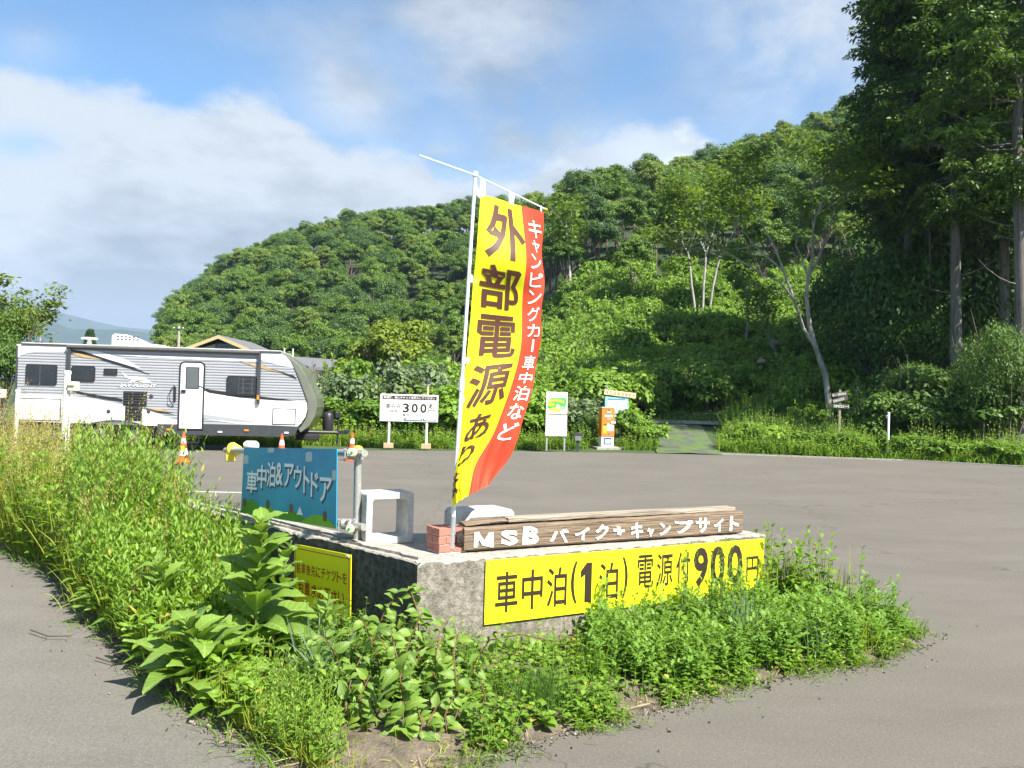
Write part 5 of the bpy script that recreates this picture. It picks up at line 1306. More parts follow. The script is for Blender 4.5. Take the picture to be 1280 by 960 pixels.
def small_things():
    q = P(722.5, 550, 29.2); o = empty('mail_box', (q.x, q.y, 0), 0, 'small dark grey box on a post low in the weeds beside the ticket machine', 'box')
    MB().box((0, 0, .28), (.10, .10, .56)).build('post', M_DKGREY, o); MB().box((0, 0, .45), (.23, .2, .2)).build('box_body', mat('mid_grey_metal', (.20, .2, .19), .5, .2, 9, .2), o, bevel=.01)
    MB().prism([(-.15, .55), (.15, .55), (.12, .60), (0, .64), (-.12, .60)], -.12, .12).build('box_lid', M_DKGREY, o)
    q = P(1110.5, 543, 29.6); z0 = zt(q.x, q.y); o = empty('marker_post', (q.x, q.y, z0 - .3), 0, 'slim white marker post in the weeds below the dark trees', 'post')
    zz = P(1111, 516, 29.6).z - z0 + .3
    MB().tube([(-.02, 0, 0), (0, 0, zz)], .04, 12).build('tube', M_PVC, o, smooth=True); MB().lathe([(.046, -.02), (.046, .01), (.02, .02)], (0, 0, zz), 12).build('cap', M_PVC, o)
    MB().box((-.06, -.01, zz - .14), (.07, .06, .11)).build('outlet_box', mat('grey_metal', (.25, .27, .3)), o, bevel=.01)
    # stacked direction planks on a post
    q = P(1050, 512, 33.5); z0 = zt(q.x, q.y); o = empty('direction_sign', (q.x, q.y, z0 - .2), rad(-6), 'post with three stacked grey-white direction planks in front of the leaning tree', 'sign')
    ztp = P(1050, 487, 33.5).z - z0 + .2
    MB().box((0, .05, ztp / 2), (.08, .08, ztp)).build('post', mat('grey_timber', (.16, .125, .09)), o)
    for (px, py, an, wd, txt) in ((1049.5, 493, -10, .60, 0), (1050, 499.5, -17, .60, 1), (1051, 508, 1, .64, 2)):
        c = P(px, py, 33.5) - Vector((q.x, q.y, z0 - .2)); Mr = Matrix.Rotation(rad(an), 3, 'Y')
        pk = MB().box((c.x, -.01, c.z), (wd, .035, .17), Mr).build('plank', mat('dark_plank', (.07, .065, .055), .8, 0, 8, .3, bump=.3), o, bevel=.01)
        mb = MB()
        rg = random.Random(txt * 7 + 1)
        def stroke(x0, z0, x1, z1, t=.022):
            l_ = math.hypot(x1 - x0, z1 - z0); an2 = -math.atan2(z1 - z0, x1 - x0)
            mb.box(Vector((c.x, -.01, c.z)) + Mr @ Vector(((x0 + x1) / 2, -.022, (z0 + z1) / 2)), (l_, .006, t), Mr @ Matrix.Rotation(an2, 3, 'Y'))
        if txt == 0: stroke(-.28, 0, -.12, 0); stroke(-.29, 0, -.23, .05); stroke(-.29, 0, -.23, -.05)
        if txt == 2: stroke(.10, 0, .29, 0); stroke(.28, .06, .28, -.06)
        for k_ in range(4 if txt else 3):
            x0 = (-.07 if txt == 0 else -.26) + k_ * (.11 if txt != 2 else .095)
            stroke(x0, .05, x0, -.05); stroke(x0 + .07, .05, x0 + .07, -.05); stroke(x0, rg.uniform(0, .05), x0 + .07, rg.uniform(0, .05)); stroke(x0, rg.uniform(-.05, 0), x0 + .07, rg.uniform(-.05, 0))
        mb.build('plank_lettering', mat('bleached_paint', (.50, .52, .48), .7, 0, 20, .15), pk)
small_things()

# ------------------------------------------------------------------ houses, poles beyond the trailer
def houses():
    M_HW = mat('house_wall', (.50, .48, .43), .8, 0, 3, .06); M_TILE = mat('grey_roof', (.13, .13, .135), .7, 0, 6, .15); M_BARGE = mat('ochre_bargeboard', (.50, .38, .20), .6, 0, 6, .08)
    D = 62; c = P(276, 440, D); o = empty('house', (c.x, c.y, 0), 0, 'white gabled house with an ochre roof edge, its top showing over the trailer', 'house')
    zr = P(275, 422, D).z; ze = P(240, 434.5, D).z; w = (P(318, 436, D).x - P(240, 434, D).x) / 2
    MB().prism([(-w + .5, 0), (w - .5, 0), (w - .5, ze - .1), (0, zr - .35), (-w + .5, ze - .1)], 0, 7).build('wall', M_HW, o)
    for s_ in (-1, 1):
        MB().prism([(0, zr - .02), (s_ * w, ze - .15), (s_ * w, ze + .02), (0, zr + .16)], -.6, 7.6).build('roof', M_TILE, o)
        MB().prism([(0, zr - .12), (s_ * w, ze - .25), (s_ * w, ze + .0), (0, zr + .13)], -.68, -.6).build('bargeboard', M_BARGE, o)
    x0, z0 = P(268, 436, D).x - c.x, P(268, 429, D).z
    f = MB().box((x0 + .9, -.04, z0 - .7), (1.6, .08, 1.5)).build('window', M_DKGREY, o); MB().box((x0 + .9, -.09, z0 - .7), (1.4, .03, 1.3)).build('pane', M_DARKGLASS, f)
    MB().box((x0 + 3.2, -.05, z0 - .9), (1.0, .1, .8)).build('vent_hood', mat('vent_grey', (.35, .36, .37), .5, .2, 8, .1), o)
    D = 50; c = P(380, 470, D); o = empty('house', (c.x, c.y, 0), rad(-35), 'low white house with a grey roof peeking out behind the trailer nose', 'house')
    zr = P(372, 448, D).z; ze = P(392, 462, D).z
    MB().box((-1.5, 2, ze / 2), (4.6, 4.6, ze)).build('wall', M_HW, o)
    for s_ in (-1, 1): MB().prism([(-1.5, zr), (-1.5 + s_ * 3.0, ze - .05), (-1.5 + s_ * 3.0, ze + .12), (-1.5, zr + .17)], -1.0, 5).build('roof', M_TILE, o)
    MB().box((-.8, -.35, ze - 1.0), (1.2, .06, .9)).build('window', M_DKGREY, o)
    MB().prism([(.6, ze - .9), (3.0, ze - 1.4), (3.0, ze - 1.25), (.6, ze - .75)], -.9, 1.0).build('porch_roof', M_WHITE, o)
    # utility pole and floodlight pole
    D = 85; t = P(224, 407, D); o = empty('utility_pole', (t.x, t.y, 0), 0, 'concrete utility pole rising behind the trailer roof', 'pole')
    MB().tube([(0, 0, 0), (0, 0, t.z)], [.2, .12], 10).build('pole', M_CAP, o); MB().box((0, -.15, t.z - .35), (1.1, .08, .08)).build('crossarm', M_DKGREY, o)
    for x in (-.45, 0, .45): MB().lathe([(.04, 0), (.06, .06), (.03, .14)], (x, -.15, t.z - .31), 8).build('insulator', M_WHITE, o)
    D = 70; t = P(51, 411, D); o = empty('floodlight_pole', (t.x, t.y, 0), 0, 'floodlight pole with a pair of lamps behind the rear of the trailer', 'pole')
    MB().tube([(0, 0, 0), (0, 0, t.z)], [.12, .07], 10).build('pole', M_GALV, o); MB().box((0, 0, t.z), (.8, .06, .06)).build('crossarm', M_GALV, o)
    for s_ in (-1, 1): MB().box((.3 * s_, -.1, t.z - .04), (.42, .3, .16), Matrix.Rotation(rad(18 * s_), 3, 'Y')).build('floodlight', mat('lamp_housing', (.30, .31, .32), .5, .3, 9, .1), o, bevel=.02)
houses()

# ================================================================== vegetation
CY = np.array([[0.0, 0.0, 1.0]])
LM_HILL = [leafmat('broadleaf_crown', (.060, .115, .018), (.165, .275, .040), .28, obj_var=.5),
           leafmat('pale_crown', (.105, .165, .03), (.24, .325, .06), .3, obj_var=.4),
           leafmat('bluish_crown', (.045, .095, .024), (.115, .20, .048), .25, obj_var=.5)]
LM_BRIGHT = leafmat('sunny_shrub_leaf', (.085, .17, .020), (.25, .40, .055), .36, obj_var=.5)
LM_GREY = leafmat('willow_leaf', (.085, .135, .055), (.17, .235, .10), .25, obj_var=.3)
LM_LIME = leafmat('lime_leaf', (0.18, 0.27, 0.018), (0.3024, 0.392, 0.028), .35, obj_var=.3)
LM_CEDAR = leafmat('cedar_needles', (.018, .046, .010), (.15, .25, .035), .18, obj_var=.25)
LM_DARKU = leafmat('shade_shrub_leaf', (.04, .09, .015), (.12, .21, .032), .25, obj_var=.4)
LM_WEED = leafmat('weed_leaf', (.070, .155, .016), (.215, .36, .042), .38, obj_var=.02, third=(.42, .34, .07))
LM_WEED2 = leafmat('yellow_green_weed', (0.165, 0.2325, 0.024), (0.336, 0.3808, 0.0504), .35, obj_var=.2)
LM_SEED = leafmat('seed_heads', (0.3, 0.2175, 0.0675), (0.4704, 0.3808, 0.1456), .25, obj_var=.2)
LM_RUST = leafmat('rusty_dock_seed', (0.3, 0.1275, 0.045), (0.4032, 0.2128, 0.0672), .15, obj_var=.2)
LM_BLUEG = leafmat('blue_green_grass', (0.1275, 0.2025, 0.105), (0.2128, 0.3024, 0.1568), .3, obj_var=.2)
LM_DOCK = leafmat('dock_leaf', (.095, .19, .025), (.21, .34, .05), .33, obj_var=.5, spec=.45, veins=True)
LM_SAP = leafmat('sapling_leaf', (.06, .14, .018), (.17, .29, .03), .36, obj_var=.6, third=(.30, .27, .02), spec=.5, veins=True)
LM_DRY = leafmat('dry_grass', (0.33, 0.24, 0.12), (0.504, 0.4144, 0.2464), .2, obj_var=.2)
M_BARK = mat('grey_bark', (.16, .145, .125), .9, 0, 6, col2=(.42, .40, .36), bump=.7, stretch=(1, 1, .25))
M_BARKD = mat('brown_bark', (.055, .042, .032), .9, 0, 6, col2=(.17, .135, .11), bump=.7, stretch=(1, 1, .2))
M_STEM = mat('green_stem', (.12, .19, .035), .6, 0, 9, .2)
M_REDSTEM = mat('red_brown_stem', (.13, .055, .022), .6, 0, 9, .2)

def crown_into(cl, rng, c, R3, nl, nleaf, leaf, mi=0, v0=.5, squash=.75, lobe_r=(.28, .5), up=.35):
    """leaf tufts spread over many overlapping boughs that fill an uneven crown"""
    c = np.array(c); R3 = np.array(R3)
    d_ = unit(rng, nl); d_[:, 2] = np.abs(d_[:, 2]) * 1.0 - .35 * (rng.random(nl) < .45)
    lc = c + d_ * R3 * (rng.random((nl, 1)) ** .45) * .85
    lr = rng.uniform(*lobe_r, nl) * R3.mean()
    lv = rng.normal(v0, .16, nl)
    k = rng.choice(nl, nleaf, p=lr ** 2 / (lr ** 2).sum())
    n_ = unit(rng, nleaf); n_[:, 2] = np.where(n_[:, 2] < -.25, -n_[:, 2], n_[:, 2])
    rr = (.48 + .68 * rng.random((nleaf, 1)) ** .8)
    p = lc[k] + n_ * lr[k][:, None] * rr * np.array([1, 1, squash])
    nn = n_ + rng.normal(0, .45, (nleaf, 3)) + np.array([0, 0, up]); nn /= np.linalg.norm(nn, axis=1, keepdims=True)
    dd = np.cross(nn, unit(rng, nleaf)); 
    s_ = leaf * rng.uniform(.6, 1.4, nleaf)
    cl.leaves(p, dd, nn, s_ * 1.2, s_ * .42, np.clip(lv[k] + rng.normal(0, .13, nleaf), 0, 1), bend=.25, prof=(.25, 1, .2), two=True, mi=mi)

def limb(cl, rng, p, d, L, r, depth, tips, n_seg=4, mi=1, wob=.16, up=.12, split=(2, 3), spread=.55, shrink=.68, collect=1):
    p = np.array(p, float); d = np.array(d, float); d /= np.linalg.norm(d)
    for i in range(n_seg):
        q = p + d * L / n_seg; r1 = r * (1 - .3 / n_seg * 1.0)
        cl.tubes(p[None], q[None], r, r1 if depth or i < n_seg - 1 else r * .5, .5, mi, 7 if r > .06 else 4)
        p, r = q, r1
        d = d + rng.normal(0, wob, 3) + np.array([0, 0, up]); d /= np.linalg.norm(d)
        if depth <= collect: tips.append((p.copy(), depth))
    if depth == 0: tips.append((p.copy(), 0)); return
    for k in range(rng.integers(split[0], split[1] + 1)):
        a = rng.normal(0, 1, 3); a -= d * a.dot(d); a /= np.linalg.norm(a)
        dn = d + a * spread * rng.uniform(.6, 1.3); limb(cl, rng, p, dn, L * shrink * rng.uniform(.8, 1.2), r * .66, depth - 1, tips, max(2, n_seg - 1), mi, wob, up * .8, split, spread, shrink, collect)

def sprays(cl, rng, tips, n_each, rad_, leaf, mi=0, v0=.55, flat=.35):
    """flat layered sprays of leaves round each twig tip"""
    T = np.array([t[0] for t in tips]); nt = len(T); tv = rng.normal(v0, .15, nt)
    k = np.repeat(np.arange(nt), n_each); n = len(k)
    off = rng.normal(0, 1, (n, 3)) * np.array([rad_, rad_, rad_ * flat]); 
    p = T[k] + off
    nn = np.tile(CY, (n, 1)) + rng.normal(0, .4, (n, 3)); nn /= np.linalg.norm(nn, axis=1, keepdims=True)
    dd = np.cross(nn, unit(rng, n)); s_ = leaf * rng.uniform(.6, 1.35, n)
    cl.leaves(p, dd, nn, s_ * 1.2, s_ * .4, np.clip(tv[k] + rng.normal(0, .12, n), 0, 1), bend=.2, prof=(.25, 1, .2), two=True, mi=mi)

# ---------------- trees of the hill: a few shapes, each tree an object of its own
hill_meshes = []
for i in range(9):
    rng = np.random.default_rng(100 + i); cl = Cloud()
    h_ = rng.uniform(8.5, 11); Rx = rng.uniform(2.7, 3.6); base = h_ - 2.0 * rng.uniform(3.0, 3.6)
    cl.tubes(np.array([[0, 0, -.6]]), np.array([[rng.uniform(-.3, .3), rng.uniform(-.3, .3), base + 1.5]]), .19, .11, .5, 1, 6)
    for _ in range(4):
        a = rng.uniform(0, 6.28); cl.tubes(np.array([[0, 0, base * .8]]), np.array([[math.cos(a) * Rx * .6, math.sin(a) * Rx * .6, base + 2.4]]), .10, .03, .5, 1, 4)
    crown_into(cl, rng, (0, 0, (h_ + base) / 2 + .3), (Rx, Rx, (h_ - base) / 2), 44 + 5 * i, 7800, .17, v0=.5, lobe_r=((.13, .27), (.18, .38), (.12, .24))[i % 3])
    hill_meshes.append(cl.mesh('hill_tree', [LM_HILL[(0, 0, 1, 0, 2, 0, 1, 2, 0)[i]], M_BARKD]))

rs = np.random.default_rng(7)
spots = []
y = 62.0
while y < 236:
    stp = 4.1 if y > 110 else 4.3
    x = -0.46 * y - 2
    while x < 0.74 * y:
        xx, yy_ = x + rs.uniform(-1.9, 1.9), y + rs.uniform(-1.9, 1.9); px = 640 + F * xx / yy_; z = zt(xx, yy_); zr, Dr, w = ztop(px)
        ok = yy_ < Dr + 6 and 206 < px < 1330
        if w > .5 and yy_ < 76 + 10 * math.sin(px * .02) : ok = False
        if 800 < px < 950 and yy_ < 92: ok = False                     # open shrubby slope below the wood
        if w <= .5 and (yy_ < 96 or z < .35): ok = False
        if px > 1075 and yy_ < 90: ok = False
        if ok: spots.append((xx, yy_, z, px))
        x += stp
    y += stp * .93
# the 300 that show largest stay single trees
spots.sort(key=lambda s_: s_[1] * (1.0 if -20 < s_[3] < 1120 else 9))
hill_first = {}
LANDMARK = [(250, 'over the rear half of the travel trailer'), (330, 'over the trailer door'), (420, 'over the trailer nose'), (500, 'over the left half of the price board'), (575, 'between the price board and the banner'), (690, 'behind the banner'),
            (745, 'over the information board'), (805, 'over the ticket machine'), (840, 'over the shrubs left of the path'), (880, 'over the mossy path'), (920, 'just right of the pale-stemmed tree'), (960, 'between the pale-stemmed and leaning trees'), (1050, 'over the leaning tree'), (9999, 'behind the dark cedars')]
def where(px): return next(t for m_, t in LANDMARK if px < m_)
def hill_label(mi_, px, y):
    zr, Dr, w = ztop(px); f = (y - 62) / (Dr - 62)
    lvl = 'on the skyline' if f > .93 else 'high on the slope' if f > .6 else 'halfway up the slope' if f > .28 else 'low on the slope'
    return ['mid green tree', 'pale green tree', 'bluish-green tree'][(0, 0, 1, 0, 2, 0, 1, 2, 0)[mi_]] + ' ' + lvl + ', ' + where(px)
def hill_group(mi_): return ['mid green hillside trees', 'pale green hillside trees', 'bluish-green hillside trees'][(0, 0, 1, 0, 2, 0, 1, 2, 0)[mi_]]
for (x, y, z, px) in spots[:296]:
    k = int(rs.integers(0, 9)); s_ = rs.uniform(.62, 1.0)
    o = link('hill_tree', hill_meshes[k], None, (x, y, z - .2), (rs.uniform(-.08, .08), rs.uniform(-.08, .08), rs.uniform(0, 6.28)), (s_, s_, s_ * rs.uniform(.85, 1.1)))
    tag(o, hill_label(k, px, y), 'tree', hill_group(k)); hill_first.setdefault(k, o)

def scatter(name, pts_, scl, srcs, label=None, seed=0, tilt=.1, zs=None):
    """one object of kind stuff: instances of the given objects on given points (geometry nodes)"""
    me = bpy.data.meshes.new(name); pts_ = np.asarray(pts_, dtype=np.float32); n = len(pts_)
    me.vertices.add(n); me.vertices.foreach_set('co', pts_.ravel())
    rg = np.random.default_rng(seed)
    rot = np.stack([rg.uniform(-tilt, tilt, n), rg.uniform(-tilt, tilt, n), rg.uniform(0, 6.28, n)], 1).astype(np.float32)
    a = me.attributes.new('rot', 'FLOAT_VECTOR', 'POINT'); a.data.foreach_set('vector', rot.ravel())
    scl = np.asarray(scl, dtype=np.float32); sv = np.stack([scl, scl, scl * (1 if zs is None else np.asarray(zs, dtype=np.float32))], 1).astype(np.float32)
    a = me.attributes.new('scl', 'FLOAT_VECTOR', 'POINT'); a.data.foreach_set('vector', sv.ravel())
    a = me.attributes.new('pick', 'INT', 'POINT'); a.data.foreach_set('value', rg.integers(0, len(srcs), n).astype(np.int32))
    o = link(name, me); tag(o, label, None, None, 'stuff')
    ng = bpy.data.node_groups.new(name, 'GeometryNodeTree')
    ng.interface.new_socket('Geometry', in_out='INPUT', socket_type='NodeSocketGeometry'); ng.interface.new_socket('Geometry', in_out='OUTPUT', socket_type='NodeSocketGeometry')
    nd = ng.nodes.new; gi, go = nd('NodeGroupInput'), nd('NodeGroupOutput'); iop = nd('GeometryNodeInstanceOnPoints'); jn = nd('GeometryNodeJoinGeometry')
    for s_ in srcs[::-1]:
        oi = nd('GeometryNodeObjectInfo'); oi.inputs['Object'].default_value = s_; oi.inputs['As Instance'].default_value = True; oi.transform_space = 'ORIGINAL'
        ng.links.new(oi.outputs['Geometry'], jn.inputs[0])
    def at(nm, t):
        q = nd('GeometryNodeInputNamedAttribute'); q.data_type = t; q.inputs['Name'].default_value = nm; return q.outputs['Attribute']
    iop.inputs['Pick Instance'].default_value = True
    ng.links.new(gi.outputs[0], iop.inputs['Points']); ng.links.new(jn.outputs[0], iop.inputs['Instance']); ng.links.new(at('pick', 'INT'), iop.inputs['Instance Index'])
    ng.links.new(at('rot', 'FLOAT_VECTOR'), iop.inputs['Rotation']); ng.links.new(at('scl', 'FLOAT_VECTOR'), iop.inputs['Scale']); ng.links.new(iop.outputs[0], go.inputs[0])
    md = o.modifiers.new('scatter', 'NODES'); md.node_group = ng
    return o
rest = spots[296:]
scatter('forest', [(x, y, z - .2) for x, y, z, _ in rest], rs.uniform(.60, .98, len(rest)), [hill_first[k] for k in sorted(hill_first)], 'mixed leafy wood covering the upper slopes of the hill', 3)

# ---------------- shrubs
def bush_mesh(name, seed, R3, nl, nleaf, leaf, m_, v0=.5, squash=.8):
    rng = np.random.default_rng(seed); cl = Cloud()
    for _ in range(6):
        a = rng.uniform(0, 6.28); cl.tubes(np.array([[0, 0, -.1]]), np.array([[math.cos(a) * R3[0] * .6, math.sin(a) * R3[0] * .6, R3[2] * rng.uniform(1, 1.6)]]), .03, .01, .5, 1, 4)
    crown_into(cl, rng, (0, 0, R3[2] * .92), R3, nl, nleaf, leaf, v0=v0, squash=squash, lobe_r=(.22, .45))
    # a few shoots that break the outline
    n = 26; a = rng.uniform(0, 6.28, n); b = np.stack([np.cos(a) * R3[0] * .7, np.sin(a) * R3[0] * .7, R3[2] * rng.uniform(1.1, 1.75, n)], 1) * rng.uniform(.6, 1, (n, 1))
    dn = b * np.array([.35, .35, .25]); e_ = b + dn * rng.uniform(.5, 1.1, (n, 1)) + np.array([0, 0, .15])
    cl.tubes(b, e_, .012, .005, .5, 1, 4)
    for t in np.linspace(0, 1, 7):
        p = b + (e_ - b) * t; d2 = unit(rng, n) + np.array([0, 0, .3]); cl.leaves(p, d2, unit(rng, n) + CY, leaf * 1.3, leaf * .4, np.clip(rng.normal(v0 + .1, .15, n), 0, 1), bend=.2, prof=(.25, 1, .2), two=True)
    return cl.mesh(name, [m_, M_BARKD])
bushes = [bush_mesh('shrub', 200 + i, (1.0, 1.0, .75 + .1 * (i % 3)), 20, 1900, .115, LM_BRIGHT, .5) for i in range(4)]
willow = bush_mesh('shrub', 210, (1.0, 1.0, .95), 22, 2400, .10, LM_GREY, .55)
limeb = bush_mesh('shrub', 211, (1.0, 1.0, .95), 24, 3000, .10, LM_LIME, .5)
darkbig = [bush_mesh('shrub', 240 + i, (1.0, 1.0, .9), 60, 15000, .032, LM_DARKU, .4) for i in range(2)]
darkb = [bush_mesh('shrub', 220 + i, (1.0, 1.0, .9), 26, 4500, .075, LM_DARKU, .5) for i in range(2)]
def shrub(px, D, wd, ht, me, label, group=None, zoff=0.0, z=None):
    p = P(px, 500, D); zz = zt(p.x, p.y) if z is None else z
    o = link('shrub', me, None, (p.x, p.y, zz + zoff), (0, 0, rs.uniform(0, 6.28)), (wd / 2, wd / 2, ht / 1.75))
    return tag(o, label, 'shrub', group)
# hedge-like growth behind the far edge of the lot
GB = 'bright green shrubs along the far edge of the lot'; LB = 'bright green leafy shrub in the growth along the far edge of the lot'
for i in range(30):
    px = 402 + i * 14.3 + rs.uniform(-6, 6); D = rs.uniform(31.5, 35.5)
    if 800 < px < 835: continue
    low = 715 < px < 800
    if low: D = rs.uniform(31.8, 33.5)
    if 745 < px < 790: D = 34.5
    shrub(px, D, rs.uniform(1.4, 1.9) if low else rs.uniform(2.2, 3.2), rs.uniform(.9, 1.2) if low else rs.uniform(1.5, 2.2), bushes[i % 4], 'bright green shrub at the lot edge, ' + where(px).replace('over', 'near'), GB)
for i in range(18):
    px = 392 + i * 25 + rs.uniform(-8, 8)
    if px > 800 or px < 428: continue
    shrub(px, rs.uniform(37, 42), rs.uniform(3, 4.5), rs.uniform(2.2, 3.0), bushes[i % 4], 'taller shrub in the second row, ' + where(px).replace('over', 'near'), 'second row of shrubs behind the lot')
for (px, D, w_, h_, t_) in ((432, 33.5, 3.0, 2.5, 'greyish willow-like shrub between the trailer tongue and the price board'), (520, 34.5, 3.4, 3.0, 'large greyish willow-like shrub rising behind the price board'), (548, 34, 2.2, 2.3, 'greyish willow-like shrub at the right end of the price board')):
    shrub(px, D, w_, h_, willow, t_, 'grey-green willow shrubs behind the price board')
shrub(720, 32.5, 2.4, 1.7, willow, 'greyish shrub between the information board and the ticket machine')
shrub(424, 41, 2.3, 2.9, limeb, 'lime-green bush just right of the trailer nose')
shrub(737, 31.0, .9, 1.3, darkb[0], 'dark shrub leaning on the left of the orange ticket machine')
shrub(793, 31.6, 1.7, 1.25, bushes[2], 'rounded shrub just right of the ticket machine')
shrub(812, 31.4, 1.8, 1.0, bushes[0], 'low green shrub at the left edge of the mossy path')
shrub(850, 44.5, 1.6, 1.9, bush_mesh('shrub', 231, (1, 1, .95), 16, 1500, .12, leafmat('reddish_shrub_leaf', (0.075, 0.0675, 0.027), (0.1232, 0.1344, 0.0392), .2), .5), 'dark reddish shrub standing above the mossy path')
# slope above the lot: many shrubs, the nearest single, the rest one mass
pts_ = []
rs2 = np.random.default_rng(12)
for _ in range(1150):
    yv = rs2.uniform(41, 92); px = rs2.uniform(600, 1120); xv = (px - 640) / F * yv
    if 810 < px < 1000 and yv < 43.5: continue
    if px > 1080 and yv < 60 and rs2.random() < .3: continue
    pts_.append((xv, yv, zt(xv, yv) - .35 - .35 * rs2.random()))
scatter('undergrowth', pts_, rs2.uniform(.7, 1.7, len(pts_)), [o for o in bpy.data.objects if o.name in ('shrub', 'shrub.001', 'shrub.002', 'shrub.003', 'shrub.009')], 'bright green undergrowth covering the lower slope', 5)
lf = []
for _ in range(420):
    yv = rs2.uniform(50, 105); px = rs2.uniform(330, 660); xv = (px - 640) / F * yv
    if px < 425 and yv < 58: continue
    lf.append((xv, yv, zt(xv, yv) - .2))
scatter('undergrowth', lf, rs2.uniform(1.0, 2.4, len(lf)), [o for o in bpy.data.objects if o.name in ('shrub', 'shrub.001', 'shrub.002', 'shrub.003')], 'green undergrowth below the left wooded hill', 6)
dk = []
for _ in range(330):
    yv = rs2.uniform(34, 70); px = rs2.uniform(1100, 1500); xv = (px - 640) / F * yv
    if yv < 36.5 and px < 1100: continue
    dk.append((xv, yv, zt(xv, yv) - .2))
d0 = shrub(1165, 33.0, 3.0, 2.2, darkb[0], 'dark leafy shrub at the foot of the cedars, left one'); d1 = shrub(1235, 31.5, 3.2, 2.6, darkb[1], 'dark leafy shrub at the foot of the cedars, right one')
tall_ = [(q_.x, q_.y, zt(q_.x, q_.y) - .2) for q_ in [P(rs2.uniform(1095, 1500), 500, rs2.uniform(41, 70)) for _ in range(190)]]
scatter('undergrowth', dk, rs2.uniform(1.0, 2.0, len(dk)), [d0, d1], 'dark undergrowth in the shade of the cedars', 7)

# ---------------- single trees of note
def branchy(name, seed, trunk, depth, L, r, spread, leafm, n_each, rad_, leaf, base_dirs, barkm, split=(2, 3), up=.12, shrink=.68, flat=.35, v0=.55, wob=.13, collect=1):
    rng = np.random.default_rng(seed); wood = Cloud(); fol = Cloud(); tips = []
    for (p, d) in base_dirs: limb(wood, rng, p, d, L, r, depth, tips, 5, 0, wob, up, split, spread, shrink, collect)
    sprays(fol, rng, tips, n_each, rad_, leaf, 0, v0, flat)
    return wood.mesh('trunk', [barkm]), fol.mesh('crown', [leafm])
def tree_thing(name, tm, cm, loc, label, cat='tree', rz=0, scale=1, group=None):
    o = empty(name, loc, rz, label, cat, group); o.scale = (scale,) * 3
    link('trunk', tm, o); link('crown', cm, o); return o
LM_OPEN = leafmat('open_tree_leaf', (.085, .15, .022), (.19, .285, .045), .32, obj_var=.1)
# pale multi-stemmed tree on the slope
M_BARKP = mat('pale_bark', (.20, .19, .17), .85, 0, 5, col2=(.42, .41, .38), bump=.6, stretch=(1, 1, .25))
D = 70; p = P(872, 405, D)
tm, cm = branchy('tree', 31, None, 3, 7.4, .125, .50, LM_OPEN, 34, .70, .22, [((0, 0, -.5), (-.12, 0, 1)), ((.45, .1, -.5), (.0, 0, 1)), ((.9, 0, -.5), (.07, .1, 1))], M_BARKP, (2, 3), .10, .50, .35, .55, .05)
tree_thing('pale_barked_tree', tm, cm, (p.x, p.y, zt(p.x, p.y)), 'tree with several pale grey stems standing out on the slope', scale=.92)
# leaning forked tree at the right
D = 41; p = P(1040, 500, D)
rng = np.random.default_rng(41); wood, fol, tips = Cloud(), Cloud(), []
def chain(pts2, rr):
    for a, b, r0, r1 in zip(pts2, pts2[1:], rr, rr[1:]): wood.tubes(np.array([a]), np.array([b]), r0, r1, .5, 0, 8)
base = np.array([p.x, p.y, zt(p.x, p.y) - .2])
Lp = lambda px, py, D_=41: np.array(P(px, py, D_)) - base
chain([np.zeros(3), Lp(1032, 470), Lp(1020, 435), Lp(1012, 408)], [.17, .145, .125, .11])
chain([Lp(1020, 435), Lp(1004, 410), Lp(993, 375, 40), Lp(980, 340, 40), Lp(972, 318, 40)], [.10, .085, .07, .06, .05])
chain([Lp(1012, 408), Lp(1008, 370), Lp(1010, 345), Lp(1016, 318)], [.11, .095, .08, .065])
chain([Lp(1010, 345), Lp(1020, 330, 41.5), Lp(1030, 305, 42)], [.08, .065, .055])
chain([Lp(993, 375, 40), Lp(975, 352, 39.5), Lp(958, 345, 39)], [.06, .05, .03])
for (q, d_) in ((Lp(972, 318, 40), (-.5, -.1, 1)), (Lp(1016, 318), (.1, .1, 1)), (Lp(1030, 305, 42), (.5, .2, 1)), (Lp(958, 345, 39), (-1, -.2, .5)), (Lp(1016, 318), (-.3, -.4, 1)), (Lp(1010, 345), (-.2, .5, 1)), (Lp(980, 340, 40), (-.8, .2, .8))):
    limb(wood, rng, q, d_, 1.9, .055, 3, tips, 3, 0, .15, .06, (2, 3), .65, .74, 2)
sprays(fol, rng, tips, 16, .40, .15, 0, .55, .30)
tree_thing('leaning_tree', wood.mesh('trunk', [M_BARK]), fol.mesh('crown', [LM_OPEN]), base, 'slender leaning tree with a forked grey trunk behind the direction planks')
# two thin pale trunks in the wood behind
for (px, y0, y1, D, lab) in ((1068, 380, 470, 47, 'thin pale-stemmed young tree between the leaning tree and the cedars'), (930, 395, 455, 60, 'small slender tree on the slope right of the pale-stemmed tree'), (980, 420, 470, 52, 'short straight tree trunk with a thin crown above the scrub, left of the leaning tree'), (712, 330, 400, 85, 'slender tree at the wood edge, right of the banner')):
    p = P(px, y1, D); k = (y1 - y0 + 90) * D / F / 7.5
    tm, cm = branchy('tree', px, None, 3, 2.6, .10, .45, LM_OPEN, 16, .42, .2, [((0, 0, -.5), (rs.uniform(-.2, .2), 0, 1))], M_BARK, (2, 3), .15, .75, .4)
    tree_thing('slender_tree', tm, cm, (p.x, p.y, zt(p.x, p.y)), lab, scale=k)
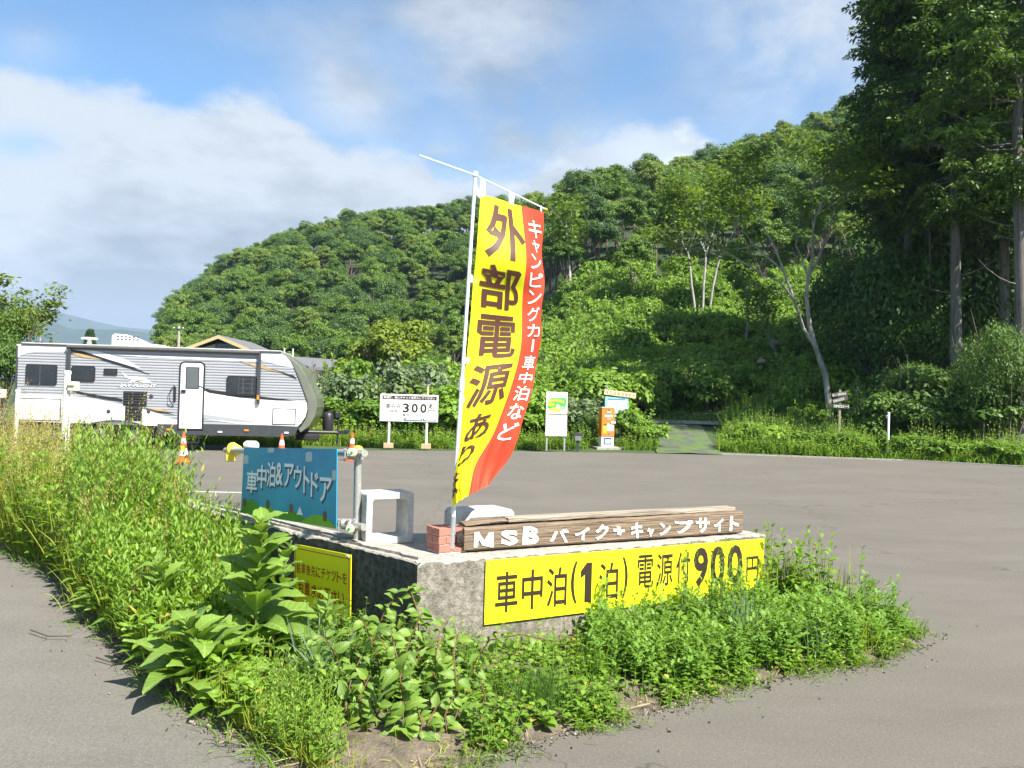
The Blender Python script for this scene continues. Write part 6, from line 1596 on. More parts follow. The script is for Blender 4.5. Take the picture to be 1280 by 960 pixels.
# yellow-green round tree behind the price board
rng = np.random.default_rng(52); w_, f_ = Cloud(), Cloud()
w_.tubes(np.array([[0, 0, -.3]]), np.array([[0, 0, 3.2]]), .16, .1, .5, 0, 8)
for _ in range(7): a = rng.uniform(0, 6.28); w_.tubes(np.array([[0, 0, 1.4]]), np.array([[math.cos(a) * 1.4, math.sin(a) * 1.4, 3.4]]), .07, .02, .5, 0, 5)
crown_into(f_, rng, (0, 0, 3.0), (2.1, 2.1, 1.9), 34, 7500, .14, v0=.55, lobe_r=(.2, .38))
p = P(486, 500, 47); tree_thing('round_tree', w_.mesh('trunk', [M_BARKD]), f_.mesh('crown', [leafmat('yellow_green_tree_leaf', (0.1125, 0.1725, 0.021), (0.2128, 0.28, 0.0336), .35, obj_var=.1)]), (p.x, p.y, zt(p.x, p.y)), 'rounded yellow-green tree behind the price board', scale=1.2)
# tree at the left frame edge
D = 31; p = P(-88, 500, D)
tm, cm = branchy('tree', 63, None, 4, 2.3, .17, .6, leafmat('left_tree_leaf', (0.075, 0.1275, 0.024), (0.1904, 0.2464, 0.0392), .3, obj_var=.1), 30, .30, .14, [((0, 0, -.2), (.02, 0, 1)), ((0, 0, .6), (.5, -.3, 1)), ((0, 0, 1.2), (-.4, -.5, 1))], M_BARKD, (2, 3), .02, .74, .3, .55, .16, 2)
tree_thing('edge_tree', tm, cm, (p.x, p.y, 0), 'loose-limbed leafy tree cut by the left frame edge behind the trailer', scale=.86)
shrub(-8, 29.5, 3.0, 4.6, darkbig[1], 'leafy shrub beneath the loose-limbed tree at the left frame edge')
shrub(-70, 29, 3.4, 3.8, bushes[2], 'bushy shrub beyond the left frame edge under the loose-limbed tree')
# dark conifer far off behind the trailer roof
rng = np.random.default_rng(64); w_, f_ = Cloud(), Cloud(); w_.tubes(np.array([[0, 0, 0]]), np.array([[0, 0, 9.5]]), .22, .04, .5, 0, 6)
n = 2600; t = rng.random(n) ** .8; a = rng.uniform(0, 6.28, n); r_ = (1 - t) * 2.3 * (.55 + .45 * rng.random(n)) * (1 + .15 * np.sin(t * 50)); 
f_.leaves(np.stack([np.cos(a) * r_, np.sin(a) * r_, 1 + t * 9], 1), np.stack([np.cos(a), np.sin(a), np.full(n, -.2)], 1), np.tile(CY, (n, 1)) + rng.normal(0, .3, (n, 3)), .5, .14, rng.random(n), bend=.2, prof=(.6, 1, .2), two=True)
conw, conf = w_.mesh('trunk', [M_BARKD]), f_.mesh('crown', [leafmat('far_conifer_needles', (0.02, 0.05, 0.018), (0.06, 0.11, 0.03), .15)])
for (px, yt, D, lab) in ((113, 410, 95, 'dark pointed conifer behind the trailer roof, between the roof antenna and the air conditioner'), (-60, 395, 90, 'dark conifer beyond the left frame edge')):
    p = P(px, yt, D); tree_thing('conifer', conw, conf, (p.x, p.y, -.1), lab, scale=p.z / 10)

# ---------------- tall cedars
def cedar(seed, Ht, R_, bare, cm_=LM_CEDAR):
    rng = np.random.default_rng(seed); w_, f_ = Cloud(), Cloud(); n = 9; z = np.linspace(-.5, Ht, n + 1); off = np.cumsum(rng.normal(0, .05, (n + 1, 2)), 0)
    P_ = np.column_stack([off, z]); r = .27 * (1 - z / (Ht * 1.08)) + .02; w_.tubes(P_[:-1], P_[1:], r[:-1], r[1:], .5, 0, 10)
    nb = 150; T = bare + (Ht - bare) * rng.random(nb) ** .85
    cents, rr, vv = [], [], []
    for t_ in T:
        k = (t_ - bare) / (Ht - bare); L_ = R_ * (.35 + .65 * (1 - k) ** .8) * rng.uniform(.65, 1.15) * min(1, .45 + k * 4); a = rng.uniform(0, 6.28)
        c0 = np.array([np.interp(t_, z, P_[:, 0]), np.interp(t_, z, P_[:, 1]), t_]); d = np.array([math.cos(a), math.sin(a), .05])
        e_ = c0 + d * L_ + np.array([0, 0, .12 * L_]); mid = c0 + d * L_ * .5 - np.array([0, 0, .08 * L_])
        w_.tubes(np.array([c0, mid]), np.array([mid, e_]), [.05, .035], [.035, .015], .5, 0, 4)
        for s_ in np.linspace(.35, 1.05, 6):
            cents.append(c0 + (e_ - c0) * s_ + rng.normal(0, .22, 3) - np.array([0, 0, .1])); rr.append(rng.uniform(.36, .68) * (1.1 - .2 * s_)); vv.append(rng.normal(.36, .24))
    # dead stubs below the crown
    for _ in range(9):
        t_ = rng.uniform(bare * .35, bare + 1.5); a = rng.uniform(0, 6.28); q = np.array([0, 0, t_]) + [np.interp(t_, z, P_[:, 0]), np.interp(t_, z, P_[:, 1]), 0]; L_ = rng.uniform(.8, 2.6)
        for j in range(4):
            q2 = q + np.array([math.cos(a), math.sin(a), .1 + .22 * j]) * L_ / 4; w_.tubes(q[None], q2[None], .035 - .007 * j, .028 - .007 * j, .5, 0, 4); q = q2
    C_, rr, vv = np.array(cents), np.array(rr), np.array(vv); N_ = 46000; k = rng.integers(0, len(C_), N_); n_ = unit(rng, N_); n_[:, 2] = np.abs(n_[:, 2]) * .9 - .25
    p = C_[k] + n_ * rr[k][:, None] * np.array([1, 1, .8]) * (.5 + .55 * rng.random((N_, 1)))
    f_.leaves(p, n_ + rng.normal(0, .4, (N_, 3)) + np.array([0, 0, -.1]), unit(rng, N_) + np.array([0, 0, .8]), rng.uniform(.11, .25, N_), .045, np.clip(vv[k] + rng.normal(0, .1, N_), 0, 1), bend=.3, prof=(.7, 1, .25), two=True)
    return w_.mesh('trunk', [M_BARKC]), f_.mesh('crown', [cm_])
M_BARKC = mat('cedar_bark', (.05, .044, .038), .9, 0, 7, col2=(.20, .185, .165), bump=.8, stretch=(1.6, 1.6, .12))
ced = [cedar(301, 24, 3.4, 8.5), cedar(302, 26, 3.5, 9.5), cedar(303, 22, 3.8, 7.5)]
CL = [(1136, 42, 0, 1.08, 'tall cedar whose trunk is the leftmost of the dark stand'), (1194, 38, 1, 1.0, 'tall cedar with a grey trunk between the leftmost cedar and the thin stems'), (1272, 31.5, 1, 1.0, 'large cedar with the stout pale trunk nearest the right frame edge'),
      (1222, 43, 2, 1.0, 'cedar with a thin trunk standing back, between the grey and the stout trunk'), (1165, 45, 2, 1.05, 'cedar standing back in the stand, seen between the two leftmost trunks'), (1135, 50, 1, 1.1, 'cedar whose crown forms the left outline of the dark stand'), (1250, 38.5, 0, 1.02, 'cedar with a dark trunk just left of the stout pale trunk'),
      (1330, 37, 2, 1.1, 'cedar beyond the right frame edge, its boughs reaching in'), (1305, 45, 0, 1.1, 'cedar at the back right whose trunk is out of frame'), (1400, 44, 0, 1.1, 'cedar far right of the frame behind the others'), (1210, 52, 1, 1.1, 'cedar in the back row, middle of the stand'), (1130, 54, 2, 1.15, 'cedar in the back row, left of the stand')]
for (px, D, k, s_, lab) in CL:
    p = P(px, 450, D); tree_thing('cedar', ced[k][0], ced[k][1], (p.x, p.y, zt(p.x, p.y)), lab, rz=px * 1.7 % 6.28, scale=s_)
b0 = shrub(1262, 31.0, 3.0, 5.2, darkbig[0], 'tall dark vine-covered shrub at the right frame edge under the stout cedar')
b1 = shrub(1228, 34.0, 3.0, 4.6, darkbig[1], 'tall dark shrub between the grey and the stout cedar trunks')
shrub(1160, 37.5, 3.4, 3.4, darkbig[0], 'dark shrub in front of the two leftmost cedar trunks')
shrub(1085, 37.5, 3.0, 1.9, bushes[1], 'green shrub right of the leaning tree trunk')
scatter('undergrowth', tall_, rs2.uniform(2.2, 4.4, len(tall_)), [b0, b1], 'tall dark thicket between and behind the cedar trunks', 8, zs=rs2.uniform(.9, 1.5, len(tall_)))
for (px, D, w_, h_) in ((930, 31.8, 1.5, .9), (960, 31.6, 1.9, 1.1), (1000, 31.2, 1.6, .9), (1045, 30.8, 1.9, .85), (1085, 30.4, 1.4, .7), (1125, 29.9, 1.9, .9), (1165, 29.6, 1.8, .85), (1215, 29.4, 1.7, .8), (1255, 28.9, 1.8, .9)):
    shrub(px, D, w_, h_, bushes[int(px) % 4], {930: 'lowest green shrub beside the right edge of the mossy path', 960: 'rounded low shrub right of the path, before the leaning tree', 1000: 'low verge shrub left of the direction planks', 1045: 'low verge shrub just below the direction planks', 1085: 'low verge shrub between the direction planks and the marker post', 1125: 'low verge shrub right beside the white marker post', 1165: 'low verge shrub below the leftmost cedar trunks', 1215: 'low verge shrub below the dark shrubs near the right edge', 1255: 'low verge shrub at the right frame edge'}[px], 'low shrubs on the verge right of the path')
# rocks showing on the slope
def rock(px, py, D, s_, label):
    p = P(px, py, D); bm = bmesh.new(); bmesh.ops.create_icosphere(bm, subdivisions=3, radius=1)
    for v in bm.verts: v.co = v.co * (1 + .35 * noise.noise(v.co * 1.3 + Vector((px, 0, 0)))); v.co.z *= .75; v.co.x *= 1.2
    me = bpy.data.meshes.new('rock'); bm.to_mesh(me); bm.free(); me.materials.append(mat('brown_rock', (.20, .15, .10), .9, 0, 2, col2=(.40, .32, .24), bump=.8))
    return tag(link('rock', me, None, p, (0, 0, 1), (s_, s_, s_)), label, 'rock')
rock(968, 430, 54, .33, 'small brown rock showing on the slope above the scrub'); rock(952, 452, 50, .28, 'second brown rock lower down the slope')

# ================================================================== plants of the bed in front
def bed_pts(rng, n, cond, margin=0.03):
    out = []
    while len(out) < n:
        x = rng.uniform(-9, 3.5, 4000); y = rng.uniform(3.0, 14.3, 4000)
        ok = inpoly(x, y, bed2) & (edge_dist(x, y, bed2) > margin)
        # keep clear of the wall itself
        rf = (x - A.x) * nF.x + (y - A.y) * nF.y; rl = (x - A.x) * nL.x + (y - A.y) * nL.y; tf = (x - A.x) * dF.x + (y - A.y) * dF.y; tl = (x - A.x) * dL.x + (y - A.y) * dL.y
        inside_wall = ((rf > -.03) & (rl > -.03) & (tl < LL + .1)) 
        past = (tf > LF) & (rf > -.03)
        ok &= ~inside_wall | past
        px = 640 + F * x / y
        ok &= cond(x, y, px)
        for i in np.nonzero(ok)[0]: out.append((x[i], y[i]))
    a = np.array(out[:n]); return np.column_stack([a, np.full(n, .03)])
def tdir(rng, n, tilt, lean=(0, 0)):
    a = rng.uniform(0, 6.283, n); k = np.abs(rng.normal(0, tilt, n)); return np.stack([np.cos(a) * k + lean[0], np.sin(a) * k + lean[1], np.ones(n)], 1)
def blades(cl, rng, p, h, w, tilt, bend, mi=0, v0=.5, lean=(0, 0), prof=(1, .95, .75, .12)):
    n = len(p); d_ = tdir(rng, n, tilt, lean); cl.leaves(p, d_, unit(rng, n) * np.array([1, 1, .1]), h, w, np.clip(rng.normal(v0, .2, n), 0, 1), bend=np.abs(rng.normal(bend, bend * .6, n)), prof=prof, two=True, mi=mi)
def leafy(cl, rng, p, h, nodes, L, Wd, tilt=.15, mi=0, ms=1, v0=.5, t0=.12, droop=.3, rise=.5, pair=1, r=.0025, lean=(0, 0), prof=(.12, .8, 1, .65, .05), cheap=False):
    n = len(p); d_ = tdir(rng, n, tilt, lean); d_ /= np.linalg.norm(d_, axis=1, keepdims=True); h = np.broadcast_to(h, (n,)); e_ = p + d_ * h[:, None]
    cl.tubes(p, e_, r, r * .5, .5, ms, 3); ph = rng.uniform(0, 6.28, n); sv = rng.normal(v0, .1, n)
    for j in range(nodes):
        t = t0 + (1 - t0) * j / (nodes - 1)
        for s_ in range(pair):
            a = ph + j * 2.4 + s_ * 3.14159 / max(1, pair - 1) * (1 if pair > 1 else 0) + rng.normal(0, .25, n)
            q = p + d_ * (h * t)[:, None]; sz = L * (1.15 - .6 * t) * rng.uniform(.7, 1.2, n)
            dd = np.stack([np.cos(a), np.sin(a), np.full(n, rise + .8 * t ** 3)], 1); cl.leaves(q, dd, tdir(rng, n, .2), sz, sz * Wd, np.where(rng.random(n) < .02, 1.0, np.clip(sv + .18 * (t - .5) + rng.normal(0, .12, n), 0, .8)), bend=droop, prof=(.2, 1, .75, .06) if cheap else prof, fold=.25, two=cheap, mi=mi)
def panicles(cl, rng, p, h, nsp, tilt=.14, mi=0, ms=1, top=.3, spread=.03, size=.016, v0=.5, lean=(0, 0)):
    n = len(p); d_ = tdir(rng, n, tilt, lean); d_ /= np.linalg.norm(d_, axis=1, keepdims=True); h = np.broadcast_to(h, (n,)); e_ = p + d_ * h[:, None]; cl.tubes(p, e_, .0016, .001, .5, ms, 3)
    for j in range(nsp):
        t = 1 - top * j / nsp; wdt = spread * (.3 + .9 * (j / nsp)); q = p + d_ * (h * t)[:, None] + rng.normal(0, 1, (n, 3)) * wdt * np.array([1, 1, .4]) + np.array([.04 * (j / nsp - 1) ** 2, 0, 0])
        cl.leaves(q, d_ + rng.normal(0, .35, (n, 3)), unit(rng, n), size, size * .22, np.clip(rng.normal(v0, .2, n), 0, 1), prof=(.3, 1, .2), two=True, mi=mi)
def stuff(name, cl, mats_, label): return tag(link(name, cl.mesh(name, mats_)), label, None, None, 'stuff')

def hgt(x, y, rng, k=1.0):      # how tall the growth stands: low at the near tip, chest-high far left
    c = np.array([noise.noise(Vector((a * 1.9, b * 1.9, 5))) for a, b in zip(x, y)])
    return k * np.clip(.24 + (y - 4.3) * .165, .2, .98) * rng.uniform(.7, 1.15, len(x)) * (1 + .38 * c)
left = lambda x, y, px: (px < 330) | (y > 6.6)
rg = np.random.default_rng(77)
cl = Cloud(); p = bed_pts(rg, 10500, left); blades(cl, rg, p, hgt(p[:, 0], p[:, 1], rg, .80), .0048, .16, .22, v0=.5)
p = bed_pts(rg, 3500, lambda x, y, px: (px < 250)); blades(cl, rg, p, hgt(p[:, 0], p[:, 1], rg, 1.0), .003, .22, .35, v0=.75, lean=(-.05, 0))
stuff('tall_grass', cl, [LM_WEED2], 'tall yellow-green grass crowding the strip left of the wall')
cl = Cloud(); p = bed_pts(rg, 1500, left); leafy(cl, rg, p, hgt(p[:, 0], p[:, 1], rg, .84), 10, .13, .20, .16, v0=.5, r=.0035)
p = bed_pts(rg, 420, left); leafy(cl, rg, p, hgt(p[:, 0], p[:, 1], rg, .70), 7, .19, .24, .2, v0=.62, r=.004, droop=.5)
p = bed_pts(rg, 900, lambda x, y, px: (px > 110) & (px < 330) & (y > 5.2)); leafy(cl, rg, p, hgt(p[:, 0], p[:, 1], rg, 1.0), 20, .11, .11, .16, v0=.62, rise=.9, droop=.15, cheap=True)
p = bed_pts(rg, 260, lambda x, y, px: (px > 95) & (px < 275) & (y > 7.2)); leafy(cl, rg, p, rg.uniform(.95, 1.28, len(p)), 20, .12, .12, .12, v0=.6, rise=.9, droop=.15, cheap=True)
stuff('leafy_weeds', cl, [LM_WEED, M_STEM], 'mixed leafy weeds growing among the tall grass left of the wall')
cl = Cloud(); p = bed_pts(rg, 480, lambda x, y, px: (px < 270) & (y > 6.6)); panicles(cl, rg, p, hgt(p[:, 0], p[:, 1], rg, 1.16), 26, .13, v0=.5, top=.26, spread=.013, lean=(-.04, 0))
p = bed_pts(rg, 420, lambda x, y, px: (px < 200) & (y > 8)); panicles(cl, rg, p, hgt(p[:, 0], p[:, 1], rg, 1.30), 30, .12, v0=.8, top=.24, spread=.02, lean=(.02, 0))
stuff('seed_grass', cl, [LM_SEED, LM_WEED2], 'tan seed heads standing above the grass in front of the trailer')
cl = Cloud(); p = bed_pts(rg, 70, lambda x, y, px: (px < 280) & (y > 5.4)); panicles(cl, rg, p, hgt(p[:, 0], p[:, 1], rg, .95), 90, .08, v0=.5, top=.5, spread=.018, size=.011)
p = bed_pts(rg, 60, lambda x, y, px: (px < 60) & (y > 7.5)); panicles(cl, rg, p, hgt(p[:, 0], p[:, 1], rg, .9), 120, .08, v0=.6, top=.55, spread=.035, size=.013)
stuff('rusty_weeds', cl, [LM_RUST, LM_WEED2], 'rust-coloured seed spikes among the grass at the left')
# short growth along the road edge and over the near tip
cl = Cloud(); p = bed_pts(rg, 5200, lambda x, y, px: (px < 470)); blades(cl, rg, p, rg.uniform(.06, .24, len(p)), .0024, .45, .5, v0=.45)
p = bed_pts(rg, 2600, lambda x, y, px: (px < 420) & (px > 300) & (y < 4.9)); blades(cl, rg, p, rg.uniform(.08, .22, len(p)), .0018, .5, .5, v0=.7)
stuff('short_grass', cl, [LM_WEED2], 'short yellow-green grass along the edge of the road')
cl = Cloud(); p = bed_pts(rg, 1000, lambda x, y, px: (px < 430) & ((px < 330) | (y < 5.2))); leafy(cl, rg, p, rg.uniform(.06, .24, len(p)), 6, .085, .27, .3, v0=.5, rise=.3)
p = bed_pts(rg, 260, lambda x, y, px: (px > 330) & (px < 440) & (y < 4.7)); leafy(cl, rg, p, rg.uniform(.10, .28, len(p)), 12, .05, .12, .2, v0=.75, rise=.8)
stuff('small_weeds', cl, [LM_WEED, M_STEM], 'small leafy weeds near the tip of the bed')
# mugwort and other low growth in front of the long sign
fr = lambda x, y, px: (px > 600) & (px < 1160)
cl = Cloud()
p = bed_pts(rg, 1000, lambda x, y, px: (px > 745) & (px < 1160) & (y > 4.75 + np.abs(px - 900) * .0006), .08); mh = np.array([noise.noise(Vector((a * 2.6, b * 2.6, 8))) for a, b in p[:, :2]]); leafy(cl, rg, p, rg.uniform(.13, .30, len(p)) * (1.05 + .8 * mh), 11, .10, .22, .42, v0=.6, rise=.7, droop=.35, prof=(.12, .9, .35, 1, .3, .7, .05))
stuff('mugwort', cl, [leafmat('mugwort_leaf', (.085, .19, .024), (.235, .40, .06), .35), M_STEM], 'bright green low mugwort spreading below the right half of the long sign')
cl = Cloud(); p = bed_pts(rg, 700, lambda x, y, px: (px > 590) & (px < 1000), .05); leafy(cl, rg, p, rg.uniform(.05, .17, len(p)), 6, .06, .42, .4, v0=.45, rise=.25)
p = bed_pts(rg, 620, lambda x, y, px: (px > 390) & (px < 600) & (y > 4.25) & (y < 5.6), .05); leafy(cl, rg, p, rg.uniform(.08, .30, len(p)), 8, .045, .45, .3, v0=.22, rise=.2)
stuff('ground_cover', cl, [LM_WEED, M_STEM], 'small round-leaved ground cover close to the foot of the wall')
cl = Cloud(); p = bed_pts(rg, 2600, fr, .04); blades(cl, rg, p, rg.uniform(.06, .22, len(p)), .002, .35, .4, v0=.35)
stuff('short_grass', cl, [leafmat('fresh_grass', (0.075, 0.165, 0.018), (0.1792, 0.2912, 0.0336), .35)], 'fresh short grass in front of the long sign')
stuff('soil_grass', (c_2 := Cloud(), blades(c_2, rg, bed_pts(rg, 420, lambda x, y, px: (px > 400) & (px < 640) & (y < 4.5), .0), rg.uniform(.04, .15, 420), .0022, .6, .5, v0=.5))[0], [LM_WEED2], 'sparse grass blades on the bare soil at the near tip')
# dry litter
cl = Cloud(); p = bed_pts(rg, 1500, lambda x, y, px: px > 380, .0); p[:, 2] = .035; n = len(p); d_ = unit(rg, n) * np.array([1, 1, .12]); cl.leaves(p, d_, np.tile(CY, (n, 1)) + rg.normal(0, .3, (n, 3)), rg.uniform(.03, .14, n), .0018, rg.random(n), bend=.05, prof=(1, 1, .5), two=True)
p = bed_pts(rg, 500, lambda x, y, px: px > 380, .0); p[:, 2] = .045; n = len(p); cl.leaves(p, unit(rg, n) * np.array([1, 1, .2]), np.tile(CY, (n, 1)) + rg.normal(0, .3, (n, 3)), .035, .009, rg.random(n) * .6, bend=.2, two=True)
stuff('dry_litter', cl, [LM_DRY], 'dry straw and dead leaves on the bare soil')

cl = Cloud(); bpts = np.array([(p_.x, p_.y) for p_ in bed[1:1 + len(redge) + len(bed_px) - 1]])
def rim(n, k0, k1, off):
    k = rg.integers(k0, k1, n); t = rg.random((n, 1)); q = bpts[k] * (1 - t) + bpts[k + 1] * t + rg.normal(0, off, (n, 2)); c = np.array([noise.noise(Vector((a * 2.2, b * 2.2, 3))) for a, b in q]); return np.column_stack([q, np.full(n, .008)])[c > -.12]
p = rim(1900, len(redge) + 1, len(bpts) - 1, .07); n_ = len(p); blades(cl, rg, p, rg.uniform(.05, .20, n_), .0024, .75, .6, v0=.45, lean=(.1, -.35))
p = rim(700, 0, len(redge), .06); n_ = len(p); blades(cl, rg, p, rg.uniform(.06, .22, n_), .0028, .7, .6, v0=.5, lean=(-.35, -.1))
p = rim(360, len(redge) + 2, len(bpts) - 2, .04) + np.array([[-.03, .05, 0]]); leafy(cl, rg, p, rg.uniform(.05, .13, len(p)), 6, .05, .28, .5, v0=.5, rise=.3, mi=1, ms=1, lean=(0, -.15))
stuff('edge_grass', cl, [leafmat('fresh_grass', (.05, .11, .012), (.16, .26, .03)), LM_WEED], 'ragged grass and weeds spilling over the rim of the bed onto the asphalt')
# loose grit and crumbs of soil along the rim of the bed and out on the asphalt
cl = Cloud(); n = 3200; k = rg.integers(0, len(redge) + len(bed_px) - 2, n); bpts = np.array([(p_.x, p_.y) for p_ in bed[1:1 + len(redge) + len(bed_px) - 1]])
t = rg.random((n, 1)); q = bpts[k] * (1 - t) + bpts[np.minimum(k + 1, len(bpts) - 1)] * t + rg.normal(0, .045, (n, 2)) + rg.normal(0, .16, (n, 2)) * (rg.random((n, 1)) < .12)
p = np.column_stack([q, np.full(n, .004)]); r_ = rg.uniform(.002, .007, n) * (1 + 1.2 * (rg.random(n) < .06)); d_ = unit(rg, n) * r_[:, None] * 1.3; d_[:, 2] = np.abs(d_[:, 2]); cl.tubes(p - d_ * .5, p + d_, r_, r_ * .6, rg.random(n), 0, 4)
stuff('gravel', cl, [leafmat('grit', (.07, .055, .04), (.30, .27, .22), .0)], 'loose grit and soil crumbs along the edge of the bed')
def gpx(px, py): q = G(px, py); return np.array([q.x, q.y, .03])
def tuft(name, px, py, n, rad_, h, w, tilt, bend, m_, label, lean=(0, 0), v0=.5, seed=0):
    rng = np.random.default_rng(seed + px); cl = Cloud(); b = gpx(px, py); p = rng.normal(0, rad_, (n, 3)) * np.array([1, 1, 0]); 
    blades(cl, rng, p, h * rng.uniform(.55, 1.15, n), w, tilt, bend, v0=v0, lean=lean, prof=(.8, 1, .9, .65, .1))
    o = link(name, cl.mesh(name, [m_]), None, tuple(b)); return tag(o, label, 'grass tuft')
tuft('grass_tuft', 408, 872, 150, .06, .46, .0055, .42, .75, LM_BLUEG, 'drooping blue-green grass tuft between the dock leaves and the dandelion', (-.15, -.1))
tuft('grass_tuft', 385, 850, 90, .05, .42, .005, .35, .7, LM_BLUEG, 'smaller blue-green grass tuft behind the drooping one beside the dock leaves', (-.1, -.05))
tuft('grass_tuft', 925, 812, 170, .07, .40, .0038, .30, .45, LM_BLUEG, 'long blue-green grass tuft in the mugwort below the 900 of the long sign')
tuft('horsetail', 672, 893, 420, .075, .27, .0013, .33, .25, leafmat('horsetail_green', (0.045, 0.12, 0.018), (0.1008, 0.1904, 0.028), .2), 'fine dark green horsetail clump at the kerb of bare soil below the long sign')
tuft('grass_tuft', 735, 860, 120, .06, .30, .0028, .30, .4, leafmat('fresh_grass', (0.075, 0.165, 0.018), (0.1792, 0.2912, 0.0336)), 'upright fresh grass tuft right of the horsetail')
tuft('grass_tuft', 760, 850, 60, .05, .30, .0045, .7, .6, leafmat('fresh_grass', (0.075, 0.165, 0.018), (0.1792, 0.2912, 0.0336)), 'broad-bladed grass tuft arching low right of the upright one')
tuft('grass_tuft', 630, 885, 160, .06, .20, .0018, .5, .4, leafmat('fresh_grass', (0.075, 0.165, 0.018), (0.1792, 0.2912, 0.0336)), 'low fine grass tuft left of the horsetail')
tuft('grass_tuft', 1010, 822, 130, .06, .34, .0034, .35, .5, LM_BLUEG, 'blue-green grass tuft in the mugwort towards the right tip')
tuft('grass_tuft', 855, 850, 110, .06, .27, .003, .4, .5, LM_WEED2, 'yellow-green grass tuft at the foot of the tall weeds')
tuft('grass_tuft', 1075, 815, 90, .05, .28, .003, .45, .5, LM_WEED2, 'yellow-green grass tuft near the right tip of the bed')
tuft('grass_tuft', 120, 760, 160, .08, .38, .003, .4, .6, LM_WEED2, 'pale grass tuft leaning over the road edge at the left', (-.2, -.1), .9)

# ---- plants whose leaves are large enough to be parts
def leaf_mesh(name, m_, wd, bend, wave, seed, rows=9, prof=None):
    rng = random.Random(seed); vs = []; fs = []; t_ = [i / (rows - 1) for i in range(rows)]
    prof = prof or [.10, .55, .85, 1.0, .97, .85, .64, .36, .03]
    for i, t in enumerate(t_):
        x = t * math.cos(bend * t * .5); z = -bend * .42 * t * t + .05 * math.sin(t * 3)
        w = wd * prof[i]; wv = wave * math.sin(i * 2.1 + seed)
        vs += [(x - .02 * (i % 2), w * (1 + .06 * rng.uniform(-1, 1)), z + w * .30 + wv * .03), (x, w * .5, z + w * .10), (x, 0, z), (x, -w * .5, z + w * .10), (x - .02 * (i % 2), -w * (1 + .06 * rng.uniform(-1, 1)), z + w * .30 - wv * .03)]
    for i in range(rows - 1):
        for j in range(4): fs.append((i * 5 + j, (i + 1) * 5 + j, (i + 1) * 5 + j + 1, i * 5 + j + 1))
    me = bpy.data.meshes.new(name); me.from_pydata(vs, [], fs); me.materials.append(m_)
    at = me.attributes.new('v', 'FLOAT', 'FACE'); at.data.foreach_set('value', [(.42 + .16 * ((i // 4) % 2) if i % 4 in (0, 3) else .66) for i in range(len(fs))])
    me.polygons.foreach_set('use_smooth', [True] * len(fs)); me.update(); return me
def put_leaf(me, parent, p, d, n, L, name='leaf'):
    d = Vector(d).normalized(); n = Vector(n); y = n.cross(d).normalized(); n = d.cross(y); o = bpy.data.objects.new(name, me); COL.objects.link(o); o.parent = parent
    mm = Matrix((d, y, n)).transposed().to_4x4() @ Matrix.Scale(L, 4); mm.translation = Vector(p); o.matrix_local = mm; return o
dock_l = [leaf_mesh('leaf', LM_DOCK, .27, b, w, i) for i, (b, w) in enumerate(((.35, .7), (.7, 1.0), (1.1, .8), (.5, 1.2)))]
def dock(px, py, h, n, L, lean, label, seed, stem_m=None, skirt=10):
    rng = random.Random(seed); b = Vector(gpx(px, py)); o = empty('dock_plant', b, 0, label, 'dock plant'); ln = Vector(lean)
    stem = lambda t: Vector((0, 0, 0)) + Vector((0, 0, h)) * t + ln * t * t * h
    mb = MB(); mb.tube([stem(i / 6) for i in range(7)], [.011 - .001 * i for i in range(7)], 7); mb.build('stem', M_STEM, o, smooth=True)
    for i in range(n):
        t = .03 if i < skirt else .06 + .92 * (i - skirt) / (n - skirt); a = i * 2.4 + rng.uniform(-.4, .4)
        if i < skirt: a = math.pi * (1.0 + 1.1 * (i / skirt)) + rng.uniform(-.3, .3)
        el = rng.uniform(.30, .8) if t < .3 else rng.uniform(.5, 1.3) ; q = stem(t); d = Vector((math.cos(a), math.sin(a), el)); l = L * (1.1 - .62 * t) * rng.uniform(.75, 1.2)
        pet = .25 * l * (1 - t); q2 = q + d.normalized() * pet
        lf = put_leaf(rng.choice(dock_l), o, q2, d, Vector((rng.uniform(-.3, .3), rng.uniform(-.4, .1), 1)), l)
        if pet > .02: MB().tube([q, q2 + d.normalized() * .01], .0035, 5).build('leaf_stalk', M_STEM, o)
    return o
dock(318, 838, .86, 56, .32, (0.02, 0.0, 0), 'tall dock plant with big pointed leaves right beside the small yellow sign', 3)
dock(255, 862, .36, 34, .31, (-.3, -.1, 0), 'low dock plant sprawling over the road edge below the tall one', 5, skirt=14)
dock(345, 800, .62, 26, .25, (.12, .05, 0), 'dock plant close to the wall reaching in front of the small yellow sign', 8)
dock(205, 805, .52, 36, .25, (-.1, 0, 0), 'mid-sized dock plant in the weeds left of the tall dock', 9)
dock(145, 775, .44, 28, .22, (-.1, 0, 0), 'smaller dock plant at the road edge further left', 10)
dock(400, 835, .40, 18, .22, (.1, .1, 0), 'short dock plant under the lower edge of the small yellow sign', 14, skirt=6)
sap_l = [leaf_mesh('leaf', LM_SAP, .29, b, .5, 20 + i, prof=[.06, .62, .92, 1.0, .93, .76, .52, .25, .02]) for i, b in enumerate((.4, .8, 1.2))]
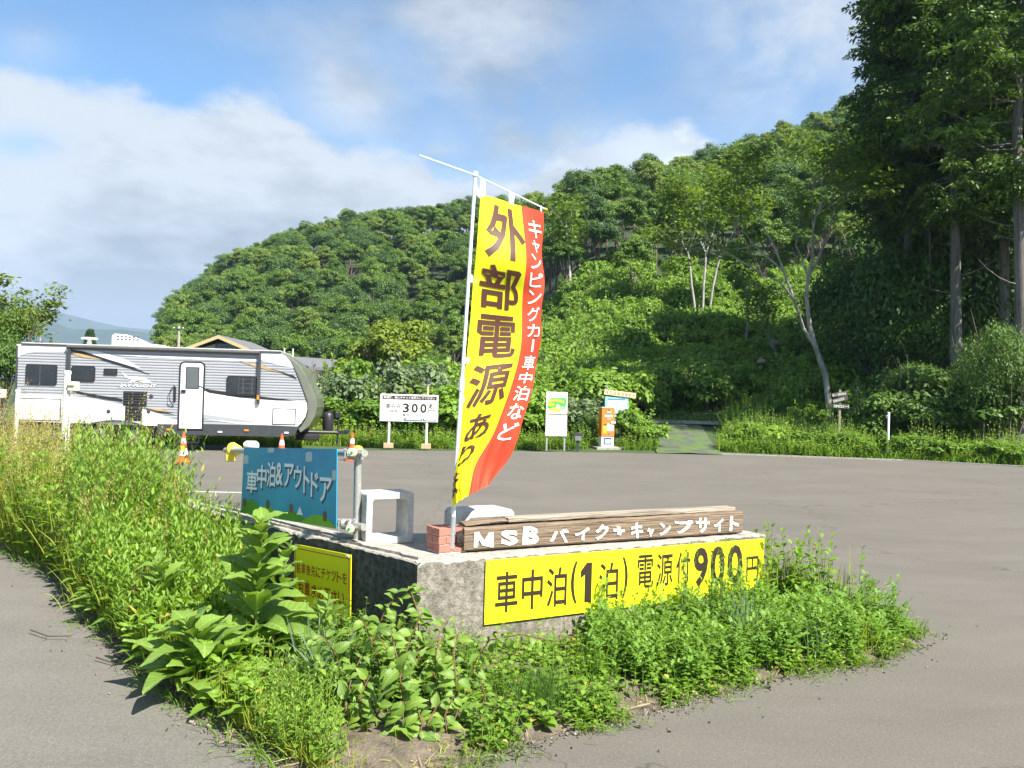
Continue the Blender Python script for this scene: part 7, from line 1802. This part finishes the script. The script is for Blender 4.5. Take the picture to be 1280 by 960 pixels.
def sapling(pxs, D, n, L, label, seed, droop=.35, top=0):
    """an arching reddish shoot through the given pixel trail at distance D, leaves in two rows"""
    rng = random.Random(seed); pts_ = [Vector(P(x, y, D_)) for (x, y), D_ in zip(pxs, D)]; b = pts_[0].copy(); b.z = .02; o = empty('leafy_sapling', b, 0, label, 'sapling')
    pts_ = [Vector((0, 0, 0))] + [p - b for p in pts_[1:]]; m_ = len(pts_)
    MB().tube(pts_, [.0042 - .002 * i / m_ for i in range(m_)], 6).build('stem', M_REDSTEM, o, smooth=True)
    seg = [(pts_[i + 1] - pts_[i]).length for i in range(m_ - 1)]; tot = sum(seg)
    for i in range(n):
        s_ = tot * min(1, max(.04, .06 + .94 * i / (n - 1) + rng.uniform(-.02, .02))); k = 0
        while k < m_ - 2 and s_ > seg[k]: s_ -= seg[k]; k += 1
        q = pts_[k].lerp(pts_[k + 1], min(1, s_ / seg[k])); t = (pts_[k + 1] - pts_[k]).normalized()
        side = t.cross(Vector((.25, -1, .25))).normalized() * (1 if i % 2 else -1)
        d = side * rng.uniform(.5, 1.1) + t * rng.uniform(.0, .9) + Vector((rng.uniform(-.5, .5), rng.uniform(-.9, .5), -droop + rng.uniform(-.5, .4)))
        sz = L * 1.18 * (1.15 - .5 * i / n) * rng.uniform(.6, 1.25)
        put_leaf(rng.choice(sap_l), o, q + d.normalized() * .008, d, Vector((rng.uniform(-.6, .7), -.45 + rng.uniform(-.5, .4), 1)), sz)
    return o
sapling([(507, 925), (505, 885), (498, 830), (488, 785)], [3.98, 3.97, 4.02, 4.10], 32, .098, 'upright leafy shoot on a red-brown stem at the centre of the shoots', 1)
sapling([(512, 905), (500, 850), (512, 800), (528, 765)], [4.2, 4.3, 4.4, 4.5], 30, .09, 'leafy shoot bending right towards the wall corner, behind the central one', 2)
sapling([(573, 905), (571, 860), (567, 815), (574, 790)], [4.12, 4.15, 4.25, 4.3], 26, .08, 'slim leafy shoot at the right of the group, its lowest leaves by the asphalt', 3)
sapling([(436, 915), (432, 880), (440, 845), (452, 820)], [4.05, 4.1, 4.2, 4.3], 24, .085, 'leafy shoot at the left of the group beside the dandelion', 4)
sapling([(470, 860), (468, 800), (482, 760), (505, 738), (525, 742)], [4.5, 4.55, 4.6, 4.62, 4.6], 30, .085, 'tallest leafy shoot arching against the dark wall side up to the corner', 5)
sapling([(440, 870), (420, 820), (405, 795), (392, 800)], [4.4, 4.45, 4.4, 4.35], 24, .08, 'leafy shoot arching left with yellowish leaves below the small sign', 6)
sapling([(540, 870), (545, 820), (550, 790), (560, 775)], [4.4, 4.45, 4.6, 4.65], 26, .085, 'leafy shoot close to the wall corner, between the central and the slim one', 7)
sapling([(530, 930), (536, 900), (548, 880)], [3.92, 3.95, 4.0], 8, .07, 'short leafy shoot at the foot of the central one', 8)
sapling([(590, 880), (592, 830), (612, 800), (650, 793), (690, 801)], [4.5, 4.5, 4.45, 4.4, 4.35], 18, .062, 'thin arching shoot with small leaves below the left end of the long sign', 9, droop=.8)
sapling([(478, 905), (462, 870), (455, 850), (448, 838)], [4.1, 4.15, 4.2, 4.2], 22, .075, 'low leafy shoot between the left and the central shoots', 11)
sapling([(495, 870), (505, 830), (500, 790), (495, 770)], [4.45, 4.5, 4.55, 4.55], 24, .08, 'leafy shoot in the shade behind the centre of the group', 12)

for (pxs_, D_, n_, L_, t_, sd_) in (([(455, 900), (450, 870), (462, 845)], [4.0, 4.05, 4.1], 16, .08, 'low leafy shoot just right of the dandelion', 21), ([(545, 900), (550, 868), (542, 840)], [4.15, 4.2, 4.25], 16, .075, 'low leafy shoot between the central and the slim shoots', 22),
    ([(480, 880), (492, 850), (486, 815), (470, 790)], [4.3, 4.35, 4.4, 4.4], 24, .08, 'leafy shoot leaning left in the middle of the group', 23), ([(415, 880), (410, 850), (398, 828)], [4.3, 4.3, 4.3], 16, .08, 'low leafy shoot right of the drooping blue-green tuft', 24), ([(600, 895), (606, 868), (600, 850)], [4.2, 4.2, 4.25], 12, .06, 'small leafy shoot left of the horsetail clump', 25),
    ([(535, 868), (522, 815), (524, 770), (512, 735)], [4.45, 4.5, 4.55, 4.6], 30, .09, 'tall leafy shoot climbing right in front of the wall corner', 31), ([(485, 872), (475, 830), (462, 795), (452, 770)], [4.4, 4.45, 4.5, 4.5], 26, .085, 'leafy shoot against the dark wall side, right of the small sign', 32),
    ([(520, 935), (528, 905), (520, 880)], [3.9, 3.95, 4.0], 14, .075, 'lowest leafy shoot at the near edge of the soil', 33), ([(560, 925), (556, 895), (566, 872)], [4.0, 4.05, 4.1], 14, .07, 'low leafy shoot on the soil left of the slim shoot', 34),
    ([(525, 870), (530, 830), (518, 800), (512, 775)], [4.5, 4.5, 4.55, 4.6], 24, .08, 'leafy shoot close under the wall corner', 26)):
    sapling(pxs_, D_, n_, L_, t_, sd_)
# tall weeds in front of the price
def tall_weed(px, py, h, nodes, L, wd, label, seed, n=1, tilt=.1, m_=LM_WEED):
    rng = np.random.default_rng(seed); cl = Cloud(); p = rng.normal(0, .03, (n, 3)) * np.array([1, 1, 0]); leafy(cl, rng, p, h * rng.uniform(.8, 1.05, n), nodes, L, wd, tilt, v0=.45, rise=.35, droop=.5, r=.004)
    q = p[:1] + np.array([[0, 0, h * .8]]); panicles(cl, rng, np.repeat(p, 2, 0), h * 1.12, 18, .08, ms=1, mi=0, top=.2, spread=.012, size=.014)
    return tag(link('tall_weed', cl.mesh('tall_weed', [m_, M_STEM]), None, tuple(gpx(px, py))), label, 'weed')
tall_weed(858, 822, .62, 15, .12, .2, 'tall leafy weed in front of the word for power supply on the long sign', 1, 3, .12)
tall_weed(905, 812, .62, 16, .10, .2, 'tall branching weed in front of the first digits of 900 on the long sign', 2, 4, .16)
tall_weed(930, 800, .50, 14, .08, .22, 'tall weed before the last zero and the yen sign of the long sign', 3, 3, .14)
tall_weed(805, 838, .40, 12, .09, .2, 'medium weed below the bracketed part of the long sign', 4, 2, .2)
tall_weed(695, 865, .42, 6, .04, .15, 'thin upright spike in front of the left end of the long sign', 5, 1, .03)
tall_weed(1085, 800, .34, 14, .07, .25, 'outer leafy weed near the right end of the planting bed', 6, 5, .3)
tall_weed(282, 742, .62, 20, .09, .14, 'feathery weed rising at the left end of the wall beside the blue sign', 7, 6, .22)
q = P(679, 645, 6.9); cl = Cloud(); rngw = np.random.default_rng(3); panicles(cl, rngw, np.array([[0, 0, 0.0]]), .14, 14, .02, top=.8, spread=.004, size=.012)
tag(link('tall_weed', cl.mesh('tall_weed', [LM_RUST, LM_RUST]), None, (q.x, q.y, WZ)), 'tiny dry seed stalk poking up behind the timber beam', 'weed')

# dandelion
b = gpx(371, 905); o = empty('dandelion', b, 0, 'single yellow dandelion flower on a thin stalk at the tip of the bed', 'flower')
top = Vector(P(370, 857, 4.35)) - Vector(b)
MB().tube([(0, 0, 0), top * .5 + Vector((.01, 0, 0)), top], .003, 6).build('stalk', M_STEM, o)
cl = Cloud(); rngd = np.random.default_rng(9)
for k_, (r_, n) in enumerate(((.026, 34), (.020, 28), (.012, 18))):
    a = rngd.uniform(0, 6.28, n); cl.leaves(np.tile(np.array(top), (n, 1)), np.stack([np.cos(a), np.sin(a), np.full(n, .25 + .35 * k_)], 1), np.tile(CY, (n, 1)), r_, .003, rngd.random(n), bend=.1, prof=(.6, 1, .8), two=True)
link('petals', cl.mesh('petals', [leafmat('dandelion_yellow', (0.8, 0.5, 0.01), (0.9, 0.66, 0.02), .2)]), o)
MB().lathe([(.004, -.012), (.008, -.006), (.007, 0)], top, 8).build('calyx', M_STEM, o)
# dead stems lying over the asphalt edges
def dead_stem(pts_, r, label):
    w = [Vector(G(*p)) for p in pts_]; rr = random.Random(pts_[0][0]); w = [Vector((p.x, p.y, .010 + rr.uniform(0, .022))) for p in w]; b = w[0].copy(); b.z = 0
    o = empty('dead_stem', b, 0, label, 'dead stem'); mb = MB(); q = [p - b for p in w]; mb.tube(q, [r * (1 - .5 * i / len(q)) for i in range(len(q))], 5); mb.build('stalk', LMD, o)
    for i in range(1, len(q)):
        for s_ in (-1, 1):
            e_ = q[i] + (q[i] - q[i - 1]).normalized().cross(Vector((0, 0, s_))) * rr.uniform(.02, .06) + (q[i] - q[i - 1]).normalized() * .03
            MB().tube([q[i], e_], r * .45, 4).build('twig', LMD, o)
LMD = mat('dry_stalk', (.30, .23, .14), .8, 0, 20, .3)
LMDK = mat('dark_dry_stalk', (.07, .05, .035), .8, 0, 20, .3)
dead_stem([(1052, 835), (1066, 824), (1084, 817), (1100, 808)], .006, 'pale dead stalk lying at the right tip of the planting bed')
dead_stem([(1010, 842), (1034, 832), (1060, 829)], .004, 'thin dead stalk left of the pale one at the right tip of the bed')
dead_stem([(700, 905), (722, 896), (742, 894)], .004, 'dead straw on the soil edge right of the horsetail')
dead_stem([(284, 905), (292, 916), (286, 928)], .005, 'forked pale root lying on the road at the near tip')
LMD = LMDK
dead_stem([(40, 712), (62, 720), (80, 718)], .004, 'dark dead twig lying on the road at the far left')
dead_stem([(38, 792), (60, 799), (84, 800)], .005, 'dark dead twig on the road level with the middle docks')
dead_stem([(120, 826), (142, 832), (158, 830)], .005, 'dark dead twig on the road nearest the low dock')

# weeds along the far edge of the lot, on both sides of the path
def strip_pts(rng, n, px0, px1, d0, d1, keep=lambda px, y: True):
    out = []
    while len(out) < n:
        px = rng.uniform(px0, px1); k = max(0, min(1, (px - 440) / 460)); base_y = lerp(28.6, 30.3, k) if px < 900 else lerp(30.3, 28.0, min(1, (px - 900) / 380)); 
        if px < 440: base_y = 28.9 if px > 380 else 26.9
        y = base_y + rng.uniform(d0, d1) ** 1.0
        if 824 < px < 898 and y < 39: continue
        if 738 < px < 782 and y < 30.9: continue
        if not keep(px, y): continue
        x = (px - 640) / F * y; out.append((x, y, zt(x, y) - .04))
    return np.array(out)
rg = np.random.default_rng(91)
cl = Cloud(); p = strip_pts(rg, 2800, 250, 1330, .15, 1.8); leafy(cl, rg, p, rg.uniform(.2, .75, len(p)), 8, .17, .22, .2, v0=.55, r=.006, cheap=True)
p = strip_pts(rg, 7000, 250, 1330, .05, 1.4); blades(cl, rg, p, rg.uniform(.12, .5, len(p)), .010, .3, .4, v0=.5)
stuff('verge_weeds', cl, [LM_WEED, M_STEM], 'weeds and grass along the far edge of the lot')
def clump(p, lo, hi, f=.55, seed=0):
    c = np.array([noise.noise(Vector((a * f, b * f, seed))) + .5 * noise.noise(Vector((a * f * 3, b * f * 3, seed + 9))) for a, b in p[:, :2]])
    return (lo + (hi - lo) * np.clip(.5 + 1.1 * c, 0, 1)) * rg.uniform(.7, 1.2, len(p))
cl = Cloud(); p = strip_pts(rg, 4200, 905, 1500, .25, 13, lambda px, y: y < 37 + 6 * (px < 1000) and noise.noise(Vector((px * .02, y * .5, 2))) > -.18); leafy(cl, rg, p, clump(p, .15, 1.2), 8, .17, .17, .28, v0=.55, r=.006, cheap=True)
p = strip_pts(rg, 19000, 800, 1500, .05, 16); blades(cl, rg, p, clump(p, .08, .55, .8, 4), .012, .4, .6, v0=.5)
stuff('meadow_grass', cl, [LM_WEED, M_STEM], 'grass and weeds between the lot, the path and the wood')
cl = Cloud(); p = strip_pts(rg, 4200, 150, 470, .0, 7); blades(cl, rg, p, rg.uniform(.15, .6, len(p)), .012, .3, .4, v0=.6)
p = strip_pts(rg, 1500, 150, 470, .3, 7); leafy(cl, rg, p, rg.uniform(.3, .9, len(p)), 8, .16, .2, .2, v0=.55, r=.006, cheap=True)
stuff('verge_weeds', cl, [LM_WEED2, M_STEM], 'rough grass and weeds under and behind the trailer')

# ------------------------------------------------------------------ the air
hz = bpy.data.meshes.new('haze'); hb = MB().box((0, 1500, 224), (9000, 6200, 452)); hz.from_pydata(hb.v, [], hb.f)
HM = bpy.data.materials.new('haze'); HM.use_nodes = True; HM.node_tree.nodes.clear()
vo_ = HM.node_tree.nodes.new('ShaderNodeVolumePrincipled'); vo_.inputs['Density'].default_value = 0.00016; vo_.inputs['Color'].default_value = (.55, .74, 1.0, 1); vo_.inputs['Anisotropy'].default_value = .0
ho = HM.node_tree.nodes.new('ShaderNodeOutputMaterial'); HM.node_tree.links.new(vo_.outputs[0], ho.inputs['Volume']); hz.materials.append(HM)
tag(link('haze', hz), kind='stuff')
